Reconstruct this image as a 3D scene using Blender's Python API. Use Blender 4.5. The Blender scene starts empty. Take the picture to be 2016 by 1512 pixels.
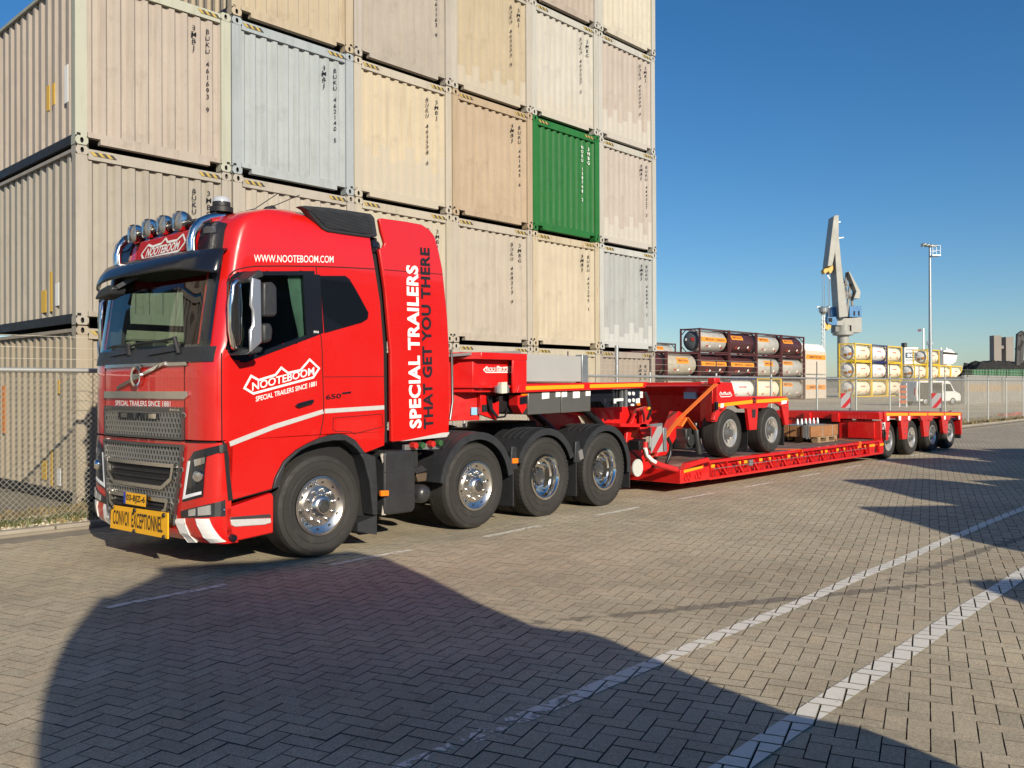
import bpy, math, random
import numpy as np
from mathutils import Matrix, Vector
random.seed(7)
SC = bpy.context.scene
COL = SC.collection
# ---------------------------------------------------------------- camera
CAM = Vector((-4.928, -13.1627, 1.6964))
YAW, PITCH, ROLL = math.radians(46.757), math.radians(.1764), math.radians(-.2143)
fw = Vector((math.sin(YAW)*math.cos(PITCH), math.cos(YAW)*math.cos(PITCH), math.sin(PITCH)))
rt = Vector((math.cos(YAW), -math.sin(YAW), 0))
up = rt.cross(fw)
rt, up = rt*math.cos(ROLL)+up*math.sin(ROLL), up*math.cos(ROLL)-rt*math.sin(ROLL)
cam = bpy.data.cameras.new('camera')
cam.lens = 36*1740/2016
cam.sensor_width = 36
cam.clip_start = .1
cam.clip_end = 3000
camo = bpy.data.objects.new('camera', cam)
COL.objects.link(camo)
camo.matrix_world = Matrix(((rt.x, up.x, -fw.x, CAM.x), (rt.y, up.y, -fw.y, CAM.y), (rt.z, up.z, -fw.z, CAM.z), (0, 0, 0, 1)))
SC.camera = camo
# ---------------------------------------------------------------- sky, sun, exposure
LIGHT = Vector((.345, 1, -.4386)).normalized()          # the way the sunlight travels
W = bpy.data.worlds.new('World')
SC.world = W
W.use_nodes = True
nt = W.node_tree
sky = nt.nodes.new('ShaderNodeTexSky')
sky.sky_type = 'NISHITA'
sky.sun_disc = False
sky.sun_elevation = math.asin(-LIGHT.z)
sky.sun_rotation = math.atan2(-LIGHT.x, -LIGHT.y)
sky.altitude = 0
sky.air_density = 1.0
sky.dust_density = .3
sky.ozone_density = 5.0
bg = nt.nodes['Background']
bg.inputs[1].default_value = .088
hs = nt.nodes.new('ShaderNodeHueSaturation')
hs.inputs['Saturation'].default_value = 1.19
nt.links.new(sky.outputs[0], hs.inputs['Color'])
nt.links.new(hs.outputs[0], bg.inputs[0])
sun = bpy.data.lights.new('sun', 'SUN')
sun.energy = 5.0
sun.angle = math.radians(.53)
sun.color = (1, .895, .73)
suno = bpy.data.objects.new('sun', sun)
COL.objects.link(suno)
suno.location = (-20, -60, 40)
suno.rotation_euler = LIGHT.to_track_quat('-Z', 'Y').to_euler()
SC.view_settings.view_transform = 'Standard'
SC.view_settings.look = 'None'
SC.view_settings.exposure = .3
SC.view_settings.gamma = 1
SC.view_settings.use_curve_mapping = False
SC.cycles.max_bounces = 8
SC.cycles.diffuse_bounces = 2
SC.cycles.transparent_max_bounces = 16
SC.cycles.use_denoising = True

# ---------------------------------------------------------------- materials
MATS = {}
def lin(c):
    return tuple(((v/255)/12.92 if v <= 10 else (((v/255)+.055)/1.055)**2.4) for v in c)
def mat(name, col=(.5, .5, .5), rough=.5, metal=0., coat=0., var=0., vscale=3., bump=0., bscale=30., dirt=None, rust=0., emit=None, alpha=None, spec=.5, island=0., aniso=None):
    """procedural principled material: colour with noise variation, fine bump, dirt and rust"""
    if name in MATS: return MATS[name]
    m = bpy.data.materials.new(name)
    m.use_nodes = True
    t = m.node_tree
    N, L = t.nodes, t.links
    b = N['Principled BSDF']
    b.inputs['Roughness'].default_value = rough
    b.inputs['Metallic'].default_value = metal
    b.inputs['Coat Weight'].default_value = coat
    b.inputs['Coat Roughness'].default_value = .03
    b.inputs['Specular IOR Level'].default_value = spec
    b.inputs['Base Color'].default_value = (*col, 1)
    out = None
    tc = N.new('ShaderNodeTexCoord')
    def noise(scale, detail=4, vec=None, rough=.6):
        n = N.new('ShaderNodeTexNoise')
        n.inputs['Scale'].default_value = scale
        n.inputs['Detail'].default_value = detail
        n.inputs['Roughness'].default_value = rough
        L.new(vec or tc.outputs['Object'], n.inputs['Vector'])
        return n.outputs[0]
    def ramp(v, a, c, lo=0., hi=1.):
        r = N.new('ShaderNodeMapRange')
        r.inputs[1].default_value, r.inputs[2].default_value = a, c
        r.inputs[3].default_value, r.inputs[4].default_value = lo, hi
        L.new(v, r.inputs[0])
        return r.outputs[0]
    def mix(f, a, c, kind='MIX'):
        x = N.new('ShaderNodeMix')
        x.data_type = 'RGBA'
        x.blend_type = kind
        for i, v in ((0, f), (6, a), (7, c)):
            if isinstance(v, (int, float)): x.inputs[i].default_value = v
            elif isinstance(v, tuple): x.inputs[i].default_value = (*v[:3], 1)
            else: L.new(v, x.inputs[i])
        return x.outputs[2]
    cur = tuple(col)
    if island:
        g = N.new('ShaderNodeNewGeometry')
        oi = N.new('ShaderNodeObjectInfo')
        ad = N.new('ShaderNodeMath'); ad.operation = 'ADD'
        fr = N.new('ShaderNodeMath'); fr.operation = 'FRACT'
        L.new(g.outputs['Random Per Island'], ad.inputs[0]); L.new(oi.outputs['Random'], ad.inputs[1]); L.new(ad.outputs[0], fr.inputs[0])
        v = ramp(fr.outputs[0], 0, 1, 1-island, 1+island*.6)
        x = N.new('ShaderNodeVectorMath'); x.operation = 'SCALE'
        x.inputs[0].default_value = col
        L.new(v, x.inputs[3])
        cur = x.outputs[0]
    if var:
        f = ramp(noise(vscale, 6), .3, .7, 0, 1)
        d = N.new('ShaderNodeVectorMath'); d.operation = 'SCALE'
        if isinstance(cur, tuple): d.inputs[0].default_value = cur
        else: L.new(cur, d.inputs[0])
        d.inputs[3].default_value = 1-var
        cur = mix(f, cur, d.outputs[0])
        if not metal:
            r = ramp(noise(vscale*2.3, 4), .3, .7, max(rough-.12, .02), min(rough+.12, 1))
            L.new(r, b.inputs['Roughness'])
    if dirt:
        dc, amt, sc = dirt
        f = ramp(noise(sc, 8, rough=.7), .62-.25*amt, .8-.25*amt, 0, min(1, .4+.6*amt))
        cur = mix(f, cur, dc)
    if rust:
        mp = N.new('ShaderNodeMapping'); mp.inputs['Scale'].default_value = (7, 7, .9)
        L.new(tc.outputs['Object'], mp.inputs[0])
        f1 = ramp(noise(1.0, 8, mp.outputs[0], .75), .70-.16*rust, .78-.16*rust, 0, .85)
        cur = mix(f1, cur, (.30, .12, .035))
        f2 = ramp(noise(14, 6, rough=.8), .74-.1*rust, .77-.1*rust)
        cur = mix(f2, cur, (.10, .045, .02))
    if not isinstance(cur, tuple): L.new(cur, b.inputs['Base Color'])
    if bump:
        bn = N.new('ShaderNodeBump')
        bn.inputs['Strength'].default_value = bump
        bn.inputs['Distance'].default_value = .01
        L.new(noise(bscale, 5), bn.inputs['Height'])
        L.new(bn.outputs[0], b.inputs['Normal'])
    if emit:
        b.inputs['Emission Color'].default_value = (*emit[0], 1)
        b.inputs['Emission Strength'].default_value = emit[1]
    if alpha is not None: b.inputs['Alpha'].default_value = alpha
    MATS[name] = m
    return m
def glass(name, tint=(.8, .9, .85), refl=1., dark=0.):
    if name in MATS: return MATS[name]
    m = bpy.data.materials.new(name); m.use_nodes = True
    t = m.node_tree; N, L = t.nodes, t.links
    N.remove(N['Principled BSDF'])
    tr_ = N.new('ShaderNodeBsdfTransparent'); tr_.inputs[0].default_value = (*tint, 1)
    gl = N.new('ShaderNodeBsdfGlossy'); gl.inputs['Roughness'].default_value = .01
    gl.inputs[0].default_value = (refl, refl, refl, 1)
    fr = N.new('ShaderNodeFresnel')
    ge = N.new('ShaderNodeNewGeometry'); ma = N.new('ShaderNodeMath'); ma.operation = 'MULTIPLY_ADD'
    ma.inputs[1].default_value, ma.inputs[2].default_value = 1/1.5-1.5, 1.5          # same pane seen from either side
    L.new(ge.outputs['Backfacing'], ma.inputs[0]); L.new(ma.outputs[0], fr.inputs[0])
    mx = N.new('ShaderNodeMixShader')
    L.new(fr.outputs[0], mx.inputs[0]); L.new(tr_.outputs[0], mx.inputs[1]); L.new(gl.outputs[0], mx.inputs[2])
    L.new(mx.outputs[0], N['Material Output'].inputs[0])
    MATS[name] = m
    return m

# ---------------------------------------------------------------- mesh building
class MB:
    """collects shapes, then links them as one mesh object"""
    def __init__(self): self.v, self.f, self.m, self.k = [], [], [], 0
    def add(self, v, f):
        n = len(self.v)
        self.v += [tuple(p) for p in v]
        self.f += [tuple(i+n for i in q) for q in f]
        self.m += [self.k]*len(f)
        return self
    def box(self, x0, y0, z0, x1, y1, z1):
        return self.add([(x0, y0, z0), (x1, y0, z0), (x1, y1, z0), (x0, y1, z0), (x0, y0, z1), (x1, y0, z1), (x1, y1, z1), (x0, y1, z1)],
                        [(3, 2, 1, 0), (4, 5, 6, 7), (0, 1, 5, 4), (1, 2, 6, 5), (2, 3, 7, 6), (3, 0, 4, 7)])
    def hexa(self, q):                                   # eight corners, bottom ring then top ring
        return self.add(q, [(3, 2, 1, 0), (4, 5, 6, 7), (0, 1, 5, 4), (1, 2, 6, 5), (2, 3, 7, 6), (3, 0, 4, 7)])
    def side(self, poly, s0, s1):                        # outline (x,z) extruded across from s0 to s1
        n = len(poly)
        a = sum(poly[i][0]*poly[(i+1) % n][1]-poly[(i+1) % n][0]*poly[i][1] for i in range(n))
        if a < 0: poly = poly[::-1]
        v = [(x, s0, z) for x, z in poly]+[(x, s1, z) for x, z in poly]
        return self.add(v, [tuple(range(n)), tuple(range(2*n-1, n-1, -1))]+[(i+n, (i+1) % n+n, (i+1) % n, i) for i in range(n)])
    def front(self, poly, x0, x1):                       # outline (y,z) extruded along x
        n = len(poly)
        a = sum(poly[i][0]*poly[(i+1) % n][1]-poly[(i+1) % n][0]*poly[i][1] for i in range(n))
        if a > 0: poly = poly[::-1]
        v = [(x0, y, z) for y, z in poly]+[(x1, y, z) for y, z in poly]
        return self.add(v, [tuple(range(n)), tuple(range(2*n-1, n-1, -1))]+[(i+n, (i+1) % n+n, (i+1) % n, i) for i in range(n)])
    def plan(self, poly, z0, z1):                        # outline (x,y) extruded upwards
        n = len(poly)
        a = sum(poly[i][0]*poly[(i+1) % n][1]-poly[(i+1) % n][0]*poly[i][1] for i in range(n))
        if a < 0: poly = poly[::-1]
        v = [(x, y, z0) for x, y in poly]+[(x, y, z1) for x, y in poly]
        return self.add(v, [tuple(range(n-1, -1, -1)), tuple(range(n, 2*n))]+[(i, (i+1) % n, (i+1) % n+n, i+n) for i in range(n)])
    def tube(self, pts, r, n=8, caps=True):
        pts = [Vector(p) for p in pts]
        R = r if isinstance(r, (list, tuple)) else [r]*len(pts)
        b = len(self.v)
        V, F = [], []
        up_ = None
        for i, p in enumerate(pts):
            d = (pts[min(i+1, len(pts)-1)]-pts[max(i-1, 0)]).normalized()
            if up_ is None: up_ = Vector((0, 0, 1)) if abs(d.z) < .9 else Vector((1, 0, 0))
            a = d.cross(up_).normalized()
            c = a.cross(d)
            up_ = c
            for k in range(n):
                an = 2*math.pi*(k+.5)/n
                V.append(p+a*(math.cos(an)*R[i])+c*(math.sin(an)*R[i]))
        for i in range(len(pts)-1):
            for k in range(n):
                k2 = (k+1) % n
                F.append((i*n+k, i*n+k2, (i+1)*n+k2, (i+1)*n+k))
        if caps:
            F.append(tuple(range(n-1, -1, -1)))
            F.append(tuple(range((len(pts)-1)*n, len(pts)*n)))
        return self.add(V, F)
    def lathe(self, prof, c, axis='y', n=32, a0=0., a1=2*math.pi, closed=False):
        """profile (r, h): radius and distance along the axis"""
        full = abs(a1-a0-2*math.pi) < 1e-6
        m = n if full else n+1
        V, F = [], []
        for i in range(m):
            a = a0+(a1-a0)*i/n
            ca, sa = math.cos(a), math.sin(a)
            for r, h in prof:
                V.append((c[0]+r*ca, c[1]+h, c[2]+r*sa) if axis == 'y' else (c[0]+h, c[1]+r*ca, c[2]+r*sa) if axis == 'x' else (c[0]+r*ca, c[1]+r*sa, c[2]+h))
        k = len(prof)
        for i in range(n):
            j = (i+1) % m
            for q in range(k if closed else k-1):
                q2 = (q+1) % k
                F.append((i*k+q, j*k+q, j*k+q2, i*k+q2))
        return self.add(V, F)
    def strip(self, pts, w, s, nrm='y'):                 # flat ribbon along (x,z) points at depth s, thickness 2 mm
        for (x0, z0), (x1, z1) in zip(pts, pts[1:]):
            dx, dz = x1-x0, z1-z0
            l = math.hypot(dx, dz) or 1
            ox, oz = -dz/l*w/2, dx/l*w/2
            self.side([(x0-ox, z0-oz), (x1-ox, z1-oz), (x1+ox, z1+oz), (x0+ox, z0+oz)], s-.0025, s+.004)
        return self
    def beam(self, p, q, w, h):                          # rectangular bar between two points
        p, q = Vector(p), Vector(q)
        d = (q-p).normalized()
        u = d.cross(Vector((0, 0, 1)))
        u = (u.normalized() if u.length > .01 else Vector((1, 0, 0)))
        v = u.cross(d)
        u, v = u*w/2, v*h/2
        return self.hexa([p-u-v, p+u-v, p+u+v, p-u+v, q-u-v, q+u-v, q+u+v, q-u+v])
    def mesh(self, name, mats, smooth=False):
        me = bpy.data.meshes.new(name)
        me.from_pydata(self.v, [], self.f)
        for q in (mats if isinstance(mats, (list, tuple)) else [mats]): me.materials.append(q)
        if any(self.m): me.polygons.foreach_set('material_index', self.m)
        if smooth:
            me.polygons.foreach_set('use_smooth', [True]*len(me.polygons))
            me.set_sharp_from_angle(angle=math.radians(smooth if smooth is not True else 40))
        me.update()
        return me
    def build(self, name, mats, parent=None, smooth=False, bevel=0., seg=2, label=None, kind=None, weld=False):
        o = link(name, self.mesh(name, mats, smooth), parent)
        if bevel:
            b = o.modifiers.new('bevel', 'BEVEL')
            b.width, b.segments, b.limit_method, b.angle_limit = bevel, seg, 'ANGLE', math.radians(35)
            b.use_clamp_overlap = True
            if smooth is False: 
                o.data.polygons.foreach_set('use_smooth', [True]*len(o.data.polygons))
                o.data.set_sharp_from_angle(angle=math.radians(50))
        if label: o['label'] = label
        if kind: o['kind'] = kind
        return o
def link(name, data, parent=None):
    o = bpy.data.objects.new(name, data)
    COL.objects.link(o)
    if parent is not None: o.parent = parent
    return o
def tag(o, label, cat, group=None):
    o['label'], o['category'] = label, cat
    if group: o['group'] = group
    return o
def thing(name, label, cat, loc=(0, 0, 0), rz=0., group=None):
    o = link(name, None)
    o.empty_display_size = .3
    o.location, o.rotation_euler = loc, (0, 0, rz)
    return tag(o, label, cat, group)
def copy_tree(o, parent=None):
    c = o.copy()
    COL.objects.link(c)
    c.parent = parent
    for ch in o.children: copy_tree(ch, c)
    return c
_TX = {}
def glyphs(s, bold=0., line=1., space=1.):
    k = (s, bold, line, space)
    if k not in _TX:
        cu = bpy.data.curves.new('t', 'FONT')
        cu.body, cu.resolution_u, cu.offset, cu.space_line, cu.space_character = s, 3, bold, line, space
        if '\n' in s: cu.align_x = 'CENTER'
        ob = bpy.data.objects.new('t', cu)
        COL.objects.link(ob)
        bpy.context.view_layer.update()
        me = bpy.data.meshes.new_from_object(ob.evaluated_get(bpy.context.evaluated_depsgraph_get()))
        v = [tuple(p.co[:2]) for p in me.vertices]
        f = [tuple(p.vertices) for p in me.polygons]
        bpy.data.objects.remove(ob); bpy.data.curves.remove(cu); bpy.data.meshes.remove(me)
        xs, ys = [p[0] for p in v], [p[1] for p in v]
        x0, x1, y0, y1 = min(xs), max(xs), min(ys), max(ys)
        _TX[k] = ([((x-x0)/(x1-x0), (y-y0)/(y1-y0)) for x, y in v], f)
    return _TX[k]
def text(name, s, P, VX, VY, m, parent, bold=0., line=1., space=1., fn=None):
    """flat lettering: bottom-left corner P, full width vector VX, full height vector VY"""
    v, f = glyphs(s, bold, line, space)
    P, VX, VY = Vector(P), Vector(VX), Vector(VY)
    pts = [tuple(P+VX*x+VY*y) for x, y in v] if fn is None else [fn(x, y) for x, y in v]
    b = MB()
    if VX.cross(VY).length: pass
    return b.add(pts, f).build(name, m, parent)

black = mat('black_plastic', (.018, .018, .02), .55, var=.3, bump=.05, bscale=200)
darkm = mat('dark_void', (.008, .008, .009), .8)
rubber = mat('tyre_rubber', (.028, .026, .024), .75, var=.25, vscale=6, bump=.08, bscale=90, dirt=((.09, .08, .065), .25, 3))
galv = mat('galvanised_steel', (.46, .49, .5), .42, .75, var=.25, vscale=8)
white_p = mat('white_print', (.84, .83, .8), .5)
black_p = mat('black_print', (.012, .012, .016), .5)

# ================================================================ setting: ground, paving, kerb, verge
def ground_mat():
    m = bpy.data.materials.new('yard_ground'); m.use_nodes = True
    t = m.node_tree; N, L = t.nodes, t.links; b = N['Principled BSDF']
    tc = N.new('ShaderNodeTexCoord')
    n1 = N.new('ShaderNodeTexNoise'); n1.inputs['Scale'].default_value = .12; n1.inputs['Detail'].default_value = 8
    n2 = N.new('ShaderNodeTexNoise'); n2.inputs['Scale'].default_value = 9; n2.inputs['Detail'].default_value = 6
    r = N.new('ShaderNodeValToRGB')
    r.color_ramp.elements[0].position, r.color_ramp.elements[1].position = .32, .68
    r.color_ramp.elements[0].color = (.36, .305, .225, 1); r.color_ramp.elements[1].color = (.5, .43, .32, 1)
    mx = N.new('ShaderNodeMix'); mx.data_type = 'RGBA'; mx.blend_type = 'MULTIPLY'; mx.inputs[0].default_value = .5
    L.new(tc.outputs['Object'], n1.inputs[0]); L.new(tc.outputs['Object'], n2.inputs[0])
    L.new(n1.outputs[0], r.inputs[0]); L.new(r.outputs[0], mx.inputs[6]); L.new(n2.outputs[0], mx.inputs[7])
    sc = N.new('ShaderNodeVectorMath'); sc.operation = 'SCALE'; sc.inputs[3].default_value = 1.35
    L.new(mx.outputs[2], sc.inputs[0]); L.new(sc.outputs[0], b.inputs['Base Color'])
    b.inputs['Roughness'].default_value = .9; b.inputs['Specular IOR Level'].default_value = .2
    return m
g = MB().add([(-900, -900, -.03), (1500, -900, -.03), (1500, 1500, -.03), (-900, 1500, -.03)], [(0, 1, 2, 3)]).build('ground', ground_mat())
g['kind'] = 'structure'

# paving: herringbone concrete blocks laid at 72 degrees; the joints show the sand bed below
def bed_mat():
    """far paving continues as a fine block pattern in the material; close up it is only the sand bed in the joints"""
    m = bpy.data.materials.new('paving_bed'); m.use_nodes = True
    t = m.node_tree; N, L = t.nodes, t.links; b = N['Principled BSDF']
    tc = N.new('ShaderNodeTexCoord')
    mp = N.new('ShaderNodeMapping'); mp.inputs['Rotation'].default_value = (0, 0, math.radians(-18))
    br = N.new('ShaderNodeTexBrick')
    br.inputs['Scale'].default_value = 1
    br.inputs['Brick Width'].default_value, br.inputs['Row Height'].default_value, br.inputs['Mortar Size'].default_value = .21, .105, .004
    br.inputs['Color1'].default_value, br.inputs['Color2'].default_value, br.inputs['Mortar'].default_value = (.44, .37, .275, 1), (.37, .31, .23, 1), (.13, .11, .08, 1)
    n = N.new('ShaderNodeTexNoise'); n.inputs['Scale'].default_value = .5; n.inputs['Detail'].default_value = 8
    rr = N.new('ShaderNodeMapRange'); rr.inputs[3].default_value, rr.inputs[4].default_value = .72, 1.2
    sc = N.new('ShaderNodeVectorMath'); sc.operation = 'SCALE'
    L.new(tc.outputs['Object'], mp.inputs[0]); L.new(mp.outputs[0], br.inputs[0]); L.new(tc.outputs['Object'], n.inputs[0])
    L.new(n.outputs[0], rr.inputs[0]); L.new(br.outputs[0], sc.inputs[0]); L.new(rr.outputs[0], sc.inputs[3])
    L.new(sc.outputs[0], b.inputs['Base Color'])
    b.inputs['Roughness'].default_value = .9; b.inputs['Specular IOR Level'].default_value = .2
    return m
sand = mat('joint_sand', (.075, .063, .048), .95, bump=.3, bscale=120)
KERB_Y = -2.1
def brick_mat():
    m = bpy.data.materials.new('concrete_block'); m.use_nodes = True
    t = m.node_tree; N, L = t.nodes, t.links; b = N['Principled BSDF']
    ge = N.new('ShaderNodeNewGeometry'); oi = N.new('ShaderNodeObjectInfo')
    ad = N.new('ShaderNodeMath'); ad.operation = 'ADD'; fr = N.new('ShaderNodeMath'); fr.operation = 'FRACT'
    L.new(ge.outputs['Random Per Island'], ad.inputs[0]); L.new(oi.outputs['Random'], ad.inputs[1]); L.new(ad.outputs[0], fr.inputs[0])
    def noise(s, d=6, r=.65):
        n = N.new('ShaderNodeTexNoise'); n.inputs['Scale'].default_value = s; n.inputs['Detail'].default_value = d; n.inputs['Roughness'].default_value = r
        L.new(ge.outputs['Position'], n.inputs['Vector']); return n.outputs[0]
    def rng(v, a, c, lo, hi):
        r = N.new('ShaderNodeMapRange'); 
        for i, x in enumerate((a, c, lo, hi)): r.inputs[i+1].default_value = x
        L.new(v, r.inputs[0]); return r.outputs[0]
    def mul(a, c):
        x = N.new('ShaderNodeMath'); x.operation = 'MULTIPLY'
        for i, v in enumerate((a, c)):
            if isinstance(v, float): x.inputs[i].default_value = v
            else: L.new(v, x.inputs[i])
        return x.outputs[0]
    rp = N.new('ShaderNodeValToRGB')
    e = rp.color_ramp.elements
    e[0].position, e[0].color = 0, (.425, .365, .26, 1)
    e[1].position, e[1].color = 1, (.52, .445, .315, 1)
    for p, c_ in ((.3, (.47, .41, .295)), (.55, (.46, .395, .275)), (.8, (.49, .42, .30)), (.93, (.475, .39, .27))):
        q = e.new(p); q.color = (*c_, 1)
    L.new(fr.outputs[0], rp.inputs[0])
    v = mul(rng(noise(.33, 7), .3, .7, .74, 1.16), rng(noise(2.1, 6), .3, .72, .86, 1.08))
    v = mul(v, rng(noise(120, 4, .85), .3, .7, .4, 1.6))
    v = mul(v, rng(noise(38, 4, .7), .3, .7, .86, 1.12))
    sc = N.new('ShaderNodeVectorMath'); sc.operation = 'SCALE'
    L.new(rp.outputs[0], sc.inputs[0]); L.new(v, sc.inputs[3])
    # old oil spots and tyre rubber drawn out along the driving lane
    mp = N.new('ShaderNodeMapping'); mp.inputs['Scale'].default_value = (.22, 2.4, 1); mp.inputs['Rotation'].default_value = (0, 0, math.radians(20))
    L.new(ge.outputs['Position'], mp.inputs[0])
    n = N.new('ShaderNodeTexNoise'); n.inputs['Scale'].default_value = .8; n.inputs['Detail'].default_value = 5; L.new(mp.outputs[0], n.inputs[0])
    mx = N.new('ShaderNodeMix'); mx.data_type = 'RGBA'; mx.inputs[7].default_value = (.10, .085, .07, 1)
    L.new(rng(n.outputs[0], .66, .74, 0, .45), mx.inputs[0]); L.new(sc.outputs[0], mx.inputs[6])
    # two dark red oil drips by the truck's nose and one arc of tyre rubber
    cur = mx.outputs[2]
    sx = N.new('ShaderNodeSeparateXYZ'); L.new(ge.outputs['Position'], sx.inputs[0])
    def blob(cur, cx, cy, ang, lx, ly, col, amt):
        m2 = N.new('ShaderNodeMapping'); m2.vector_type = 'TEXTURE'
        m2.inputs['Location'].default_value = (cx, cy, 0); m2.inputs['Rotation'].default_value = (0, 0, ang); m2.inputs['Scale'].default_value = (lx, ly, 1)
        nz = N.new('ShaderNodeTexNoise'); nz.inputs['Scale'].default_value = 9
        L.new(ge.outputs['Position'], nz.inputs[0])
        L.new(ge.outputs['Position'], m2.inputs[0])
        s2 = N.new('ShaderNodeSeparateXYZ'); L.new(m2.outputs[0], s2.inputs[0])
        cx_ = N.new('ShaderNodeCombineXYZ'); L.new(s2.outputs[0], cx_.inputs[0]); L.new(s2.outputs[1], cx_.inputs[1])
        ln = N.new('ShaderNodeVectorMath'); ln.operation = 'LENGTH'; L.new(cx_.outputs[0], ln.inputs[0])
        a2 = N.new('ShaderNodeMath'); a2.operation = 'ADD'; L.new(ln.outputs['Value'], a2.inputs[0]); L.new(rng(nz.outputs[0], .3, .7, -.5, .5), a2.inputs[1])
        m3 = N.new('ShaderNodeMix'); m3.data_type = 'RGBA'; m3.inputs[7].default_value = (*col, 1)
        L.new(rng(a2.outputs[0], 1.05, .75, 0, amt), m3.inputs[0]); L.new(cur, m3.inputs[6])
        return m3.outputs[2]
    cur = blob(cur, -2.93, -5.75, .7, .33, .07, (.05, .022, .02), .85)
    cur = blob(cur, -3.43, -6.9, .8, .4, .09, (.05, .022, .02), .85)
    cur = blob(cur, 1.55, -9.85, math.radians(-28), 2.2, .075, (.085, .08, .075), .6)
    cur = blob(cur, 4.9, -10.45, math.radians(-5), 1.9, .06, (.085, .08, .075), .6)
    L.new(cur, b.inputs['Base Color'])
    b.inputs['Roughness'].default_value = .8; b.inputs['Specular IOR Level'].default_value = .3
    bn = N.new('ShaderNodeBump'); bn.inputs['Strength'].default_value = .55; bn.inputs['Distance'].default_value = .004
    L.new(noise(240, 3, .8), bn.inputs['Height']); L.new(bn.outputs[0], b.inputs['Normal'])
    return m
BM = brick_mat()
BW, BL = .105, .21
ANG = math.radians(72)
ea = np.array([math.sin(ANG), math.cos(ANG)]); eb = np.array([-ea[1], ea[0]])
RMAX = 25.
FWD0 = (math.sin(YAW), math.cos(YAW))
N_ = int(RMAX/BW)+2
ii, jj = np.meshgrid(np.arange(-N_, N_), np.arange(-N_, N_), indexing='ij')
d4 = (ii-jj) % 4
def cells(k, du, dv):
    a, b = ii[d4 == k], jj[d4 == k]
    return np.stack([(a+du/2)*BW, (b+dv/2)*BW], 1)
H, V = cells(0, 2, 1), cells(3, 1, 2)
cen = np.concatenate([H, V]); ish = np.concatenate([np.ones(len(H), bool), np.zeros(len(V), bool)])
wc = cen[:, :1]*ea+cen[:, 1:]*eb+np.array([CAM.x, CAM.y])
rel = wc-np.array([CAM.x, CAM.y]); dist = np.hypot(rel[:, 0], rel[:, 1])
azd = np.degrees(np.arctan2(rel[:, 0], rel[:, 1]))-46.757
azd = (azd+180) % 360-180
keep = (dist < RMAX) & (dist > 1.2) & (np.abs(azd) < 44) & (wc[:, 1] < KERB_Y-.5)
wc, ish, dist, azd = wc[keep], ish[keep], dist[keep], azd[keep]
rng_ = np.random.default_rng(3)
pav = MB().add([(-30, -60, -.022), (75, -60, -.022), (75, KERB_Y-.3, -.022), (-30, KERB_Y-.3, -.022)], [(0, 1, 2, 3)]).build('paving', bed_mat())
pav['kind'] = 'structure'
def hgt(x, y): return .005*np.sin(1.3*x+.7*y)*np.sin(.9*y-.5*x+1)+.003*np.sin(2.7*x-1.9*y)+.0015*np.sin(5.1*x+3.3*y)
def brick_verts(L_, W_):
    o = []
    for k, z in ((.0036, 0.), (.0028, -.001), (.0028, -.03)):
        a, b = L_/2-k, W_/2-k
        o += [(-a, -b, z), (a, -b, z), (a, b, z), (-a, b, z)]
    return np.array(o)
BV = brick_verts(BL, BW)
BF = [(0, 1, 2, 3)]+[(4+i, 4+(i+1) % 4, (i+1) % 4, i) for i in range(4)]+[(8+i, 8+(i+1) % 4, 4+(i+1) % 4, 4+i) for i in range(4)]
inview = (np.abs(azd) < 29.5) & (dist > 3.85)
order = np.argsort(np.where(inview, dist, 1e9))
near = order[:300]; rest = np.setdiff1d(np.arange(len(wc)), near)
wedge = [(CAM.x+FWD0[0]*0, CAM.y, -.014)]
for k in range(41):
    a = YAW+math.radians(-44+88*k/40)
    x, y = CAM.x+math.sin(a)*(RMAX-.1), CAM.y+math.cos(a)*(RMAX-.1)
    if y > KERB_Y-.3:
        f_ = (KERB_Y-.3-CAM.y)/(y-CAM.y); x, y = CAM.x+(x-CAM.x)*f_, KERB_Y-.3
    wedge.append((x, y, -.014))
MB().add(wedge, [(0, k+1, k) for k in range(1, 41)]).build('joint_sand', sand, pav)
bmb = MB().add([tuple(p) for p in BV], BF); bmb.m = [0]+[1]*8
edge = mat('block_edge_dirt_shade', (.11, .092, .068), .95)  # dirty block sides; the dark colour also stands in for joint shade
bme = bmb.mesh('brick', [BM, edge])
rotH, rotV = math.pi/2-ANG, math.pi-ANG
for i in near:
    o = link('brick', bme, pav)
    o.location = (wc[i, 0], wc[i, 1], hgt(wc[i, 0], wc[i, 1])+rng_.normal(0, .0008))
    o.rotation_euler = (rng_.normal(0, .004), rng_.normal(0, .003), (rotH if ish[i] else rotV)+rng_.normal(0, .006))
n = len(rest)
ang = np.where(ish[rest], rotH, rotV)+rng_.normal(0, .006, n)
co, si = np.cos(ang), np.sin(ang)
X = BV[None, :, 0]*co[:, None]-BV[None, :, 1]*si[:, None]+wc[rest, 0][:, None]
Y = BV[None, :, 0]*si[:, None]+BV[None, :, 1]*co[:, None]+wc[rest, 1][:, None]
Z = BV[None, :, 2]+BV[None, :, 0]*rng_.normal(0, .003, n)[:, None]+BV[None, :, 1]*rng_.normal(0, .004, n)[:, None]+rng_.normal(0, .0008, n)[:, None]+hgt(X, Y)
co_ = np.stack([X, Y, Z], -1).reshape(-1)
fa = (np.array(BF)[None]+(np.arange(n)*12)[:, None, None]).reshape(-1)
me = bpy.data.meshes.new('brick_field')
me.vertices.add(n*12); me.vertices.foreach_set('co', co_)
me.loops.add(len(fa)); me.loops.foreach_set('vertex_index', fa)
me.polygons.add(n*9); me.polygons.foreach_set('loop_start', np.arange(0, n*36, 4))
me.update(calc_edges=True); me.validate()
me.polygons.foreach_set('use_smooth', np.zeros(n*9, bool))
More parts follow.
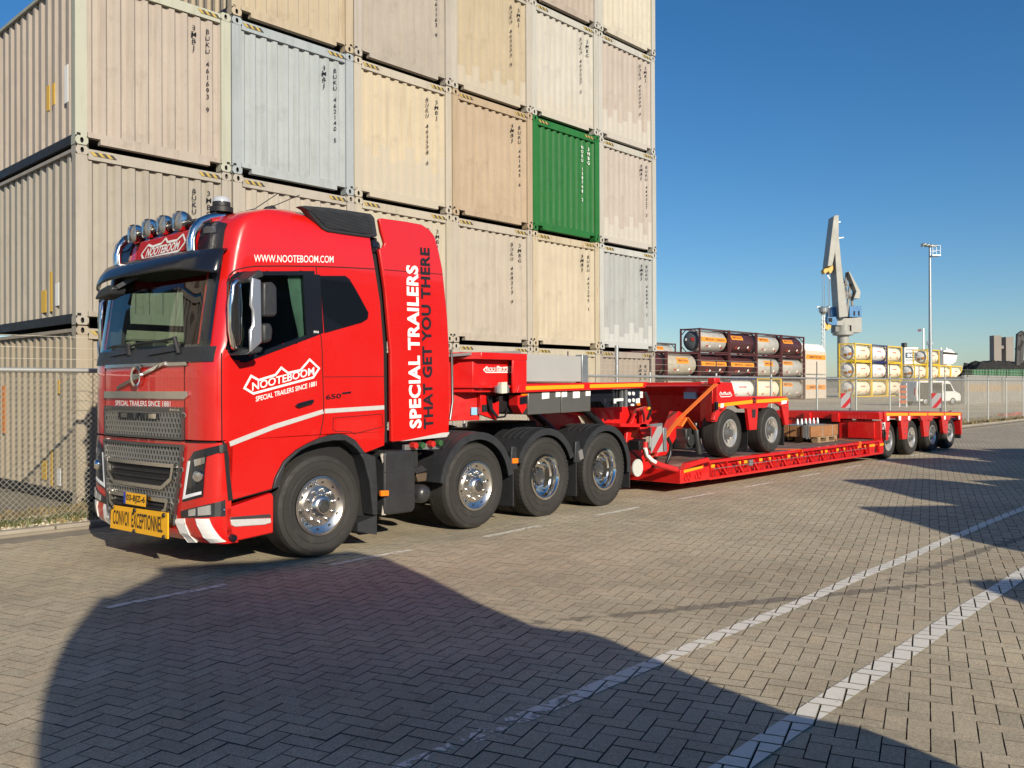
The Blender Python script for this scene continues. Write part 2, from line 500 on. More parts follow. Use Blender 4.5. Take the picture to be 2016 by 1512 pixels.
me.materials.append(BM); me.materials.append(edge)
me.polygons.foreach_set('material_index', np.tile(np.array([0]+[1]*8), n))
o = link('brick_field', me, pav); o['kind'] = 'stuff'

# painted lines, cut to the tops of the blocks they lie on
def paint_mat(name, wear, band=None):
    m = bpy.data.materials.new(name); m.use_nodes = True
    t = m.node_tree; N, L = t.nodes, t.links; b = N['Principled BSDF']
    ge = N.new('ShaderNodeNewGeometry')
    n1 = N.new('ShaderNodeTexNoise'); n1.inputs['Scale'].default_value = 9; n1.inputs['Detail'].default_value = 8; n1.inputs['Roughness'].default_value = .7
    L.new(ge.outputs['Position'], n1.inputs[0])
    val = n1.outputs[0]
    if band:
        sx = N.new('ShaderNodeSeparateXYZ'); L.new(ge.outputs['Position'], sx.inputs[0])
        r1 = N.new('ShaderNodeMapRange')
        for i, x in enumerate((band[0], band[1], band[2], 0)): r1.inputs[i+1].default_value = x
        L.new(sx.outputs[0], r1.inputs[0])
        ad = N.new('ShaderNodeMath'); ad.operation = 'ADD'; L.new(val, ad.inputs[0]); L.new(r1.outputs[0], ad.inputs[1]); val = ad.outputs[0]
    r = N.new('ShaderNodeMapRange')
    for i, x in enumerate((wear, wear+.05, 1, 0)): r.inputs[i+1].default_value = x
    L.new(val, r.inputs[0]); L.new(r.outputs[0], b.inputs['Alpha'])
    rp = N.new('ShaderNodeValToRGB'); rp.color_ramp.elements[0].color = (.62, .59, .51, 1); rp.color_ramp.elements[1].color = (.8, .77, .68, 1)
    n2 = N.new('ShaderNodeTexNoise'); n2.inputs['Scale'].default_value = 25; L.new(ge.outputs['Position'], n2.inputs[0]); L.new(n2.outputs[0], rp.inputs[0])
    L.new(rp.outputs[0], b.inputs['Base Color']); b.inputs['Roughness'].default_value = .6
    return m
def clip(poly, nx, ny, d):
    out = []
    for i in range(len(poly)):
        a, b = poly[i], poly[(i+1) % len(poly)]
        da, db = a[0]*nx+a[1]*ny-d, b[0]*nx+b[1]*ny-d
        if da <= 0: out.append(a)
        if (da < 0 < db) or (db < 0 < da):
            f = da/(da-db); out.append((a[0]+(b[0]-a[0])*f, a[1]+(b[1]-a[1])*f))
    return out
def painted(p, q, w, m, name='painted_line'):
    p, q = np.array(p), np.array(q)
    d = (q-p)/np.hypot(*(q-p)); nn = np.array([-d[1], d[0]])
    u = (wc-p)@d; v = (wc-p)@nn; l = np.hypot(*(q-p))
    mb = MB()
    for i in np.where((u > -.15) & (u < l+.15) & (np.abs(v) < w/2+.15))[0]:
        a = rotH if ish[i] else rotV
        c_, s_ = math.cos(a), math.sin(a)
        pl = [(wc[i, 0]+x*c_-y*s_, wc[i, 1]+x*s_+y*c_) for x, y in ((-.099, -.0465), (.099, -.0465), (.099, .0465), (-.099, .0465))]
        for nx, ny, dd in ((nn[0], nn[1], p@nn+w/2), (-nn[0], -nn[1], -(p@nn)+w/2), (d[0], d[1], q@d), (-d[0], -d[1], -(p@d))):
            if pl: pl = clip(pl, nx, ny, dd)
        if len(pl) > 2: mb.add([(x, y, .0042+float(hgt(x, y))) for x, y in pl], [tuple(range(len(pl)))])
    if mb.v: mb.build(name, m, pav)
pm = paint_mat('line_paint', .66)
painted((-3.5, -10.13), (14, -9.88), .115, paint_mat('line_paint_worn', .66, (-1.9, -.35, .22)))
painted((-2.4, -11.19), (14, -10.85), .145, pm)
for k in range(12):
    x0 = -2.1+2.125*k
    painted((x0, -6.19+.031*(x0+2)), (x0+1.02, -6.19+.031*(x0+3)), .085, paint_mat('dash_paint', .6))

# gutter strip, kerb, verge with dry grass, concrete apron behind the fence
gm = mat('gutter_concrete', (.27, .235, .18), .9, var=.25, vscale=1.5, bump=.2, bscale=60, dirt=((.16, .14, .11), .5, 5))
o = MB().box(-30, KERB_Y-.45, -.05, 75, KERB_Y, -.002).build('gutter', gm); o['kind'] = 'structure'
kb = MB().box(-30, KERB_Y, -.05, 75, KERB_Y+.04, .03).build('kerb', gm)
kb['kind'] = 'structure'
km = mat('kerb_concrete', (.36, .32, .26), .9, var=.3, vscale=2, bump=.3, bscale=50, island=.15)
ks = MB().box(0, 0, -.05, .985, .14, .075).mesh('kerb_stone', km)
for k in range(60):
    s_ = link('kerb_stone', ks, kb)
    s_.location = (-12+k+random.uniform(-.003, .003), KERB_Y+.042, random.uniform(-.004, .004))
    b_ = s_.modifiers.new('b', 'BEVEL'); b_.width = .018; b_.segments = 2
vm = bpy.data.materials.new('verge_soil'); vm.use_nodes = True
t = vm.node_tree; N, L = t.nodes, t.links
tc = N.new('ShaderNodeTexCoord'); n1 = N.new('ShaderNodeTexNoise'); n1.inputs['Scale'].default_value = 3.5; n1.inputs['Detail'].default_value = 9; n1.inputs['Roughness'].default_value = .75
L.new(tc.outputs['Object'], n1.inputs[0]); rp = N.new('ShaderNodeValToRGB'); e = rp.color_ramp.elements
e[0].position, e[0].color, e[1].position, e[1].color = .3, (.10, .075, .035, 1), .7, (.42, .34, .2, 1)
q = e.new(.5); q.color = (.24, .18, .085, 1)
L.new(n1.outputs[0], rp.inputs[0]); L.new(rp.outputs[0], N['Principled BSDF'].inputs['Base Color']); N['Principled BSDF'].inputs['Roughness'].default_value = .95
mb = MB(); nx, ny = 260, 14
for i in range(nx+1):
    for j in range(ny+1):
        mb.v.append((-12+72*i/nx, KERB_Y+.18+1.85*j/ny, .035+.03*random.random()*(1 if 0 < j < ny else .1)+.02*math.sin(i*.9)*math.sin(j)))
for i in range(nx):
    for j in range(ny):
        mb.f.append((i*(ny+1)+j, (i+1)*(ny+1)+j, (i+1)*(ny+1)+j+1, i*(ny+1)+j+1)); mb.m.append(0)
vg = mb.build('verge', vm, smooth=80); vg['kind'] = 'structure'
# grass tufts and pebbles on the verge
def tufts(name, cols, count, xr, yr, hmax, seed, wid=.006):
    rnd = random.Random(seed)
    b = MB()
    for _ in range(count):
        cx, cy = rnd.uniform(*xr), rnd.uniform(*yr)
        b.k = rnd.randrange(len(cols))
        for _ in range(rnd.randint(4, 9)):
            a = rnd.uniform(0, 6.28); h = rnd.uniform(.3, 1)*hmax; l = rnd.uniform(.2, .9)*h
            x, y = cx+rnd.gauss(0, .03), cy+rnd.gauss(0, .03)
            dx, dy = math.cos(a), math.sin(a)
            px, py = -dy*wid, dx*wid
            z = .03
            b.add([(x-px, y-py, z), (x+px, y+py, z), (x+dx*l*.4+px*.8, y+dy*l*.4+py*.8, z+h*.7), (x+dx*l*.4-px*.8, y+dy*l*.4-py*.8, z+h*.7), (x+dx*l, y+dy*l, z+h)], [(0, 1, 2, 3), (3, 2, 4)])
    return b.build(name, [mat('blade_%d%d%d' % tuple(int(v*255) for v in c_), c_, .7, var=.3, vscale=20) for c_ in cols])
dry = [(.36, .27, .11), (.28, .2, .08), (.42, .33, .16), (.2, .13, .06)]
gr = [(.07, .1, .03), (.1, .13, .04), (.14, .15, .05)]
t1 = tufts('dry_grass', dry+gr[2:], 1000, (-3.2, 3), (KERB_Y+.25, -.1), .09, 1)
t1['kind'] = 'stuff'; tag(t1, 'dry straw-coloured grass on the verge below the wire fence', 'grass')
t2 = tufts('green_weeds', gr, 130, (-1.6, .1), (-1.7, -1.3), .12, 2, .009)
t2['kind'] = 'stuff'; tag(t2, 'small green weeds growing at the foot of the wire fence', 'weeds')
t3 = tufts('verge_grass', dry+gr[:1], 3200, (26, 60), (KERB_Y+.3, -.2), .16, 3, .012)
t3['kind'] = 'stuff'; tag(t3, 'dry grass along the kerb behind the trailer tail', 'grass')
b = MB()
for _ in range(2600):
    x, y, r = random.uniform(-3.2, 2), random.uniform(KERB_Y+.2, -.9), random.uniform(.008, .03)
    b.add([(x-r, y, .05), (x, y-r*.8, .05), (x+r*1.1, y, .05), (x, y+r, .05), (x, y, .05+r*.9)], [(0, 1, 4), (1, 2, 4), (2, 3, 4), (3, 0, 4)])
o = b.build('pebbles', mat('pebble', (.45, .4, .3), .9, island=.4)); o['kind'] = 'stuff'; tag(o, 'pale pebbles scattered on the verge by the kerb', 'gravel')
am = mat('apron_concrete', (.27, .235, .175), .9, var=.3, vscale=1.2, bump=.2, bscale=40, dirt=((.14, .12, .09), .5, 2))
o = MB().box(-30, KERB_Y+2.0, -.05, 16.2, 9, .015).build('concrete_apron', am, bevel=.02); o['kind'] = 'structure'

# ================================================================ container stack
PIT, CH = 2.4384, 2.591
CW = 2.428
def cont_mat(name, col, rust=0., patch=None, var=.1):
    """container paint; patch = (colour, height of its ragged upper edge): an area rolled over with another paint"""
    if name in MATS: return MATS[name]
    m = mat(name, col, .55, var=var, vscale=1.3, rust=rust, bump=.06, bscale=25, dirt=(tuple(v*.62 for v in col), .28, 2.2))
    # rain streaks and faint dents
    t = m.node_tree; N, L = t.nodes, t.links; b = N['Principled BSDF']
    src = b.inputs['Base Color'].links[0].from_socket
    tc = N.new('ShaderNodeTexCoord'); oi = N.new('ShaderNodeObjectInfo'); ad = N.new('ShaderNodeVectorMath'); ad.operation = 'ADD'
    sc = N.new('ShaderNodeVectorMath'); sc.operation = 'SCALE'; sc.inputs[0].default_value = (37, 17, 53); L.new(oi.outputs['Random'], sc.inputs[3])
    mp = N.new('ShaderNodeMapping'); mp.inputs['Scale'].default_value = (9, 9, .5); L.new(tc.outputs['Object'], ad.inputs[0]); L.new(sc.outputs[0], ad.inputs[1]); L.new(ad.outputs[0], mp.inputs[0])
    n1 = N.new('ShaderNodeTexNoise'); n1.inputs['Scale'].default_value = 1; n1.inputs['Detail'].default_value = 7; n1.inputs['Roughness'].default_value = .7; L.new(mp.outputs[0], n1.inputs[0])
    r1 = N.new('ShaderNodeMapRange')
    for i, v in enumerate((.5, .8, 0, .55)): r1.inputs[i+1].default_value = v
    L.new(n1.outputs[0], r1.inputs[0])
    mx = N.new('ShaderNodeMix'); mx.data_type = 'RGBA'; mx.inputs[7].default_value = (col[0]*.5, col[1]*.44, col[2]*.36, 1); L.new(r1.outputs[0], mx.inputs[0]); L.new(src, mx.inputs[6])
    L.new(mx.outputs[2], b.inputs['Base Color'])
    n2 = N.new('ShaderNodeTexNoise'); n2.inputs['Scale'].default_value = 2.2; n2.inputs['Detail'].default_value = 2; L.new(ad.outputs[0], n2.inputs[0])
    bn = N.new('ShaderNodeBump'); bn.inputs['Strength'].default_value = .35; bn.inputs['Distance'].default_value = .03; L.new(n2.outputs[0], bn.inputs['Height']); L.new(bn.outputs[0], b.inputs['Normal'])
    if patch:
        t = m.node_tree; N, L = t.nodes, t.links; b = N['Principled BSDF']
        src = b.inputs['Base Color'].links[0].from_socket
        tc = N.new('ShaderNodeTexCoord'); s = N.new('ShaderNodeSeparateXYZ'); L.new(tc.outputs['Object'], s.inputs[0])
        sn = N.new('ShaderNodeMath'); sn.operation = 'SNAP'; sn.inputs[1].default_value = .2098
        of = N.new('ShaderNodeMath'); of.operation = 'SUBTRACT'; of.inputs[1].default_value = .2; L.new(s.outputs[0], of.inputs[0]); L.new(of.outputs[0], sn.inputs[0])
        wn = N.new('ShaderNodeTexWhiteNoise'); wn.noise_dimensions = '1D'; L.new(sn.outputs[0], wn.inputs['W'])
        ml = N.new('ShaderNodeMath'); ml.operation = 'MULTIPLY_ADD'; ml.inputs[1].default_value = .5; ml.inputs[2].default_value = patch[1]-.25
        L.new(wn.outputs[0], ml.inputs[0])
        lt = N.new('ShaderNodeMath'); lt.operation = 'LESS_THAN'; L.new(s.outputs[2], lt.inputs[0]); L.new(ml.outputs[0], lt.inputs[1])
        mx = N.new('ShaderNodeMix'); mx.data_type = 'RGBA'; ml2 = N.new('ShaderNodeMath'); ml2.operation = 'MULTIPLY'; ml2.inputs[1].default_value = .7; L.new(lt.outputs[0], ml2.inputs[0]); L.new(ml2.outputs[0], mx.inputs[0]); L.new(src, mx.inputs[6]); mx.inputs[7].default_value = (*patch[0], 1)
        L.new(mx.outputs[2], b.inputs['Base Color'])
    return m
def corrugated(x0, x1, z0, z1, pitch, depth, y=0., crown=.34, phase=0.):
    """trapezoid-ribbed sheet facing -y; ribs run up, valleys set back by depth"""
    n = round((x1-x0)/pitch); p = (x1-x0)/n
    prof = []
    for k in range(n):
        a = x0+k*p
        prof += [(a, 0), (a+p*crown, 0), (a+p*(crown+.17), depth), (a+p*(1-.17), depth)]
    prof.append((x1, 0))
    b = MB()
    for x, d in prof: b.v += [(x, y+d, z0), (x, y+d, z1)]
    for i in range(len(prof)-1): b.f.append((2*i, 2*i+2, 2*i+3, 2*i+1)); b.m.append(0)
    return b
def casting_mesh(sx):
    """corner casting with a real oval hole in the front face, sx = width"""
    w, d, h = sx, .162, .125
    b = MB()
    sq, ov, bk = [], [], []
    for k in range(12):
        a = math.pi/6*k+math.pi/12
        ca, sa = math.cos(a), math.sin(a)
        r = min(w/2/max(abs(ca), 1e-6), h/2/max(abs(sa), 1e-6))
        sq.append((w/2+r*ca, 0, h/2+r*sa)); ov.append((w/2+.026*ca, 0, h/2+.042*sa)); bk.append((w/2+.026*ca, .06, h/2+.042*sa))
    b.add(sq+ov, [(i, (i+1) % 12, 12+(i+1) % 12, 12+i) for i in range(12)])
    b.k = 1
    b.add(ov+bk, [(i, (i+1) % 12, 12+(i+1) % 12, 12+i) for i in range(12)]+[tuple(12+i for i in range(12))])
    b.k = 0
    b.add([(0, 0, 0), (w, 0, 0), (w, d, 0), (0, d, 0), (0, 0, h), (w, 0, h), (w, d, h), (0, d, h)], [(3, 2, 1, 0), (4, 5, 6, 7), (1, 2, 6, 5), (2, 3, 7, 6), (3, 0, 4, 7)])
    return b
GAP = .018
m0 = mat('tmp', (.5, .5, .5))
ME = {}
ME['post'] = MB().box(0, 0, .125, .165, .13, CH-.125-GAP).mesh('corner_post', m0)
ME['cast'] = casting_mesh(.178).mesh('corner_casting', [m0, darkm])
ME['wall'] = corrugated(.165, CW-.165, .19, CH-.135, .208, .042, .035).mesh('end_wall', m0)
ME['toprail'] = MB().box(.178, .006, CH-.2, CW-.178, .1, CH-.05).add([(.178, .1, CH-.05), (CW-.178, .1, CH-.05), (CW-.178, .3, CH-.04), (.178, .3, CH-.04)], [(0, 1, 2, 3)]).mesh('top_rail', m0)
bb = MB().side([(.36, .05), (CW-.36, .05), (CW-.36, .2), (.36, .2)], .012, .11)
bb.box(.178, .012, .125, .36, .11, .2).box(CW-.36, .012, .125, CW-.178, .11, .2)
ME['botrail'] = bb.mesh('bottom_rail', m0)
ME['sidewall'] = corrugated(.13, 5.93, .17, CH-.1, .276, .036, 0, .3).mesh('side_wall', m0)
ME['siderail'] = MB().box(0, 0, CH-.1, 6.06, .06, CH-.05).mesh('side_rail', m0)
ME['sillrail'] = MB().box(0, .015, .03, 6.06, .07, .165).mesh('bottom_side_rail', mat('sill_black', (.02, .02, .022), .6, var=.3))
ME['roof'] = MB().box(.05, .1, CH-.1, CW-.05, 5.95, CH-.05).mesh('roof', m0)
ME['floor'] = MB().box(.03, .14, .13, CW-.03, 5.95, .16).mesh('floor', darkm)
sb = MB()
for k in range(7):
    sb.k = k % 2
    a = k*.055
    if k < 6: sb.side([(a, 0), (a+.055, 0), (a-.001, .056), (a-.056, .056)], -.004, .002)
ME['hazard'] = sb.mesh('hazard_stripe', [mat('hazard_yellow', (.5, .36, .08), .6, var=.3, vscale=12), mat('hazard_black', (.05, .045, .04), .6)])
def slot(o, m, i=0):
    o.material_slots[i].link = 'OBJECT'; o.material_slots[i].material = m
    return o
def put(key, name, m, root, loc, rz=0., sx=1.):
    o = link(name, ME[key], root)
    o.location = loc; o.rotation_euler = (0, 0, rz); o.scale = (sx, 1, 1)
    if m: slot(o, m)
    return o
def container(col, tier, wall, frame, code, size, label, left=False, right=False, swap=False, ink=None, dy=0.):
    x, y = col*PIT+random.uniform(-.006, .006), random.uniform(-.02, .02)+dy
    r = thing('shipping_container', label, 'container', (x, y, .02+tier*CH), 0, 'containers in the tall stack behind the truck')
    for px in (0, CW-.165): put('post', 'corner_post', frame, r, (px, 0, 0))
    for py in (5.93,):
        for px in (0, CW-.165): put('post', 'corner_post', frame, r, (px, py, 0))
    for px in (0, CW-.178):
        for z in (0, CH-.125-GAP):
            put('cast', 'corner_casting', frame, r, (px, -.006, z))
            o = put('cast', 'corner_casting', frame, r, (px+.178, 6.066, z), math.pi)
    put('wall', 'end_wall', wall, r, (0, 0, 0))
    put('toprail', 'top_rail', frame, r, (0, 0, 0)); put('botrail', 'bottom_rail', wall, r, (0, 0, 0))
    put('roof', 'roof', wall, r, (0, 0, 0)); put('floor', 'floor', None, r, (0, 0, 0))
    for hx in (.255, CW-.255-.33+.075): put('hazard', 'hazard_stripe', None, r, (hx, 0, CH-.14))
    if left:
        put('sidewall', 'side_wall', wall, r, (.035, 6.06, 0), -math.pi/2); put('siderail', 'side_rail', frame, r, (.004, 6.06, 0), -math.pi/2)
    else: put('siderail', 'side_rail', frame, r, (.004, 6.06, 0), -math.pi/2)
    if right:
        put('sidewall', 'side_wall', wall, r, (CW-.035, 0, 0), math.pi/2); put('siderail', 'side_rail', frame, r, (CW-.004, 0, 0), math.pi/2)
    else: put('siderail', 'side_rail', frame, r, (CW-.004, 0, 0), math.pi/2)
    put('sillrail', 'bottom_side_rail', None, r, (.004, 6.06, 0), -math.pi/2); put('sillrail', 'bottom_side_rail', None, r, (CW-.004, 0, 0), math.pi/2)
    ink = ink or black_p
    xa, xb = CW-.42, CW-.66
    if swap: xa, xb = xb, xa
    def vert(s, xx, top, h, w):
        t_ = '\n'.join(s)
        text('lettering', t_, (xx, .031, top-h), (w, 0, 0), (0, 0, h), ink, r, bold=.012, line=1.0)
    if code: vert(code, xa, CH-.36, .102*len(code), .075)
    if size: vert(size, xb, CH-.36, .102*len(size), .085)
    return r
def c3(*a):
    c_ = lin(a); g_ = sum(c_)/3
    return tuple((v*.78+g_*.22)*.71 for v in c_)
green_keep = lin((38, 112, 50))
pink, pinkg, cream, tan_, blue, grey, white, green, lite = (c3(200, 184, 166), c3(190, 178, 160), c3(212, 194, 160), c3(196, 170, 134), c3(184, 194, 196), c3(186, 176, 158), c3(206, 202, 186), c3(38, 112, 50), c3(204, 192, 172))
sage = c3(198, 200, 176)
M_ = lambda n, c_, **k: cont_mat(n, c_, **k)
# column 0 (three high)
container(0, 0, M_('k00', c3(186, 170, 142), rust=.15), M_('k00f', c3(192, 176, 148), rust=.35), '', '', 'tan bottom container at the near corner behind the wire fence', left=True)
container(0, 1, M_('k01', grey), M_('k01f', c3(192, 182, 164)), 'BUKU 464', '3MBG', 'grey-beige container, middle of the three high corner column', left=True, swap=True)
container(0, 2, M_('k02', pink), M_('k02f', sage, var=.05), 'BUKU 461693 9', '3MBJ', 'pinkish beige container with pale green corner posts, top of the near column', left=True)
# column 1
container(1, 0, M_('k10', grey), M_('k10f', grey), '', '', 'tan bottom container hidden behind the truck cab', )
container(1, 1, M_('k11', lite), M_('k11f', c3(196, 186, 168)), 'BUKU 462877 4', '3MBG', 'light beige container directly behind the cab roof, under the pale blue one', swap=True)
container(1, 2, M_('k12', blue), M_('k12f', c3(176, 188, 192)), 'BUKU 462140 5', '3MBJ', 'pale blue-grey container left of the cream ones')
container(1, 3, M_('k13', c3(206, 186, 150)), M_('k13f', c3(206, 186, 150)), 'BUKU 463102 7', '3MBJ', 'cream tan container on top of the pale blue-grey one', left=True)
container(1, 4, M_('k14', cream), M_('k14f', cream), '', '', 'cream container at the top of the second column, above the frame', left=True)
# column 2
container(2, 0, M_('k20', lite), M_('k20f', lite), '', '', 'beige bottom container hidden behind the red wind deflector')
container(2, 1, M_('k21', c3(212, 200, 172), rust=.2), M_('k21f', c3(208, 196, 170), rust=.55), 'BUKU 463311 2', '3MBJ', 'cream container with a rusty top rail behind the red wind deflector', swap=True)
container(2, 2, M_('k22', c3(220, 202, 166), patch=(c3(205, 194, 172), .95)), M_('k22f', c3(208, 196, 172), rust=.25), 'BUKU 463598 6', '3MBJ', 'cream yellow container with a greyer repainted lower half', swap=True)
container(2, 3, M_('k23', pinkg), M_('k23f', c3(196, 186, 170)), 'BUKU 461163 9', '3MBJ', 'grey-beige container above the half repainted cream one')
container(2, 4, M_('k24', pink), M_('k24f', pink), '', '', 'beige container at the top of the third column, above the frame')
# column 3
container(3, 0, M_('k30', lite), M_('k30f', c3(206, 196, 176), rust=.2), '', '', 'beige bottom container behind the red gooseneck')
container(3, 1, M_('k31', c3(206, 192, 170)), M_('k31f', c3(206, 194, 172)), 'BUKU 468213 9', '3MBG', 'smooth light beige container right of the red wind deflector', swap=True)
container(3, 2, M_('k32', c3(204, 178, 142)), M_('k32f', c3(202, 174, 134), rust=.35), 'BUKU 461645 6', '3MBJ', 'tan brown container left of the green one')
container(3, 3, M_('k33', c3(204, 184, 146), patch=(c3(206, 194, 172), .5)), M_('k33f', c3(204, 194, 176)), 'BUKU 463393 0', '3MBJ', 'yellowish beige container above the tan brown one', swap=True)
container(3, 4, M_('k34', lite), M_('k34f', lite), '', '', 'light beige container at the top of the fourth column')
# column 4
container(4, 0, M_('k40', c3(212, 198, 168), rust=.1), M_('k40f', c3(212, 200, 172), rust=.4), '', '', 'cream bottom container with rust stained posts behind the grey steel box')
container(4, 1, M_('k41', c3(220, 204, 172), rust=.25), M_('k41f', c3(216, 198, 160), rust=.9), 'BUKU 461295 1', '3MBJ', 'rusty cream container directly under the green one')
container(4, 2, M_('k42', tuple(v*.8 for v in green_keep), var=.06), M_('k42f', tuple(v*.85 for v in green_keep), var=.06), 'NORU 138768 2', '3MBG', 'bright green container, the only green one in the stack', swap=True, ink=white_p)
container(4, 3, M_('k43', c3(212, 206, 190), patch=(c3(208, 198, 178), .5)), M_('k43f', white), 'BUKU 463527 2', '3MBG', 'off-white container directly above the green one', swap=True)
container(4, 4, M_('k44', c3(196, 178, 158)), M_('k44f', c3(204, 198, 186)), '', '', 'pinkish container two above the green one, cut by the frame top')
# column 5
container(5, 0, M_('k50', c3(184, 168, 150)), M_('k50f', c3(186, 172, 156)), 'BUKU 460118 3', '3MBJ', 'grey-pink bottom container at the far end of the stack', right=True, dy=.03)
container(5, 1, M_('k51', c3(186, 190, 188), patch=(c3(212, 214, 208), .5)), M_('k51f', c3(210, 212, 204)), 'BUKU 468981 1', '3MBJ', 'pale blue-grey container at the far end, second from the ground', right=True)
container(5, 2, M_('k52', c3(204, 190, 176), patch=(c3(212, 206, 192), .62)), M_('k52f', white), 'BUKU 464327 3', '3MBJ', 'pinkish container right of the green one', right=True)
container(5, 3, M_('k53', c3(202, 186, 170), patch=(c3(210, 204, 190), .7)), M_('k53f', c3(208, 204, 192)), 'BUKU 463999 9', '3MBJ', 'pinkish beige container with pale vertical paint patches, second from top at far end', right=True, swap=True)
container(5, 4, M_('k54', c3(220, 210, 184)), M_('k54f', white), '', '', 'cream-white container at the top of the far end column', right=True)
# stickers on the left sides of the near column
yl = mat('sticker_yellow', (.7, .42, .03), .5); rd = mat('sticker_orange', (.7, .22, .02), .5)
for (yy, z, w, h, mm) in ((1.15, 5.2+.72, .12, .38, yl), (.92, 5.2+.76, .1, .32, yl), (.42, 5.2+.68, .14, .55, white_p),
                          (1.35, 2.61+.25, .2, .34, yl), (1.05, 2.61+.25, .09, .6, yl), (.8, 2.61+.32, .14, .34, white_p),
                          (1.35, .3, .2, .3, yl), (1.05, .22, .08, .55, yl), (.75, .25, .13, .26, white_p), (.75, 1.62, .07, .2, yl), (3.2, .95, .16, .8, rd)):
    pr = [o for o in COL.objects if o.name.startswith('shipping_container') and abs(o.location.x) < .2 and abs(o.location.z-.02-CH*int((z)/CH)) < .1][0]
    MB().box(.03, yy-w/2, z-pr.location.z, .036, yy+w/2, z-pr.location.z+h).build('sticker', mm, pr)

# ================================================================ wire fence
FY, RZ = -1.55, 1.92
f = thing('wire_fence', 'chain-link fence with steel posts, top rail and barbed wires behind the truck', 'fence', (0, FY, 0))
fm = mat('fence_steel', (.5, .52, .5), .5, .6, var=.2, vscale=6)
wm = mat('fence_wire', (.55, .52, .43), .5, .3, var=.3, vscale=5)
pme = MB().tube([(0, 0, 0), (0, 0, 2.02)], .03, 10).mesh('post', fm, True)
arm = MB().tube([(0, 0, 1.95), (0, 0, 2.42)], .014, 6).mesh('wire_arm', mat('fence_dark', (.06, .06, .06), .6, .4))
posts = [-3.0]+[12.05-2.95*k for k in range(5, 0, -1)]+[12.05+k*2.95 for k in range(0, 17)]
for x in posts:
    o = link('post', pme, f); o.location = (x, 0, 0)
    if x > 8: a = link('wire_arm', arm, o)
MB().tube([(-6, -.045, RZ), (.55, -.045, RZ)], .03, 10).build('top_rail', fm, f, smooth=True)
MB().tube([(.55, -.045, RZ), (60, -.045, RZ)], .026, 8).build('top_rail', fm, f, smooth=True)
MB().tube([(.36, -.045, RZ), (.6, -.045, RZ)], .034, 10).build('rail_sleeve', black, f, smooth=True)
for z in (2.06, 2.2, 2.34):
    MB().tube([(-6, 0, z), (60, 0, z)], .004, 4).build('barbed_wire', wm, f)
def mesh_wires(x0, x1, p, r, z0=.05, z1=RZ-.01):
    b = MB(); h = z1-z0
    for sgn in (1, -1):
        for k in range(int((x1-x0+h)/p)):
            xs = x0-h+k*p if sgn > 0 else x0+k*p
            a, c_ = (xs, z0), (xs+h, z1)
            if sgn < 0: a, c_ = (xs+h-h, z1), (xs+h, z0)
            # clip to the bay
            (ax, az), (cx, cz) = a, c_
            if cx < x0 or ax > x1: continue
            if ax < x0: az += (cz-az)*(x0-ax)/(cx-ax); ax = x0
            if cx > x1: cz = az+(cz-az)*(x1-ax)/(cx-ax); cx = x1
            if cx-ax < .01: continue
            y = .004*sgn
            dx, dz = cx-ax, cz-az; l = math.hypot(dx, dz); ox, oz = -dz/l*r, dx/l*r
            b.add([(ax-ox, y, az-oz), (ax+ox, y, az+oz), (ax, y-r*1.6, az), (cx-ox, y, cz-oz), (cx+ox, y, cz+oz), (cx, y-r*1.6, cz)], [(0, 3, 5, 2), (2, 5, 4, 1), (1, 4, 3, 0)])
    return b
o = mesh_wires(-6, 1.2, .07, .0027).build('wire_mesh', wm, f); o['kind'] = 'stuff'
o = mesh_wires(1.2, 60, .07, .0024).build('wire_mesh', wm, f); o['kind'] = 'stuff'
# tall galvanised pole at the end of the stack
lp = MB().tube([(0, 0, 0), (0, 0, 2.62)], .045, 12).build('steel_pole', galv, smooth=True)
lp.location = (11.25, -1.2, 0)
tag(lp, 'tall plain galvanised pole standing above the fence by the stack end', 'pole')

# ================================================================ heavy tractor unit
TFZ=[(.28,-1.19),(.34,-1.245),(.45,-1.27),(.6,-1.265),(1.2,-1.245),(1.9,-1.25),(2.0,-1.235),(2.1,-1.205),(2.6,-1.13),(2.95,-1.07),(3.15,-1.02),(3.25,-.97),(3.33,-.88),(3.40,-.72),(3.45,-.5),(3.48,-.28)]
def lerp_tab(tab,z):
    if z<=tab[0][0]: return tab[0][1]
    for (a,b),(c,d) in zip(tab,tab[1:]):
        if z<=c: return b+(d-b)*(z-a)/(c-a)
    return tab[-1][1]
def tf(z): return lerp_tab(TFZ,z)
REF=[]
def _ref():
    pts=[]
    for i in range(18):
        q=.85*i/17; pts.append((q,.03*(q/.85)**2))
    for i in range(1,15):
        a=math.pi/2*i/14; pts.append((.85+.35*math.sin(a),.03+.13*(1-math.cos(a))))
    for i in range(1,40): pts.append((1.2,.16+.05*i))
    p=0;REF.append((0,)+pts[0])
    for a,b in zip(pts,pts[1:]):
        p+=math.hypot(b[0]-a[0],b[1]-a[1]);REF.append((p,)+b)
_ref()
def refpt(p):
    ap=abs(p)
    for a,b in zip(REF,REF[1:]):
        if ap<=b[0]:
            f=(ap-a[0])/(b[0]-a[0]);q=a[1]+(b[1]-a[1])*f;t=a[2]+(b[2]-a[2])*f
            dq,dt=b[1]-a[1],b[2]-a[2];L=math.hypot(dq,dt);nq,nt=dt/L,-dq/L
            break
    else: q,t,nq,nt=1.2,REF[-1][2],1,0
    sg=1 if p>=0 else -1
    return t,1.2-sg*q,nt,-sg*nq
def surf(p,z,off=0.):
    t,s,nt,ns=refpt(p)
    return (tf(z)+t+nt*off, s+ns*off, z)

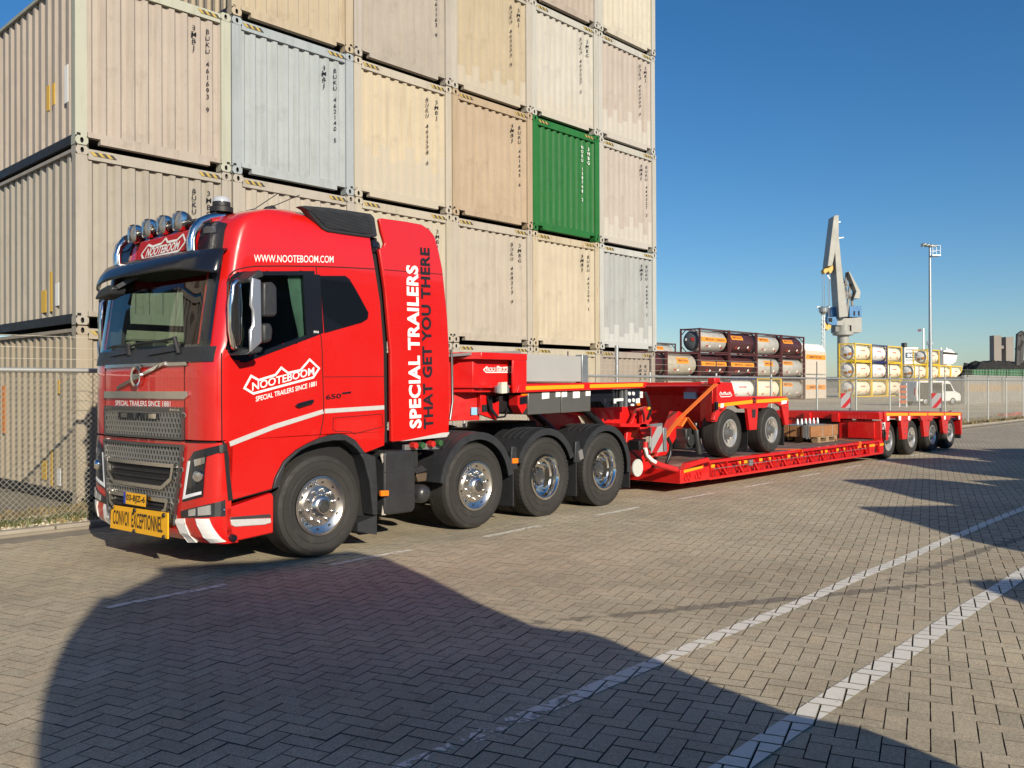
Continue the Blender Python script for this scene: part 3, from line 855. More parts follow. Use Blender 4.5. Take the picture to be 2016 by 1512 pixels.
red = mat('truck_red', (.58, .011, .008), .28, coat=1., var=.05, vscale=.6, spec=.5)
red_d = mat('trailer_red', (.60, .011, .010), .34, coat=.6, var=.08, vscale=1.5, bump=.015, bscale=8)
chrome = mat('chrome', (.82, .79, .74), .1, 1.)
alu = mat('polished_aluminium', (.74, .71, .66), .27, 1., var=.12, vscale=9)
satin = mat('satin_silver', (.55, .57, .6), .3, .8)
gunm = mat('grille_grey', (.2, .2, .2), .32, .85, var=.2)
refl = mat('reflective_tape', (.62, .62, .6), .35, .2, var=.12, vscale=40)
trim = mat('dark_trim', (.028, .03, .034), .5, var=.25, vscale=8, bump=.04, bscale=150)
gloss = mat('gloss_black', (.010, .012, .018), .12, coat=.6)
orange = mat('orange_lens', (.9, .2, .01), .25, coat=.4)
yel = mat('reflex_yellow', (.85, .36, .01), .4, var=.08, vscale=30)
plate_y = mat('plate_yellow', (.86, .43, .01), .4)
th = math.atan(.045)
TR = thing('truck_tractor', 'red four-axle truck tractor with white lettering and chrome wheels', 'truck', (.19, -5.73, 0), th)

def half(v, lo, sg, ax):                                # keep the side of a polygon where sg*(v-lo) <= 0
    out = []
    for i in range(len(v)):
        a, b = v[i], v[(i+1) % len(v)]
        da, db = sg*(a[ax]-lo), sg*(b[ax]-lo)
        if da <= 0: out.append(a)
        if da*db < 0:
            f_ = da/(da-db); out.append((a[0]+(b[0]-a[0])*f_, a[1]+(b[1]-a[1])*f_))
    return out
def onto(poly, off=.006, step=.05, rim=True, mb=None, mirror=False):
    """polygon in (run along the cab skin, height) laid on the curved cab front, off metres proud"""
    b = mb or MB()
    sg = -1 if mirror else 1
    p0, p1 = min(q[0] for q in poly), max(q[0] for q in poly)
    z0, z1 = min(q[1] for q in poly), max(q[1] for q in poly)
    n = max(1, int((p1-p0)/step)+1); k = max(1, int((z1-z0)/.05)+1)
    for i in range(n):
        c_ = half(half(poly, p0+(p1-p0)*i/n, -1, 0), p0+(p1-p0)*(i+1)/n, 1, 0)
        for j in range(k):
            d_ = half(half(c_, z0+(z1-z0)*j/k, -1, 1), z0+(z1-z0)*(j+1)/k, 1, 1)
            if len(d_) > 2: b.add([surf(sg*p, z, off) for p, z in d_], [tuple(range(len(d_)))])
    if rim:
        for a, c_ in zip(poly, poly[1:]+poly[:1]):
            m_ = max(1, int(math.hypot(c_[0]-a[0], c_[1]-a[1])/.06))
            for i in range(m_):
                u = [(a[0]+(c_[0]-a[0])*w/m_, a[1]+(c_[1]-a[1])*w/m_) for w in (i, i+1)]
                b.add([surf(sg*u[0][0], u[0][1], off), surf(sg*u[1][0], u[1][1], off), surf(sg*u[1][0], u[1][1], -.004), surf(sg*u[0][0], u[0][1], -.004)], [(0, 1, 2, 3)])
    return b
def inside(p, poly):
    x, y = p; r = False
    for (x0, y0), (x1, y1) in zip(poly, poly[1:]+poly[:1]):
        if (y0 > y) != (y1 > y) and x < (x1-x0)*(y-y0)/(y1-y0)+x0: r = not r
    return r
DOORWIN = [(-1.015,2.656),(-0.958,2.731),(-0.868,2.758),(-0.098,2.837),(-0.088,2.214),(-0.833,1.952),(-0.976,1.968),(-1.028,2.036)]
REARWIN = [(-0.009,2.81),(0.307,2.839),(0.359,2.813),(0.445,2.71),(0.614,2.478),(0.6,2.413),(0.525,2.372),(0.357,2.326),(0.042,2.24)]
# --- cab shell: rings of the plan outline lofted upwards, with real openings for the glass
TRZ = [(1.2, .835), (2.1, .822), (2.6, .775), (2.95, .705), (3.15, .665), (3.33, .645), (3.48, .60)]
INS = [(3.0, 0), (3.15, .006), (3.25, .016), (3.33, .036), (3.40, .085), (3.45, .17), (3.48, .3)]
SCREEN_Z = (2.09, 2.90)
zs = [1.22, 1.35, 1.5, 1.65, 1.8, 1.93]+[2.0+.04*i for i in range(24)]+[2.97, 3.06, 3.15, 3.2, 3.25, 3.29, 3.33, 3.37, 3.40, 3.43, 3.45, 3.47, 3.48]
corner_p = REF[31][0]
def ring(z):
    o = []
    r_ = lerp_tab(TRZ, z); ins = lerp_tab(INS, z)
    side_n = 22
    t_c = tf(z)+.16
    for i in range(side_n): o.append((r_+(t_c-r_)*i/side_n, 0.))
    for i in range(61):
        p = corner_p-(2*corner_p)*i/60
        o.append(surf(p, z)[:2])
    for i in range(1, side_n+1): o.append((t_c+(r_-t_c)*i/side_n, 2.4))
    k = (1.2-ins)/1.2
    return [(t+(.0 if ins == 0 else ins*.1), 1.2+(s-1.2)*k, z) for t, s in o]
shell = MB()
rings = [ring(z) for z in zs]
nr = len(rings[0])
for r_ in rings: shell.v += r_
for i in range(len(rings)-1):
    for j in range(nr):
        j2 = (j+1) % nr
        q = [rings[i][j], rings[i][j2], rings[i+1][j2], rings[i+1][j]]
        ct, cs, cz = (sum(v[k] for v in q)/4 for k in range(3))
        is_front = 22+8 <= j < 22+52
        if is_front and SCREEN_Z[0] < cz < SCREEN_Z[1]: continue
        if (cs < .02 or cs > 2.38) and inside((ct, cz), DOORWIN): continue
        shell.f.append((i*nr+j2, i*nr+j, (i+1)*nr+j, (i+1)*nr+j2)); shell.m.append(0)
shell.f.append(tuple(range((len(rings)-1)*nr, len(rings)*nr))[::-1]); shell.m.append(0)
cab = shell.build('cab_shell', red, TR, smooth=38)
# --- lower nose and bumper corner
nose = MB()
nz = [.28, .31, .34, .39, .45, .6, .8, 1.0, 1.2]
npn = 72
PMAX = corner_p+.1
for z in nz:
    for i in range(npn+1): nose.v.append(surf(PMAX-2*PMAX*i/npn, z))
for i in range(len(nz)-1):
    for j in range(npn): nose.f.append((i*(npn+1)+j+1, i*(npn+1)+j, (i+1)*(npn+1)+j, (i+1)*(npn+1)+j+1)); nose.m.append(0)
nose.add([surf(PMAX-2*PMAX*i/npn, .28) for i in range(npn+1)], [tuple(range(npn+1))])
nose.build('bumper', red, TR, smooth=38)
MB().side([(-1.1, .33), (.75, .33), (.75, 1.2), (-1.1, 1.2)], .16, 2.24).build('cab_underside', darkm, TR)
# --- lower door skin with the wheel arch cut out, both sides
arch = [(-0.574,0.734),(-0.54,0.842),(-0.445,0.99),(-0.299,1.089),(-0.165,1.146),(-0.03,1.19),(0.082,1.215),(0.197,1.226),(0.313,1.21),(0.43,1.147),(0.489,1.081),(0.56,1.008)]
lowdoor = [(-1.03, 1.225)]+[(-1.076,1.207),(-1.041,0.928),(-1.006,0.671)]+arch+[(0.833,1.073)]+[(.835, 1.225)]
for s0, s1 in ((0., .07), (2.33, 2.4)): MB().side(lowdoor, s0, s1).build('lower_door_skin', red, TR, bevel=.006)
inner = [(-0.497,0.751),(-0.437,0.945),(-0.352,1.018),(-0.255,1.081),(-0.141,1.122),(0,1.148),(0.139,1.161),(0.287,1.154),(0.379,1.103),(0.439,1.057),(0.492,1.002)]
for s0, s1 in ((-.022, .12), (2.28, 2.422)): MB().side(arch+inner[::-1], s0, s1).build('wheel_arch_lip', trim, TR, bevel=.008)
MB().side([(-1.022,0.659),(-0.546,0.726),(-0.54,0.755),(-1.021,0.714)], .012, .1).build('arch_gap', darkm, TR)
# step panel under the door
for s0, s1, sg in ((.0, .2, 1), (2.2, 2.4, -1)):
    b = MB()
    b.side([(-1.06, .285), (-.555, .315), (-.552, .66), (-.575, .70), (-1.06, .60)], s0, s1)
    b.build('step_panel', red, TR, bevel=.012)
MB().side([(-1.017,0.496),(-0.592,0.461),(-0.586,0.417),(-0.659,0.407),(-0.97,0.426),(-1.007,0.444)], -.012, .02).build('step_plate', refl, TR, bevel=.006)
MB().side([(-1.017,0.519),(-0.592,0.5),(-0.586,0.465),(-1.017,0.496)], -.006, .02).build('step_tread', gunm, TR, bevel=.003)
# --- glass
def patch(p0, p1, z0, z1, n, k, off, offz=None):
    b = MB()
    for j in range(k+1):
        z = z0+(z1-z0)*j/k
        for i in range(n+1): b.v.append(surf(p0+(p1-p0)*i/n, z, off if offz is None else offz(z)))
    for j in range(k):
        for i in range(n): b.f.append((j*(n+1)+i, j*(n+1)+i+1, (j+1)*(n+1)+i+1, (j+1)*(n+1)+i)); b.m.append(0)
    return b
wind = glass('windscreen_glass', (.74, .84, .76))
PW = 1.085
patch(PW, -PW, 2.06, 2.93, 40, 6, .006).build('windscreen', wind, TR, smooth=True)
fr_ = MB()
for a, b_, z0, z1 in ((PW+.015, -PW-.015, 2.04, 2.10), (PW+.015, -PW-.015, 2.88, 2.95)): 
    q = patch(a, b_, z0, z1, 40, 1, .009); fr_.add(q.v, q.f)
for sg in (1, -1):
    q = patch(sg*(PW+.015), sg*(PW-.13), 2.1, 2.88, 3, 5, .009); fr_.add(q.v, q.f if sg > 0 else [f_[::-1] for f_ in q.f])
fr_.build('windscreen_border', gloss, TR, smooth=True)
for sg in (1, -1): patch(sg*(PW-.12), sg*(PW+.35), 2.0, 2.95, 8, 5, -.03).build('pillar_trim', mat('pillar_trim', (.03, .03, .03), .7), TR)
dg = glass('door_glass', (.62, .72, .68), 1.)
for s0 in (.012, 2.384): MB().side(DOORWIN, s0, s0+.004).build('door_window', dg, TR)
for s0, s1 in ((-.006, .03), (2.37, 2.406)):
    win_frame = MB()
    cx = sum(p[0] for p in DOORWIN)/8; cz = sum(p[1] for p in DOORWIN)/8
    for a, c_ in zip(DOORWIN, DOORWIN[1:]+DOORWIN[:1]):
        ins_ = lambda p, k: (p[0]+(cx-p[0])*k, p[1]+(cz-p[1])*k)
        win_frame.side([ins_(a, -.035), ins_(c_, -.035), ins_(c_, .07), ins_(a, .07)], s0, s1)
    win_frame.build('window_frame', gloss, TR)
MB().side([(-0.213,2.806),(-0.086,2.818),(-0.076,2.204),(-0.173,2.175)], -.008, .02).side([(-0.104,2.816),(-0.009,2.82),(0.029,2.244),(-0.076,2.204)], -.007, .02).build('window_pillar', gloss, TR)
for s0 in (-.006, 2.396): MB().side(REARWIN, s0, s0+.01).build('rear_window', mat('privacy_glass', (.006, .008, .012), .03, coat=1., spec=1.), TR)
# --- interior seen through the glass
itm = mat('cab_interior', (.09, .085, .08), .8); seatm = mat('seat_cloth', (.05, .05, .055), .9, bump=.2, bscale=120)
MB().box(-1.02, .12, 1.3, .75, 2.28, 1.5).box(.55, .1, 1.3, .62, 2.3, 3.1).build('cab_floor', itm, TR)
dash = MB().side([(-1.12, 1.6), (-.72, 1.6), (-.7, 1.98), (-.85, 2.06), (-1.12, 2.09)], .1, 2.3)
dash.box(-1.05, 1.35, 2.06, -.9, 1.75, 2.17).box(-1.08, .85, 2.06, -1.0, 1.0, 2.13).build('dashboard', mat('dash', (.035, .035, .035), .7), TR, bevel=.02)
b = MB().lathe([(.21, -.013), (.235, -.013), (.235, .013), (.21, .013)], (0, 0, 0), 'z', 28, closed=True).beam((-.21, 0, 0), (.21, 0, 0), .05, .02)
o = b.build('steering_wheel', black, TR, smooth=True); o.location = (-.62, .62, 2.1); o.rotation_euler = (0, math.radians(38), 0)
for s_ in (.35, 1.55):
    b = MB().box(-.3, s_, 1.55, .22, s_+.5, 1.72).side([(.1, 1.7), (.24, 1.7), (.36, 2.5), (.26, 2.5)], s_+.02, s_+.48).box(.26, s_+.12, 2.5, .36, s_+.38, 2.72)
    b.build('seat', seatm, TR, bevel=.05)
cm = mat('curtain_cloth', (.45, .55, .48), .9, var=.2, vscale=15)
b = MB(); nfold = 26
for i in range(nfold+1):
    x = i/nfold
    for zz, wd, sh in ((2.82, .26, -.03), (2.5, .19, .03), (2.25, .07, .10), (2.2, .04, .115), (2.0, .07, .10)):
        b.v.append((-.33+sh+wd*x, .06+.014*math.sin(i*2.1), zz))
for i in range(nfold):
    for j in range(4): b.f.append((i*5+j, i*5+j+1, (i+1)*5+j+1, (i+1)*5+j)); b.m.append(0)
b.build('curtain', cm, TR, smooth=80)
b = MB()
for i in range(19): 
    for zz in (2.05, 2.9): b.v.append((-.55+.9*i/18, 2.3+.02*math.sin(i*2.3), zz))
for i in range(18): b.f.append((i*2, i*2+2, i*2+3, i*2+1)); b.m.append(0)
MB().box(-1.0, .25, 2.86, -.6, 2.15, 2.9).build('header_shelf', itm, TR)
# --- seams in the skin
sm = mat('panel_gap', (.03, .004, .004), .8)
b = MB()
b.strip([(-1.1,2.011),(-1.101,1.621),(-1.097,1.217)], .008, -.002)
b.strip([(-0.055,2.897),(-0.008,2.318),(0.016,2.066),(0.033,1.507),(0.026,1.375),(-0.018,1.194)], .008, -.002)
b.strip([(-1.036,2.673),(-1.015,2.726),(-0.963,2.773),(-0.868,2.805),(-0.76,2.83),(-0.424,2.867),(-0.061,2.899),(0.314,2.926),(0.699,2.948)], .009, -.002)
b.strip([(0.034,1.802),(0.829,1.812)], .005, -.002)
MB().side([(-1.097,1.226),(-1.051,1.178),(-1.031,1.066),(-1.021,0.903),(-0.99,0.674),(-1.037,0.669),(-1.062,0.93),(-1.077,1.115)], -.006, .01).build('door_gap', darkm, TR)
b.strip([(0.152,1.387),(0.798,1.411),(0.812,1.275),(0.419,1.216),(0.373,1.239),(0.177,1.252),(0.146,1.274),(0.152,1.387)], .005, -.002)
b.build('door_seam', sm, TR)
# --- lettering and tape on the side
def sidetext(s, a, e, h, m, bold, nm='lettering', dep=-.005, par=None, space=1.):
    return text(nm, s, (a[0], dep, a[1]), (e[0]-a[0], 0, e[1]-a[1]), (0, 0, h), m, par or TR, bold=bold, space=space)
a, e = [(-0.763,2.868),(0.158,2.957)]; sidetext('WWW.NOOTEBOOM.COM', a, e, .07, white_p, .004)
a, e = [(-0.786,1.667),(-0.083,1.824)]; sidetext('NOOTEBOOM', a, e, .076, white_p, .018)
a, e = [(-0.748,1.565),(-0.056,1.713)]; sidetext('SPECIAL TRAILERS SINCE 1881', a, e, .048, white_p, .012)
a, e = [(0.058,1.573),(0.25,1.586)]; sidetext('650', a, e, .05, gloss, .02)
MB().side([(0.256,1.627),(0.374,1.636),(0.374,1.657),(0.256,1.643)], -.008, .002).build('badge', chrome, TR)
def outline(poly, w, s0, m, par, name='logo_outline'):
    n_ = len(poly); b = MB()
    ar = sum(poly[i][0]*poly[(i+1) % n_][1]-poly[(i+1) % n_][0]*poly[i][1] for i in range(n_))
    if ar < 0: poly = poly[::-1]
    inn = []
    for i in range(n_):
        p0, p1, p2 = Vector(poly[i-1]), Vector(poly[i]), Vector(poly[(i+1) % n_])
        d1, d2 = (p1-p0).normalized(), (p2-p1).normalized()
        n1, n2 = Vector((-d1.y, d1.x)), Vector((-d2.y, d2.x))
        k = (n1+n2); k = k/max(.35, k.dot(n1)) if k.length > .01 else n1
        inn.append(tuple(p1+k*w))
    for i in range(n_):
        j = (i+1) % n_
        b.add([(poly[i][0], s0, poly[i][1]), (poly[j][0], s0, poly[j][1]), (inn[j][0], s0, inn[j][1]), (inn[i][0], s0, inn[i][1])], [(0, 1, 2, 3)])
    return b.build(name, m, par)
LOGO = [(-0.882,1.689),(-0.801,1.82),(-0.715,1.778),(-0.537,1.827),(-0.468,1.901),(-0.388,1.848),(-0.252,1.875),(-0.138,1.986),(-0.009,1.888),(-0.09,1.786),(-0.775,1.631)]
outline(LOGO, .021, -.005, white_p, TR)
MB().side([(-1.025,1.206),(-0.544,1.349),(0.02,1.477),(0.033,1.436),(-0.538,1.303),(-1.015,1.162)], -.005, .002).side([(0.045,1.481),(0.827,1.503),(0.827,1.459),(0.045,1.436)], -.005, .002).build('reflective_stripe', refl, TR)
b = MB().side([(-0.319,1.519),(-0.289,1.543),(-0.115,1.58),(-0.097,1.56),(-0.121,1.535),(-0.277,1.498)], -.03, -.012).side([(-0.307,1.528),(-0.277,1.538),(-0.277,1.513),(-0.301,1.509)], -.02, .002).side([(-0.145,1.561),(-0.109,1.57),(-0.109,1.545),(-0.145,1.536)], -.02, .002)
b.build('door_handle', gloss, TR, bevel=.005)
text('badge_lettering', 'FH16', ([(-0.091,2.234)][0][0], -.011, [(-0.091,2.234)][0][1]), (.06, 0, .003), (0, 0, .024), white_p, TR, bold=.03)
# --- front panel furniture
def fronttext(s, p0, p1, z0, z1, m, bold, off=.009):
    v, f_ = glyphs(s, bold)
    return MB().add([surf(p0+(p1-p0)*x, z0+(z1-z0)*y, off) for x, y in v], f_).build('lettering', m, TR)
onto([(-1.14, 1.935), (1.165, 1.935), (1.165, 2.075), (-1.14, 2.075)], .012).build('wiper_cowl', trim, TR, smooth=True)
onto([(-.8, 1.905), (.84, 1.905), (.82, 1.937), (-.8, 1.937)], .016).build('chrome_strip', alu, TR)
onto([(-.82, 1.595), (.8, 1.595), (.86, 1.625), (.84, 1.665), (-.82, 1.665)], .018).build('chrome_strip', alu, TR)
b = onto([(-.83, 1.9), (-.822, 1.9), (-.822, 1.21), (-.83, 1.21)], .003); onto([(.775, 1.9), (.783, 1.9), (.783, 1.21), (.775, 1.21)], .003, mb=b)
onto([(.78, 1.205), (1.19, 1.21), (1.19, 1.195), (.78, 1.19)], .003, mb=b); b.build('nose_gap', sm, TR)
fronttext('SPECIAL TRAILERS SINCE 1881', .58, -.66, 1.525, 1.572, white_p, .012) if False else fronttext('SPECIAL TRAILERS SINCE 1881', -.56, .55, 1.52, 1.572, white_p, .012, .006)
bar = MB()
b0, b1 = [(-0.466,1.698),(0.49,1.931)]
for k in range(10):
    u0, u1 = k/10, (k+1)/10
    q0, q1 = [(b0[0]+(b1[0]-b0[0])*u, b0[1]+(b1[1]-b0[1])*u) for u in (u0, u1)]
    bar.hexa([surf(q0[0], q0[1]-.016, .004), surf(q0[0], q0[1]-.016, .03), surf(q1[0], q1[1]-.016, .03), surf(q1[0], q1[1]-.016, .004), surf(q0[0], q0[1]+.016, .004), surf(q0[0], q0[1]+.016, .03), surf(q1[0], q1[1]+.016, .03), surf(q1[0], q1[1]+.016, .004)])
bar.build('diagonal_bar', chrome, TR)
ex, ez = -.03, 1.81
b = MB().lathe([(.075, -.03), (.1, -.035), (.1, 0), (.075, 0)], (0, 0, 0), 'x', 28, closed=True).box(-.03, -.07, -.025, -.005, .07, .025).tube([(-.02, -.06, .07), (-.02, -.1, .105)], .012, 6)
o = b.build('emblem', chrome, TR, smooth=True); pt = surf(ex, ez, .01); o.location = pt
# --- grille: perforated plates built as rows of hexagonal rings over a dark core
def hexes(poly, pitch=.056, wall=.0085, off=.012, depth=.02):
    b = MB()
    p0, p1 = min(q[0] for q in poly), max(q[0] for q in poly); z0, z1 = min(q[1] for q in poly), max(q[1] for q in poly)
    r = pitch/math.sqrt(3)
    j = 0; z = z0+r
    while z < z1:
        p = p0+(pitch/2 if j % 2 else 0)
        while p < p1:
            if inside((p, z), poly):
                o_ = [(p+r*math.sin(k*math.pi/3), z+r*math.cos(k*math.pi/3)) for k in range(6)]
                i_ = [(p+(r-wall)*math.sin(k*math.pi/3), z+(r-wall)*math.cos(k*math.pi/3)) for k in range(6)]
                vs = [surf(*q, off) for q in o_]+[surf(*q, off+.003) for q in i_]+[surf(*q, off-depth) for q in i_]
                b.add(vs, [(k, (k+1) % 6, 6+(k+1) % 6, 6+k) for k in range(6)]+[(6+k, 6+(k+1) % 6, 12+(k+1) % 6, 12+k) for k in range(6)])
            p += pitch
        z += r*1.5; j += 1
    return b
def framed(poly, w, off, m, name, mb=None):
    n_ = len(poly); b = mb or MB()
    cx, cz = sum(p[0] for p in poly)/n_, sum(p[1] for p in poly)/n_
    for a, c_ in zip(poly, poly[1:]+poly[:1]):
        for k in range(8):
            q = []
            for u in (k/8, (k+1)/8):
                x, z = a[0]+(c_[0]-a[0])*u, a[1]+(c_[1]-a[1])*u
                l = math.hypot(cx-x, cz-z); nx, nz_ = -(c_[1]-a[1]), c_[0]-a[0]
                ll = math.hypot(nx, nz_); nx, nz_ = nx/ll, nz_/ll
                if nx*(cx-x)+nz_*(cz-z) < 0: nx, nz_ = -nx, -nz_
                q.append(((x, z), (x+nx*w, z+nz_*w)))
            (o0, i0), (o1, i1) = q
            b.hexa([surf(*o0, -.01), surf(*o1, -.01), surf(*i1, -.01), surf(*i0, -.01), surf(*o0, off), surf(*o1, off), surf(*i1, off), surf(*i0, off)])
    return b if mb else b.build(name, m, TR)
gmesh = mat('grille_mesh', (.5, .49, .47), .28, .9, var=.15)
core = mat('grille_core', (.02, .02, .02), .6)
UG = [(-.79, 1.215), (.775, 1.215), (.78, 1.515), (-.79, 1.515)]
onto(UG, .005).build('grille_core', core, TR)
o = hexes(UG).build('grille_mesh', gmesh, TR); o['kind'] = 'stuff'
framed(UG, .022, .03, gunm, 'grille_frame')
onto([(-.78, 1.475), (.77, 1.475), (.77, 1.51), (-.78, 1.51)], .026).build('grille_header', gunm, TR)
text_z = 1.481
fronttext('POWER', -.74, -.58, text_z, text_z+.022, chrome, .03, .031)
fronttext('FH16', .58, .74, text_z, text_z+.022, chrome, .03, .031)
for pa, pb in ((-.44, -.02), (.03, .36)):
    onto([(pa, 1.40), (pb, 1.40), (pb, 1.455), (pa, 1.455)], .028).build('grille_slot', gloss, TR)
for pc in (-.3, .27): onto([(pc-.07, 1.405), (pc+.07, 1.405), (pc+.07, 1.45), (pc-.07, 1.45)], .034).build('grille_lamp', chrome, TR)
LG = [(-.82, 1.17), (.775, 1.17), (.74, .85), (.66, .42), (-.66, .42), (-.76, .85)]
onto(LG, .007).build('grille_core', core, TR)
o = hexes(LG).build('grille_mesh', gmesh, TR); o['kind'] = 'stuff'
framed(LG, .025, .03, gunm, 'grille_frame')
for zt, zb, w in ((.99, .74, .68), (.66, .45, .6)):
    OP = [(-w, zt), (w, zt), (w-.03, zb+.1), (w-.2, zb), (-w+.2, zb), (-w+.03, zb+.1)]
    onto(OP, .02).build('air_intake', darkm, TR)
    framed(OP, .035, .05, alu, 'intake_frame')
    for k in range(3):
        z = zb+.06+(zt-zb-.06)*(k+.5)/3.2
        onto([(-w+.12, z), (w-.12, z), (w-.12, z+.02), (-w+.12, z+.02)], .032).build('intake_slat', black, TR)
# number plate and warning board
onto([(-.12, .58), (.22, .58), (.22, .665), (-.12, .665)], .07).build('plate_holder', black, TR)
b = onto([(-.17, .565), (.27, .565), (.27, .68), (-.17, .68)], .078, rim=False); b.build('number_plate', plate_y, TR)
onto([(-.17, .567), (-.125, .567), (-.125, .678), (-.17, .678)], .081, rim=False).build('plate_band', mat('plate_blue', (.01, .05, .4), .4), TR)
fronttext('03-BJZ-6', -.11, .255, .585, .662, black_p, .02, .083)
pl = [(1.653,0.524),(0.53,0.544),(0.531,0.305),(1.676,0.292)]
WBx = -1.335
MB().add([(WBx, s_, z) for s_, z in pl]+[(WBx+.012, s_, z) for s_, z in pl], [(0, 1, 2, 3), (7, 6, 5, 4), (0, 4, 5, 1), (1, 5, 6, 2), (2, 6, 7, 3), (3, 7, 4, 0)]).build('warning_board', plate_y, TR)
def quadtext(s, A, B, C_, D, m, bold, x0, dx, y0, dy):
    """lettering stretched over a board with corners A (top left) B C D"""
    A, B, C_, D = map(Vector, (A, B, C_, D))
    def fn(x, y):
        u, v = x0+dx*x, y0+dy*y
        return tuple((D+(C_-D)*u)*(1-v)+(A+(B-A)*u)*v)
    return text('lettering', s, (0, 0, 0), (1, 0, 0), (0, 0, 1), m, TR, bold=bold, fn=fn)
q = [(WBx-.004, s_, z) for s_, z in pl]
quadtext('CONVOI  EXCEPTIONNEL', *q, black_p, .012, .05, .87, .2, .62)
for u, v in ((.45, .92), (.45, .06), (.95, .9), (.95, .05), (.04, .93)):
    A, B, C_, D = map(Vector, q); p = (D+(C_-D)*u)*(1-v)+(A+(B-A)*u)*v
    MB().lathe([(.018, -.014), (.022, 0), (0, .004)], p, 'x', 10).build('bolt', black, TR)
# head lamps, fog lamps, indicator
HL = [(0.854,1.033),(0.934,1.115),(1.206,1.176),(1.254,1.179),(1.258,1.124),(1.094,1.075),(1.078,0.95),(1.066,0.712),(0.774,0.645)]
for mir in (False, True):
    onto(HL, .008, mirror=mir).build('headlamp', gloss, TR, smooth=True)
    b = onto([(0.942,1.041),(1.086,1.07),(1.082,1.015),(0.962,0.982)], .014, mirror=mir)
    b.build('lamp_reflector', chrome, TR)
    onto([(0.846,1.023),(0.882,1.029),(0.814,0.709),(1.05,0.761),(1.05,0.734),(0.782,0.669)], .013, mirror=mir).build('daytime_light', mat('drl', (.8, .82, .85), .3), TR)
    pc, pz = [(1.018,0.893)][0]
    o = MB().lathe([(.0, -.03), (.04, -.028), (.055, -.01), (.055, .02)], (0, 0, 0), 'x', 20).build('projector_lens', chrome, TR, smooth=True)
    o.location = surf(-pc if mir else pc, pz, .01); o.rotation_euler = (0, 0, math.radians(-20 if mir else 40))
    onto([(1.214,1.181),(1.258,1.188),(1.266,1.119),(1.218,1.107)], .02, mirror=mir).build('lamp_corner', trim, TR)
    FL = [(0.746,0.559),(0.834,0.58),(1.178,0.66),(1.282,0.682),(1.29,0.534),(1.186,0.537),(0.758,0.499)]
    onto(FL, .006, mirror=mir).build('foglamp_bezel', trim, TR)
    b = onto([(0.886,0.58),(0.978,0.601),(0.978,0.537),(0.89,0.525)], .016, mirror=mir); onto([(1.018,0.613),(1.154,0.642),(1.158,0.555),(1.022,0.54)], .016, mirror=mir, mb=b)
    b.build('foglamp', mat('lamp_glass', (.75, .76, .76), .12, .7), TR)
    o = MB().lathe([(.012, 0), (.018, -.012), (.022, 0)], (0, 0, 0), 'x', 12).build('tow_eye', chrome, TR); o.location = surf(*((-1 if mir else 1)*v if i == 0 else v for i, v in enumerate([(1.266,0.592)][0])), .008)
    for pp in ([(0.65,0.481),(0.806,0.494),(0.878,0.272),(0.746,0.258)], [(0.982,0.509),(1.138,0.518),(1.242,0.303),(1.082,0.286)]):
        onto(pp, .009, mirror=mir, step=.03).build('warning_stripe', white_p, TR)
    b = MB().lathe([(.0, -.05), (.03, -.045), (.036, -.02), (.036, .02)], (0, 0, 0), 'y', 14)
    o = b.build('side_lamp', [gloss], TR, smooth=True); o.location = (-1.0, 0 if not mir else 2.4, .33)
    if mir: o.rotation_euler = (0, 0, math.pi)
# --- sun visor, dark brow and upper corner caps
vis = gloss_b = mat('visor_blue_black', (.009, .011, .018), .22, coat=.15)
VZ = [(2.80, .19), (2.825, .195), (2.90, .175), (2.965, .12), (2.985, .03)]
b = MB()
NV = 48
for z, o_ in VZ:
    for i in range(NV+1):
        p = 1.14-2.28*i/NV
        drop = .07*max(0, (abs(p)-.55)/.6)**1.6
        b.v.append(surf(p, z-drop*(1 if z < 2.95 else .3), o_*(1-.45*max(0, (abs(p)-.7)/.44)**2)))
for j in range(len(VZ)-1):
    for i in range(NV): b.f.append((j*(NV+1)+i, j*(NV+1)+i+1, (j+1)*(NV+1)+i+1, (j+1)*(NV+1)+i)); b.m.append(0)
o = b.build('sun_visor', vis, TR, smooth=60); s_ = o.modifiers.new('s', 'SOLIDIFY'); s_.thickness = .014; s_.offset = -1
BROW = [(0.69,3.028),(0.678,3.253),(0.818,3.28),(1.034,3.226),(1.094,2.828),(1.07,2.739),(1.062,2.645),(0.954,2.804)]
for mir in (False, True):
    onto(BROW, .012, mirror=mir).build('corner_cap', mat('cap_navy', (.010, .013, .022), .3), TR, smooth=60)
    onto([(0.702,3.213),(0.73,3.231),(0.894,3.211),(0.946,3.144),(0.746,3.156)], .02, mirror=mir).build('marker_lamp', mat('clear_lens', (.12, .12, .13), .2, .3), TR)
# --- lit roof sign
SG = [(1.62,2.974),(0.541,2.997),(0.44,3.186),(1.459,3.174)]
sx = -1.12
b = MB().add([(sx, s_, z) for s_, z in SG]+[(-1.04, s_, z+.01) for s_, z in SG], [(0, 1, 2, 3), (7, 6, 5, 4), (0, 4, 5, 1), (1, 5, 6, 2), (2, 6, 7, 3), (3, 7, 4, 0)])
b.build('roof_sign', mat('sign_red', (.5, .008, .012), .25, coat=.5), TR, bevel=.01)
q = [(sx-.004, *SG[3]), (sx-.004, *SG[2]), (sx-.004, *SG[1]), (sx-.004, *SG[0])]
quadtext('NOOTEBOOM', *q, white_p, .03, .22, .6, .14, .42)
A, B, C_, D = map(Vector, q)
lo = [(.12, .34), (.2, .74), (.3, .6), (.46, .64), (.52, .86), (.58, .64), (.75, .62), (.84, .84), (.92, .45), (.84, .06), (.2, .06)]
b = MB()
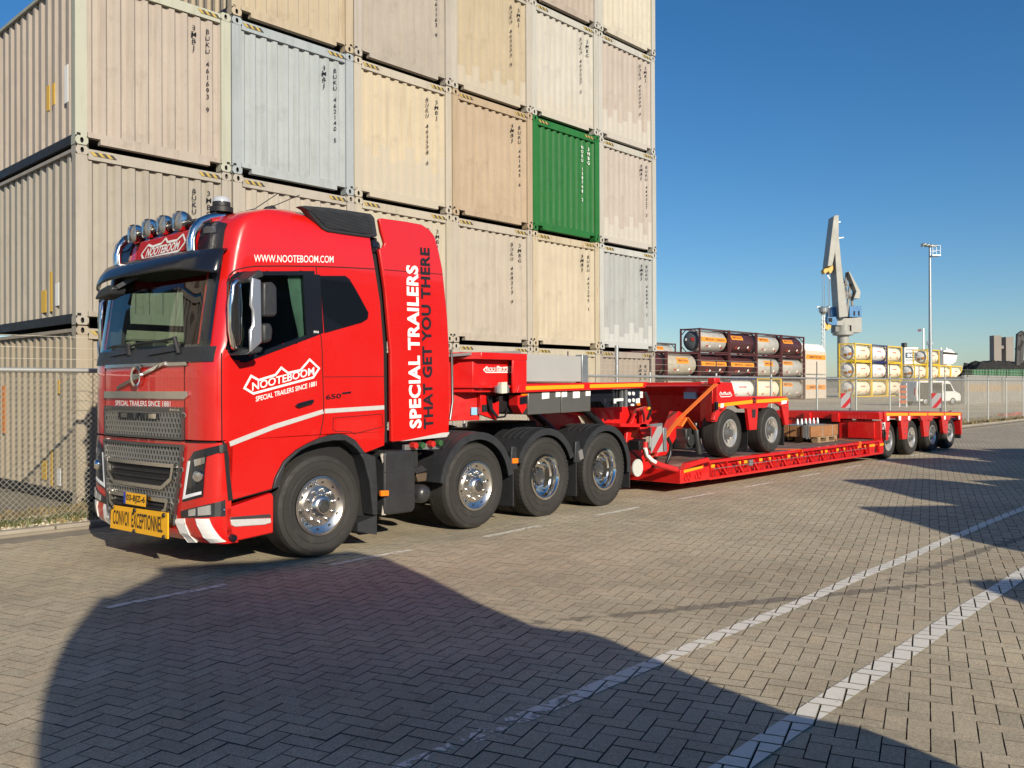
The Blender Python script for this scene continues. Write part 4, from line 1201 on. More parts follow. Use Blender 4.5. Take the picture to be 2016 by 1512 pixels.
for i in range(len(lo)):
    (u0, v0), (u1, v1) = lo[i], lo[(i+1) % len(lo)]
    w_ = .035
    P_ = lambda u, v: (D+(C_-D)*u)*(1-v)+(A+(B-A)*u)*v
    dx, dy = u1-u0, (v1-v0)*.2; l = math.hypot(dx, dy); nx, ny = -dy/l*w_*.25, dx/l*w_*1.6
    b.add([P_(u0-nx, v0-ny), P_(u1-nx, v1-ny), P_(u1+nx, v1+ny), P_(u0+nx, v0+ny)], [(0, 1, 2, 3)])
b.build('logo_outline', white_p, TR)
# --- lamp bar with four spot lamps
LB = [(0.765,3.312),(1.077,3.312),(1.374,3.313),(1.673,3.292)]
near_s = LB[0][0]-.42; far_s = LB[3][0]+.16
tube_pts = lambda s_, d: [(-1.13, s_, 2.97), (-1.135, s_, 3.08), (-1.11, s_, 3.17), (-1.04, s_, 3.26), (-.95, s_, 3.31), (-.8, s_, 3.355)]
ns = 2.4-1.2-[(0.451,3.017)][0][0]
for s_ in ([(0.459,3.044)][0][0], 2.4-[(0.459,3.044)][0][0]):
    MB().tube(tube_pts(s_, 1), .042, 16).build('bar_upright', chrome, TR, smooth=60)
MB().tube([(-1.05, .5, 3.27), (-1.06, .8, 3.275), (-1.06, 1.6, 3.275), (-1.05, 1.9, 3.27)], .03, 10).build('lamp_bar', black, TR, smooth=60)
lens = mat('spot_lens', (.3, .3, .29), .1, .6, coat=1.)
def square(b):
    for i, (x, y, z) in enumerate(b.v):
        r_ = math.hypot(y, z)
        if r_ > .001:
            k = 1/(abs(y/r_)**4+abs(z/r_)**4)**.25; b.v[i] = (x, y*k, z*k)
    return b
for s_, z in LB:
    b = MB().lathe([(0, .1), (.07, .09), (.1, .05), (.112, 0), (.112, -.03), (.1, -.035)], (0, 0, 0), 'x', 24)
    o = square(b).build('spot_lamp', gunm, TR, smooth=60); o.location = (-1.07, s_, z-.012); o.scale = (.95, .84, .84)
    square(MB().lathe([(.1, -.035), (.112, -.04), (.116, -.02), (.114, .01)], (0, 0, 0), 'x', 24)).build('rim', chrome, o, smooth=60)
    square(MB().lathe([(0, -.06), (.05, -.057), (.09, -.045), (.1, -.034)], (0, 0, 0), 'x', 24)).build('lens', lens, o, smooth=60)
    MB().beam((.02, 0, -.09), (.02, 0, -.14), .03, .03).build('bracket', black, o)
# --- beacon, antennas, horn
b = MB().lathe([(.11, 0), (.11, .05), (.075, .055), (.06, .07)], (0, 0, 0), 'z', 20); o = b.build('beacon', black, TR, smooth=50); bx = [(-0.793,3.419)][0]
o.location = (bx[0], .5, bx[1]-.03)
MB().lathe([(.07, .05), (.085, .06), (.085, .1)], (0, 0, 0), 'z', 20).build('beacon_ring', black, o, smooth=50)
MB().lathe([(.082, .1), (.08, .135), (.05, .155), (0, .16)], (0, 0, 0), 'z', 20).build('beacon_lens', mat('beacon_clear', (.6, .62, .64), .1, .3, coat=1), o, smooth=60)
MB().beam((bx[0]-.1, .5, bx[1]-.07), (bx[0]+.3, .5, bx[1]-.03), .1, .06).build('beacon_bracket', trim, TR, bevel=.01)
for (u, v, tip) in [(-0.233,3.55),(-0.017,3.615)] and ((([(-0.233,3.54)][0]), 0, [(0.123,3.784)][0]), (([(0.001,3.612)][0]), 0, [(0.404,3.813)][0])):
    b = MB().side([(u[0]-.09, u[1]-.06), (u[0]+.1, u[1]-.06), (u[0]+.09, u[1]+.0), (u[0]+.05, u[1]+.035), (u[0]-.02, u[1]+.01)], .86, .94)
    o = b.build('antenna', black, TR, bevel=.015)
    MB().tube([(u[0]+.05, .9, u[1]+.02), (tip[0], .9, tip[1])], .005, 5).build('antenna_rod', black, o)
# --- roof air deflector kit, side fairing with the slogan
DF = [(-0.244,3.472),(-0.172,3.488),(0.132,3.513),(0.663,3.529),(0.712,3.493),(0.75,3.299),(0.634,3.271),(0.397,3.265),(0.093,3.262),(0.03,3.284),(-0.063,3.358),(-0.172,3.452)]
rib = bpy.data.materials.new('ribbed_black'); rib.use_nodes = True
t = rib.node_tree; N, L = t.nodes, t.links; wv = N.new('ShaderNodeTexWave'); wv.inputs['Scale'].default_value = 18; wv.inputs['Detail'].default_value = 0
mp = N.new('ShaderNodeMapping'); mp.inputs['Rotation'].default_value = (0, math.radians(-38), 0); tc = N.new('ShaderNodeTexCoord')
L.new(tc.outputs['Object'], mp.inputs[0]); L.new(mp.outputs[0], wv.inputs[0]); bn = N.new('ShaderNodeBump'); bn.inputs['Strength'].default_value = .9; bn.inputs['Distance'].default_value = .01
L.new(wv.outputs[0], bn.inputs['Height']); L.new(bn.outputs[0], N['Principled BSDF'].inputs['Normal']); N['Principled BSDF'].inputs['Base Color'].default_value = (.025, .026, .028, 1)
cx, cz = sum(p[0] for p in DF)/len(DF), sum(p[1] for p in DF)/len(DF)
DI = [(cx+(x-cx)*.86, cz+(z-cz)*.72) for x, z in DF]
for s0, s1, so in ((.0, .1, -.008), (2.3, 2.4, 2.398)):
    o = MB().side(DF, s0, s1).build('roof_deflector', trim, TR, bevel=.02, seg=3)
    MB().side(DI, so, so+.01).build('deflector_mesh', rib, o)
# slanted ribs standing on the mesh face
    b = MB()
    zt, zb_ = max(z for _, z in DI), min(z for _, z in DI)
    x = min(x for x, _ in DI)-.3
    while x < max(x for x, _ in DI):
        seg_ = [(x+k*.01*1., zb_+(zt-zb_)*k/30) for k in range(31)]
        seg_ = [p for p in seg_ if inside(p, DI)]
        if len(seg_) > 2: b.strip([seg_[0], seg_[-1]], .008, so-.003 if so < 1 else so+.013)
        x += .024
    b.build('deflector_rib', trim, o)
FP = [(0.768,3.483),(0.793,3.502),(1.143,3.515),(1.388,3.516),(1.513,3.476),(1.593,3.409),(1.653,3.266),(1.717,3.052),(1.792,2.538),(1.823,2.118),(1.828,1.414),(1.81,1.174),(1.769,1.123),(1.073,1.107),(0.933,1.106),(0.923,2.092),(0.847,2.753),(0.767,3.163),(0.827,3.192),(0.849,3.238),(0.796,3.37)]
for s0, s1 in ((0., .05), (2.35, 2.4)): MB().side(FP, s0, s1).build('side_fairing', red, TR, bevel=.014, seg=3)
MB().strip([(0.841,2.954),(1.712,2.987)], .006, -.002).build('fairing_seam', sm, TR)
MB().side([(1.073,1.107),(1.769,1.123),(1.81,1.162),(1.81,1.174),(1.695,1.173)], -.006, .01).build('reflective_stripe', refl, TR)
a, e, w1 = [(1.377,1.243),(1.507,3.065),(1.193,1.244)]
def vtext(s, bl, tl_, br, m, bold, sp=1.):
    """lettering reading upwards; bl/tl = start and end of the baseline side, br = start on the cap side"""
    return text('lettering', s, (bl[0], -.005, bl[1]), (tl_[0]-bl[0], 0, tl_[1]-bl[1]), (br[0]-bl[0], 0, br[1]-bl[1]), m, TR, bold=bold, space=sp)
bl, tl_, br = [(1.373,1.243),(1.327,3.044),(1.193,1.239)]
vtext('SPECIAL TRAILERS', bl, tl_, br, white_p, .035, 1.06)
bl, tl_, br = [(1.558,1.231),(1.508,3.263),(1.408,1.225)]
vtext('THAT GET YOU THERE', bl, tl_, br, black_p, .036, 1.07)
MB().side([(.66, 1.1), (.94, 1.1), (.94, 2.6), (.8, 3.3), (.66, 3.3)], .08, 2.32).build('cab_rear_seal', darkm, TR)
b = MB().lathe([(0, -.06), (.075, -.05), (.09, 0), (.075, .05), (0, .06)], (0, 0, 0), 'x', 18); o = b.build('air_intake_pipe', gloss, TR, smooth=True); o.location = (.77, .12, 3.2)
MB().tube([[(1.86,2.131)][0][:1]+(.02,)+[(1.86,2.131)][0][1:], ([(1.877,2.061)][0][0], .02, [(1.877,2.061)][0][1]), ([(1.891,1.53)][0][0], .02, [(1.891,1.53)][0][1]), ([(1.848,1.319)][0][0], .02, [(1.848,1.319)][0][1])], .016, 10).build('grab_rail', alu, TR, smooth=60)
# --- mirrors and wipers
for sg, base in ((1, 0.), (-1, 2.4)):
    f_ = lambda s_: base-sg*s_
    b = MB()
    def sl(poly, a, c_): 
        lo_, hi_ = sorted((f_(a), f_(c_))); b.side(poly, lo_, hi_)
    sl([(-1.062,2.626),(-1.015,2.69),(-0.963,2.681),(-0.948,2.451),(-0.955,2.137),(-0.997,2.034),(-1.048,2.041),(-1.078,2.214),(-1.083,2.442)], .05, .12)
    b.build('mirror_arm_cover', chrome, TR, bevel=.035, seg=4)
    b = MB(); sl([(-0.982,2.681),(-0.888,2.666),(-0.879,2.104),(-1,2.005),(-1.004,2.208),(-0.973,2.255),(-0.973,2.382),(-0.998,2.435)], .28, .31)
    b.build('mirror_bracket', satin, TR, bevel=.012)
    b = MB(); sl([(-0.838,2.651),(-0.736,2.665),(-0.692,2.622),(-0.688,2.378),(-0.715,2.348),(-0.839,2.341)], .15, .27); b.build('main_mirror', trim, TR, bevel=.03, seg=3)
    b = MB(); sl([(-0.85,2.276),(-0.753,2.29),(-0.732,2.225),(-0.743,2.122),(-0.84,2.095)], .15, .27); b.build('wide_angle_mirror', trim, TR, bevel=.03, seg=3)
    b = MB(); sl([(-1.005,2.668),(-0.879,2.763),(-0.842,2.738),(-0.842,2.701),(-0.932,2.665),(-0.984,2.633)], .0, .28)
    b.build('mirror_arm', trim, TR, bevel=.012)
    b = MB(); sl([(-1.028,1.987),(-0.871,2.019),(-0.844,2.057),(-0.892,2.069),(-0.986,2.034)], .0, .28)
    b.build('mirror_arm', trim, TR, bevel=.012)
pm_ = [(1.978,2.611),(1.874,2.698),(1.683,2.735),(1.585,2.707),(1.618,2.638),(1.863,2.603)]
b = MB().front(pm_, -1.36, -1.2); b.build('kerb_mirror', trim, TR, bevel=.02)
MB().beam((-1.3, pm_[3][0], pm_[3][1]), (-1.15, pm_[3][0]-.12, pm_[3][1]+.12), .04, .04).build('kerb_mirror_arm', trim, TR)
for a, c_, r0 in (([(-0.77,2.111)][0], [(-0.274,2.141)][0], [(-0.254,2.022)][0]), ([(-0.262,2.115)][0], [(0.602,2.173)][0], [(0.686,2.017)][0])):
    b = MB()
    pts = [surf(a[0]+(c_[0]-a[0])*k/6, a[1]+(c_[1]-a[1])*k/6+.01*math.sin(k), .03) for k in range(7)]
    b.tube(pts, .012, 6)
    b.tube([surf(*r0, .02), surf(c_[0], c_[1], .05), ], .02, 6)
    b.build('wiper', black, TR)
onto([(-0.686,2.023),(-0.266,2.043),(-0.31,2.116),(-0.706,2.088)], .03).build('wiper_mount', trim, TR); onto([(0.146,2.012),(0.662,2.047),(0.642,2.105),(0.154,2.071)], .03).build('wiper_mount', trim, TR)

# ================================================================ wheels
tread_m = mat('tyre_tread', (.022, .021, .02), .85, bump=.15, bscale=60)
def wheel(par, x, s, z, R, w, style, name='wheel', flip=False):
    """outer face at s, axle along y; the tyre is the part, rim, hub and nuts are its pieces"""
    rr = R*.555
    prof = [(rr, .035), (rr+.02, .012), (rr+.05, .006), (R*.70, .0), (R*.71, -.006), (R*.725, -.006), (R*.735, -.001), (R*.80, -.006), (R*.86, -.004), (R*.865, -.010), (R*.88, -.010), (R*.885, -.002), (R*.9, .0), (R*.965, .018), (R*.992, .05)]
    for k in range(5):
        a = .06+(w-.12)*k/5; g_ = (w-.12)/5
        prof += [(R, a), (R, a+g_*.78), (R*.982, a+g_*.84), (R*.982, a+g_*.96)]
    prof += [(R, w-.06), (R*.985, w-.03), (R*.94, w-.005), (R*.8, w), (rr, w-.02)]
    o = MB().lathe(prof, (0, 0, 0), 'y', 64).build(name, rubber, par, smooth=35)
    o.location = (x, s, z)
    if flip: o.rotation_euler = (0, 0, math.pi)
    if style == 'drive':
        b = MB()
        for k in range(52):
            a = 2*math.pi*k/52
            for y0, y1 in ((.02, .1), (w-.1, w-.02)):
                c_, s_ = math.cos(a), math.sin(a); d = .024
                q = []
                for y in (y0, y1):
                    for rad, tt in ((R*.96, -d), (R*.96, d), (R*1.006, d), (R*1.006, -d)): q.append((c_*rad-s_*tt, y, s_*rad+c_*tt))
                b.hexa([q[0], q[1], q[2], q[3], q[4], q[5], q[6], q[7]])
        b.build('tread_blocks', tread_m, o)['kind'] = 'stuff'
    if style == 'steer':
        MB().lathe([(rr+.012, .014), (rr+.012, .002), (rr-.012, -.002), (rr-.03, .012), (rr*.70, .03), (rr*.68, .018), (rr*.42, .004), (rr*.36, -.03), (rr*.3, -.045), (rr*.24, -.05), (0, -.05)], (0, 0, 0), 'y', 48).build('rim', alu, o, smooth=30)
        for k in range(10):
            a = 2*math.pi*(k+.3)/10
            n_ = MB().lathe([(.019, .0), (.019, -.03), (.012, -.042), (0, -.046)], (0, 0, 0), 'y', 10).build('nut', chrome, o, smooth=40)
            n_.location = (math.cos(a)*rr*.56, .014, math.sin(a)*rr*.56)
            h_ = MB().lathe([(.0, -.004), (.016, -.004)], (0, 0, 0), 'y', 10).build('hole', darkm, o)
            h_.location = (math.cos(a)*rr*.83, .02, math.sin(a)*rr*.83)
        MB().lathe([(rr*.23, -.052), (rr*.2, -.062), (rr*.14, -.064), (rr*.13, -.056), (0, -.056)], (0, 0, 0), 'y', 30).build('hub_cap', gunm, o, smooth=30)
    elif style == 'drive':
        MB().lathe([(rr+.012, .014), (rr+.012, .002), (rr-.015, -.001), (rr-.035, .03), (rr-.04, .10), (rr-.06, .115), (rr-.065, .2), (rr*.72, .235), (rr*.5, .24), (rr*.42, .22)], (0, 0, 0), 'y', 48).build('rim', chrome, o, smooth=30)
        MB().lathe([(rr*.43, .24), (rr*.42, .16), (rr*.36, .13), (rr*.34, .1), (rr*.22, .09), (0, .09)], (0, 0, 0), 'y', 36).build('hub', gunm, o, smooth=30)
        for k in range(10):
            a = 2*math.pi*k/10
            if k % 2 == 0:
                h_ = MB().lathe([(0, 0), (.032, 0)], (0, 0, 0), 'y', 12).build('hole', darkm, o)
                h_.location = (math.cos(a)*rr*.62, .232, math.sin(a)*rr*.62)
            n_ = MB().lathe([(.016, .04), (.016, 0), (0, -.004)], (0, 0, 0), 'y', 8).build('nut', gunm, o); n_.location = (math.cos(a+.3)*rr*.39, .11, math.sin(a+.3)*rr*.39)
    else:
        MB().lathe([(rr+.01, .014), (rr+.01, .002), (rr-.012, .0), (rr-.03, .03), (rr-.045, .09), (rr*.80, .12), (rr*.74, .1), (rr*.5, .085), (rr*.45, .1)], (0, 0, 0), 'y', 44).build('rim', mat('rim_silver', (.8, .78, .74), .3, .75, var=.15, vscale=14), o, smooth=30)
        MB().lathe([(rr*.46, .1), (rr*.4, .03), (rr*.3, .0), (rr*.28, -.02), (0, -.025)], (0, 0, 0), 'y', 28).build('hub', mat('hub_grey', (.25, .25, .24), .4, .7), o, smooth=30)
        for k in range(10):
            a = 2*math.pi*k/10
            h_ = MB().lathe([(0, 0), (.02, 0)], (0, 0, 0), 'y', 8).build('hole', darkm, o); h_.location = (math.cos(a)*rr*.68, .09, math.sin(a)*rr*.68)
            n_ = MB().lathe([(.013, .03), (.013, 0), (0, -.004)], (0, 0, 0), 'y', 8).build('nut', gunm, o); n_.location = (math.cos(a+.3)*rr*.55, .065, math.sin(a+.3)*rr*.55)
    return o
RW = .515
WX = [0.0, 2.285, 3.6, 4.95]
wheel(TR, WX[0], .0, RW, RW, .34, 'steer'); wheel(TR, WX[1], .02, RW, RW, .34, 'steer')
wheel(TR, WX[2], .0, RW, RW, .30, 'drive'); wheel(TR, WX[3], .0, RW, RW, .30, 'drive')
for x, st in zip(WX, ('steer', 'steer', 'drive', 'drive')): wheel(TR, x, 2.4, RW, RW, .32, 'plain', flip=True)
for x in WX[2:]: MB().lathe([(.28, 0), (RW*.98, .02), (RW, .06), (RW, .26), (RW*.98, .3), (.28, .3)], (x, .33, RW), 'y', 48).build('inner_wheel', tread_m, TR, smooth=35)
# --- chassis, fenders, tanks
ch = mat('chassis_black', (.022, .022, .023), .6, var=.3, vscale=5)
b = MB()
for s_ in (.72, 1.6): b.box(-.9, s_, .62, 5.55, s_+.08, .9)
for x in WX: b.tube([(x, .15, RW), (x, 2.25, RW)], .075, 10)
for x in (1.3, 2.9, 4.3, 5.4): b.box(x-.05, .8, .65, x+.05, 1.6, .85)
b.build('chassis_frame', ch, TR)
MB().box(-.6, .7, .35, .6, 1.7, .95).build('engine_sump', darkm, TR)
def fender(x, s0, s1, R, a0, a1, z=RW, flat=None, ext=0.):
    b = MB(); n_ = 26
    for i in range(n_+1):
        a = math.radians(a0+(a1-a0)*i/n_)
        c_, s_ = math.cos(a), math.sin(a)
        zz = z+R*s_*.98
        for rad, s__ in ((R+.012, s0), (R+.012, s1), (R-.0, s1), (R-.0, s0+.012), (R-.075, s0+.012), (R-.075, s0)):
            b.v.append((x+rad*c_, s__, z+rad*s_))
    k = 6
    for i in range(n_):
        for q in range(k): b.f.append((i*k+q, i*k+(q+1) % k, (i+1)*k+(q+1) % k, (i+1)*k+q)); b.m.append(0)
    b.f += [tuple(range(k)), tuple(n_*k+q for q in range(k))[::-1]]; b.m += [0, 0]
    for j in range(4):                                  # raised ribs across the crown
        s_ = s0+.14+.1*j
        for i in range(6, 20):
            a, c_ = [math.radians(a0+(a1-a0)*w/n_) for w in (i, i+1)]
            b.hexa([(x+(R+.012)*math.cos(a), s_, z+(R+.012)*math.sin(a)), (x+(R+.012)*math.cos(c_), s_, z+(R+.012)*math.sin(c_)), (x+(R+.012)*math.cos(c_), s_+.03, z+(R+.012)*math.sin(c_)), (x+(R+.012)*math.cos(a), s_+.03, z+(R+.012)*math.sin(a)),
                    (x+(R+.022)*math.cos(a), s_, z+(R+.022)*math.sin(a)), (x+(R+.022)*math.cos(c_), s_, z+(R+.022)*math.sin(c_)), (x+(R+.022)*math.cos(c_), s_+.03, z+(R+.022)*math.sin(c_)), (x+(R+.022)*math.cos(a), s_+.03, z+(R+.022)*math.sin(a))])
    return b.build('fender', trim, TR, smooth=35)
for sA, sB in ((-.02, .6),):
    fender(WX[1], sA, sB, .63, 8, 172); fender(WX[2], sA, sB, .625, 22, 158); fender(WX[3], sA, sB, .625, -8, 158)
for x, a0, a1 in ((WX[1], 8, 172), (WX[2], 22, 158), (WX[3], -8, 158)):
    o = fender(x, 0, .6, .625, a0, a1); o.location = (0, 2.42, 0); o.scale = (1, -1, 1)
for x in (2.285+1.315/2-.0, 3.6+1.35/2):                 # link pieces between the arches
    MB().side([(x-.07, .66), (x+.07, .66), (x+.045, .95), (x-.045, .95)], -.022, .02).build('fender_joint', trim, TR, bevel=.01)
b = MB()
for x, zt in ((2.285+.66, .72), (3.6+.665, .68), (4.95+.63, .5)): MB().box(x-.01, .0, .2, x+.012, .58, zt).build('mudflap', trim, TR); MB().box(x-.01, 1.82, .2, x+.012, 2.4, zt).build('mudflap', trim, TR)
MB().side([(0.492,1.002),(0.56,1.008),(0.698,0.968),(0.725,0.632),(0.723,0.342),(0.661,0.349),(0.62,0.695),(0.539,0.941)], -.015, .4).build('front_fender_tail', trim, TR, bevel=.012)
MB().side([(0.462,0.287),(0.723,0.342),(0.722,0.132),(0.462,0.203)], .0, .34).build('mudflap', trim, TR)
tk = [(0.846,0.986),(0.882,1.005),(1.268,0.994),(1.298,0.959),(1.303,0.367),(1.265,0.315),(0.879,0.319),(0.844,0.361)]
MB().side(tk, .02, .62).build('fuel_tank', mat('tank_black', (.03, .031, .033), .42, var=.2, bump=.03, bscale=60), TR, bevel=.045, seg=4)
for u, v, u2, v2 in ((759, 930, 821, 925), (759, 975, 821, 968)):
    MB().strip([(0.853,0.784),(1.298,0.779)] if v == 930 else [(0.852,0.54),(1.296,0.537)], .014, .018).build('tank_rib', trim, TR)
o = MB().lathe([(0, .06), (.035, .06), (.042, .045), (.042, 0)], (0, 0, 0), 'z', 16).build('filler_cap', mat('cap_blue', (.05, .16, .5), .35), TR, smooth=40); q = [(1.196,0.937)][0]; o.location = (q[0], .12, q[1])
q = [(1.48,0.489)][0]
o = MB().lathe([(0, -.075), (.05, -.068), (.09, -.045), (.105, 0), (.105, .5), (0, .52)], (0, 0, 0), 'y', 24).build('air_vessel', mat('vessel_black', (.03, .03, .032), .35, coat=.3), TR, smooth=50); o.location = (q[0], .1, q[1])
b = MB()
for du in (0, 5): b.tube([(x_, .05, z_) for x_, z_ in ([[(0.826,0.974)][0], [(0.875,0.834)][0], [(0.881,0.615)][0], [(0.844,0.324)][0]] if du == 0 else [[(0.84,0.984)][0], [(0.918,0.804)][0], [(0.91,0.558)][0], [(0.873,0.321)][0]])], .014, 8)
b.build('air_hose', mat('hose_beige', (.4, .36, .32), .6), TR, smooth=60)
MB().side([(1.23,0.996),(1.415,0.992),(1.422,0.769),(1.313,0.777),(1.314,0.963)], .1, .5).build('side_box', ch, TR, bevel=.01)
MB().side([(1.305,0.772),(1.453,0.813),(1.54,0.755),(1.375,0.722)], .08, .5).build('bracket', ch, TR); MB().side([(1.406,0.716),(1.58,0.72),(1.564,0.623),(1.437,0.623)], .12, .3).build('valve_block', mat('bronze', (.18, .13, .09), .5, .6), TR, bevel=.01)
for a in ([(0.756,0.599),(0.863,0.592),(0.863,0.535),(0.756,0.54)], [(2.898,0.804),(3.005,0.801),(3.005,0.737),(2.897,0.741)]): MB().side(a, -.035, .0).build('side_marker', orange, TR, bevel=.004)
MB().side([(4.27,0.81),(4.352,0.84),(4.386,0.712),(4.304,0.69)], -.04, .0).build('side_marker', mat('smoke_lens', (.3, .29, .28), .3, .4), TR)
b = MB().side([(1.178,1.059),(1.711,1.054),(1.711,0.984),(1.178,1.003)], .06, .1); b.build('coupling_panel', galv, TR)
for u, c_ in (((814, 877), 'r'), ((828, 876), 'g'), ((848, 875), 'r'), ((862, 873), 'g')): pass
for pos, c_ in zip([(1.281,1.049),(1.389,1.043),(1.547,1.052),(1.667,1.057)], ('r', 'g', 'r', 'g')):
    o = MB().lathe([(0, -.06), (.035, -.055), (.04, 0), (.03, .04)], (0, 0, 0), 'y', 14).build('air_coupling', mat('cap_red', (.5, .02, .015), .4) if c_ == 'r' else mat('cap_green', (.03, .09, .03), .5), TR, smooth=50); o.location = (pos[0], .04, pos[1])
MB().side([(1.9, 1.0), (2.7, 1.0), (2.7, 1.04), (1.9, 1.04)], .35, 2.05).build('catwalk', mat('chequer_plate', (.3, .3, .29), .45, .7, bump=.4, bscale=60), TR)
b = MB().box(1.2, .5, .9, 1.9, 1.9, 1.05).tube([(1.5, .6, 1.0), (1.9, .9, 1.2), (2.4, 1.0, 1.15), (2.9, 1.2, 1.25)], .02, 6).tube([(1.5, .8, 1.0), (2.0, 1.1, 1.25), (2.6, 1.2, 1.18), (3.0, 1.3, 1.25)], .02, 6)
b.build('rear_equipment', ch, TR)
MB().box(3.5, .75, .95, 4.7, 1.65, 1.12).lathe([(.5, 0), (.5, .08), (0, .085)], (4.1, 1.2, 1.12), 'z', 24).build('fifth_wheel', ch, TR, bevel=.01)
MB().box(5.5, .3, .5, 5.58, 2.1, .75).build('rear_beam', ch, TR)

# ================================================================ low-loader trailer: gooseneck, deck, rear bogie
TL = thing('low_loader_trailer', 'long red low-loader trailer coupled behind the truck, with low deck and rear axles', 'trailer', (6.0, -5.6, 0))
greyp = mat('grey_steel_paint', (.36, .36, .35), .45, var=.1, vscale=1.2)
greyd = mat('toolbox_grey', (.17, .17, .16), .35, .5, var=.12, vscale=3)
label_w = mat('paper_label', (.8, .79, .76), .6)
label_b = mat('blue_label', (.25, .5, .7), .5)
hyd = mat('hydraulic_black', (.015, .015, .016), .4, var=.3)
def part(name, m, bv=.006, par=None):
    """decorator-free shortcut: returns (builder, finisher)"""
    b = MB()
    return b, (lambda: b.build(name, m, par or TL, bevel=bv))
TRED = red_d
# --- gooseneck
b = MB().plan([(-4.15, .75), (-3.75, .45), (-3.42, .0), (-2.6, .0), (-2.6, 2.5), (-3.42, 2.5), (-3.75, 2.05), (-4.15, 1.75)], 2.03, 2.115); b.build('neck_top_flange', TRED, TL, bevel=.008)
b = MB().plan([(-4.1, .8), (-3.72, .62), (-3.44, .13), (-2.8, .13), (-2.8, 2.37), (-3.44, 2.37), (-3.72, 1.88), (-4.1, 1.7)], 1.63, 2.03); b.build('neck_box', TRED, TL, bevel=.006)
b = MB().plan([(-4.12, .78), (-3.74, .56), (-3.43, .05), (-2.8, .05), (-2.8, 2.45), (-3.43, 2.45), (-3.74, 1.94), (-4.12, 1.72)], 1.685, 1.715); b.build('neck_mid_flange', TRED, TL)
MB().side([(-2.87, 1.62), (-2.61, 1.62), (-2.61, 2.03), (-2.87, 2.03)], .0, .03).build('neck_post', TRED, TL, bevel=.006)
b = MB().side([(-3.74, 1.5), (-3.66, 1.5), (-3.66, 2.03), (-3.74, 2.03)], .25, .6); b.build('neck_rib', TRED, TL)
MB().plan([(-4.3, .75), (-3.9, .5), (-3.18, .28), (-3.18, 2.2), (-3.9, 2.0), (-4.3, 1.8)], 1.28, 1.63).build('neck_king_beam', TRED, TL, bevel=.006)
PLt = [(-3.219,1.625),(-3.068,1.56),(-2.996,1.482),(-2.894,1.513),(-2.895,1.332),(-2.942,1.276),(-3.221,1.354)]
MB().side(PLt, .22, .27).build('king_plate', TRED, TL, bevel=.004)
MB().side([(-3.203,1.473),(-3.069,1.477),(-3.07,1.388),(-3.204,1.385)], .21, .218).build('plate_hole', darkm, TL)
MB().side([(-3.312,1.443),(-3.18,1.44),(-3.18,1.345),(-3.313,1.349)], .29, .30).build('blue_label', label_b, TL)
b = MB().side([(-3.944,2.073),(-3.446,2.116),(-2.611,2.157),(-2.611,2.118),(-3.447,2.085),(-3.944,2.044)], .1, 2.4); b.build('top_cover', mat('cover_grey', (.22, .22, .22), .5, var=.2), TL)
MB().box(-2.6, .04, 1.76, -1.46, 2.46, 2.11).build('steel_box', greyp, TL, bevel=.008)
MB().box(-1.46, .02, 1.75, -1.33, .14, 2.13).build('galvanised_post', galv, TL, bevel=.006)
SBm = [(-2.831,1.622),(-2.784,1.718),(-2.613,1.734),(-1.447,1.746),(0.042,1.761),(-0.038,1.673),(-1.417,1.646)]
MB().side(SBm, -.03, .12).build('side_beam', TRED, TL, bevel=.006)
MB().side([(-2.6, 1.70), (-.05, 1.70), (-.05, 1.752), (-2.6, 1.752)], .12, 2.4).build('neck_floor', TRED, TL)
for a in ([(-2.665,1.703),(-1.495,1.722),(-1.496,1.673),(-2.666,1.653)], [(-1.362,1.724),(-0.093,1.742),(-0.107,1.692),(-1.362,1.675)]): MB().side(a, -.036, -.028).build('reflector_strip', yel, TL)
bx0, bx1 = -3.36, -2.83
text('lettering', 'NOOTEBOOM', ([(-3.223,1.887)][0][0], .122, [(-3.223,1.887)][0][1]), ([(-2.796,1.892)][0][0]-[(-3.223,1.887)][0][0], 0, .0), (0, 0, .052), white_p, TL, bold=.02)
outline([(-3.276,1.906),(-3.214,1.95),(-3.17,1.932),(-3.044,1.94),(-3.008,1.959),(-2.962,1.941),(-2.842,1.949),(-2.786,1.963),(-2.739,1.918),(-2.777,1.873),(-3.224,1.869)], .012, .122, white_p, TL)
MB().side([(-3.123,1.749),(-3.024,1.756),(-3.025,1.617),(-3.124,1.612)], -.05, .02).build('bracket_plate', mat('beige_bracket', (.62, .58, .48), .5), TL, bevel=.004)
MB().side([(-3.177,1.706),(-3.124,1.718),(-3.124,1.618),(-3.178,1.625)], -.02, .02).side([(-3.024,1.712),(-2.96,1.718),(-2.961,1.623),(-3.025,1.617)], -.02, .02).build('bracket_wing', galv, TL)
MB().side([(-2.909,1.577),(-2.579,1.587),(-2.58,1.364),(-2.91,1.372)], .25, .6).build('hydraulic_block', hyd, TL, bevel=.01)
b = MB()
for k in range(3):
    q = [(-3.12+.03*k, .2, 1.58), (-3.12+.02*k, .16, 1.42), (-3.0+.01*k, .15, 1.31), (-2.86, .15, 1.32), (-2.76, .2, 1.42)]
    b.tube(q, .013, 6)
b.build('hydraulic_hose', hyd, TL, smooth=60)
MB().side([(-2.731,1.583),(-2.549,1.6),(-2.55,1.444),(-2.647,1.349),(-2.732,1.461)], .05, .2).build('lamp_holder', TRED, TL)
MB().side([(-2.695,1.563),(-2.57,1.575),(-2.571,1.484),(-2.695,1.473)], .035, .05).build('rear_lamp_cluster', gloss, TL)
MB().side([(-2.675,1.611),(-2.56,1.614),(-2.56,1.588),(-2.675,1.582)], .03, .05).build('side_marker', orange, TL)
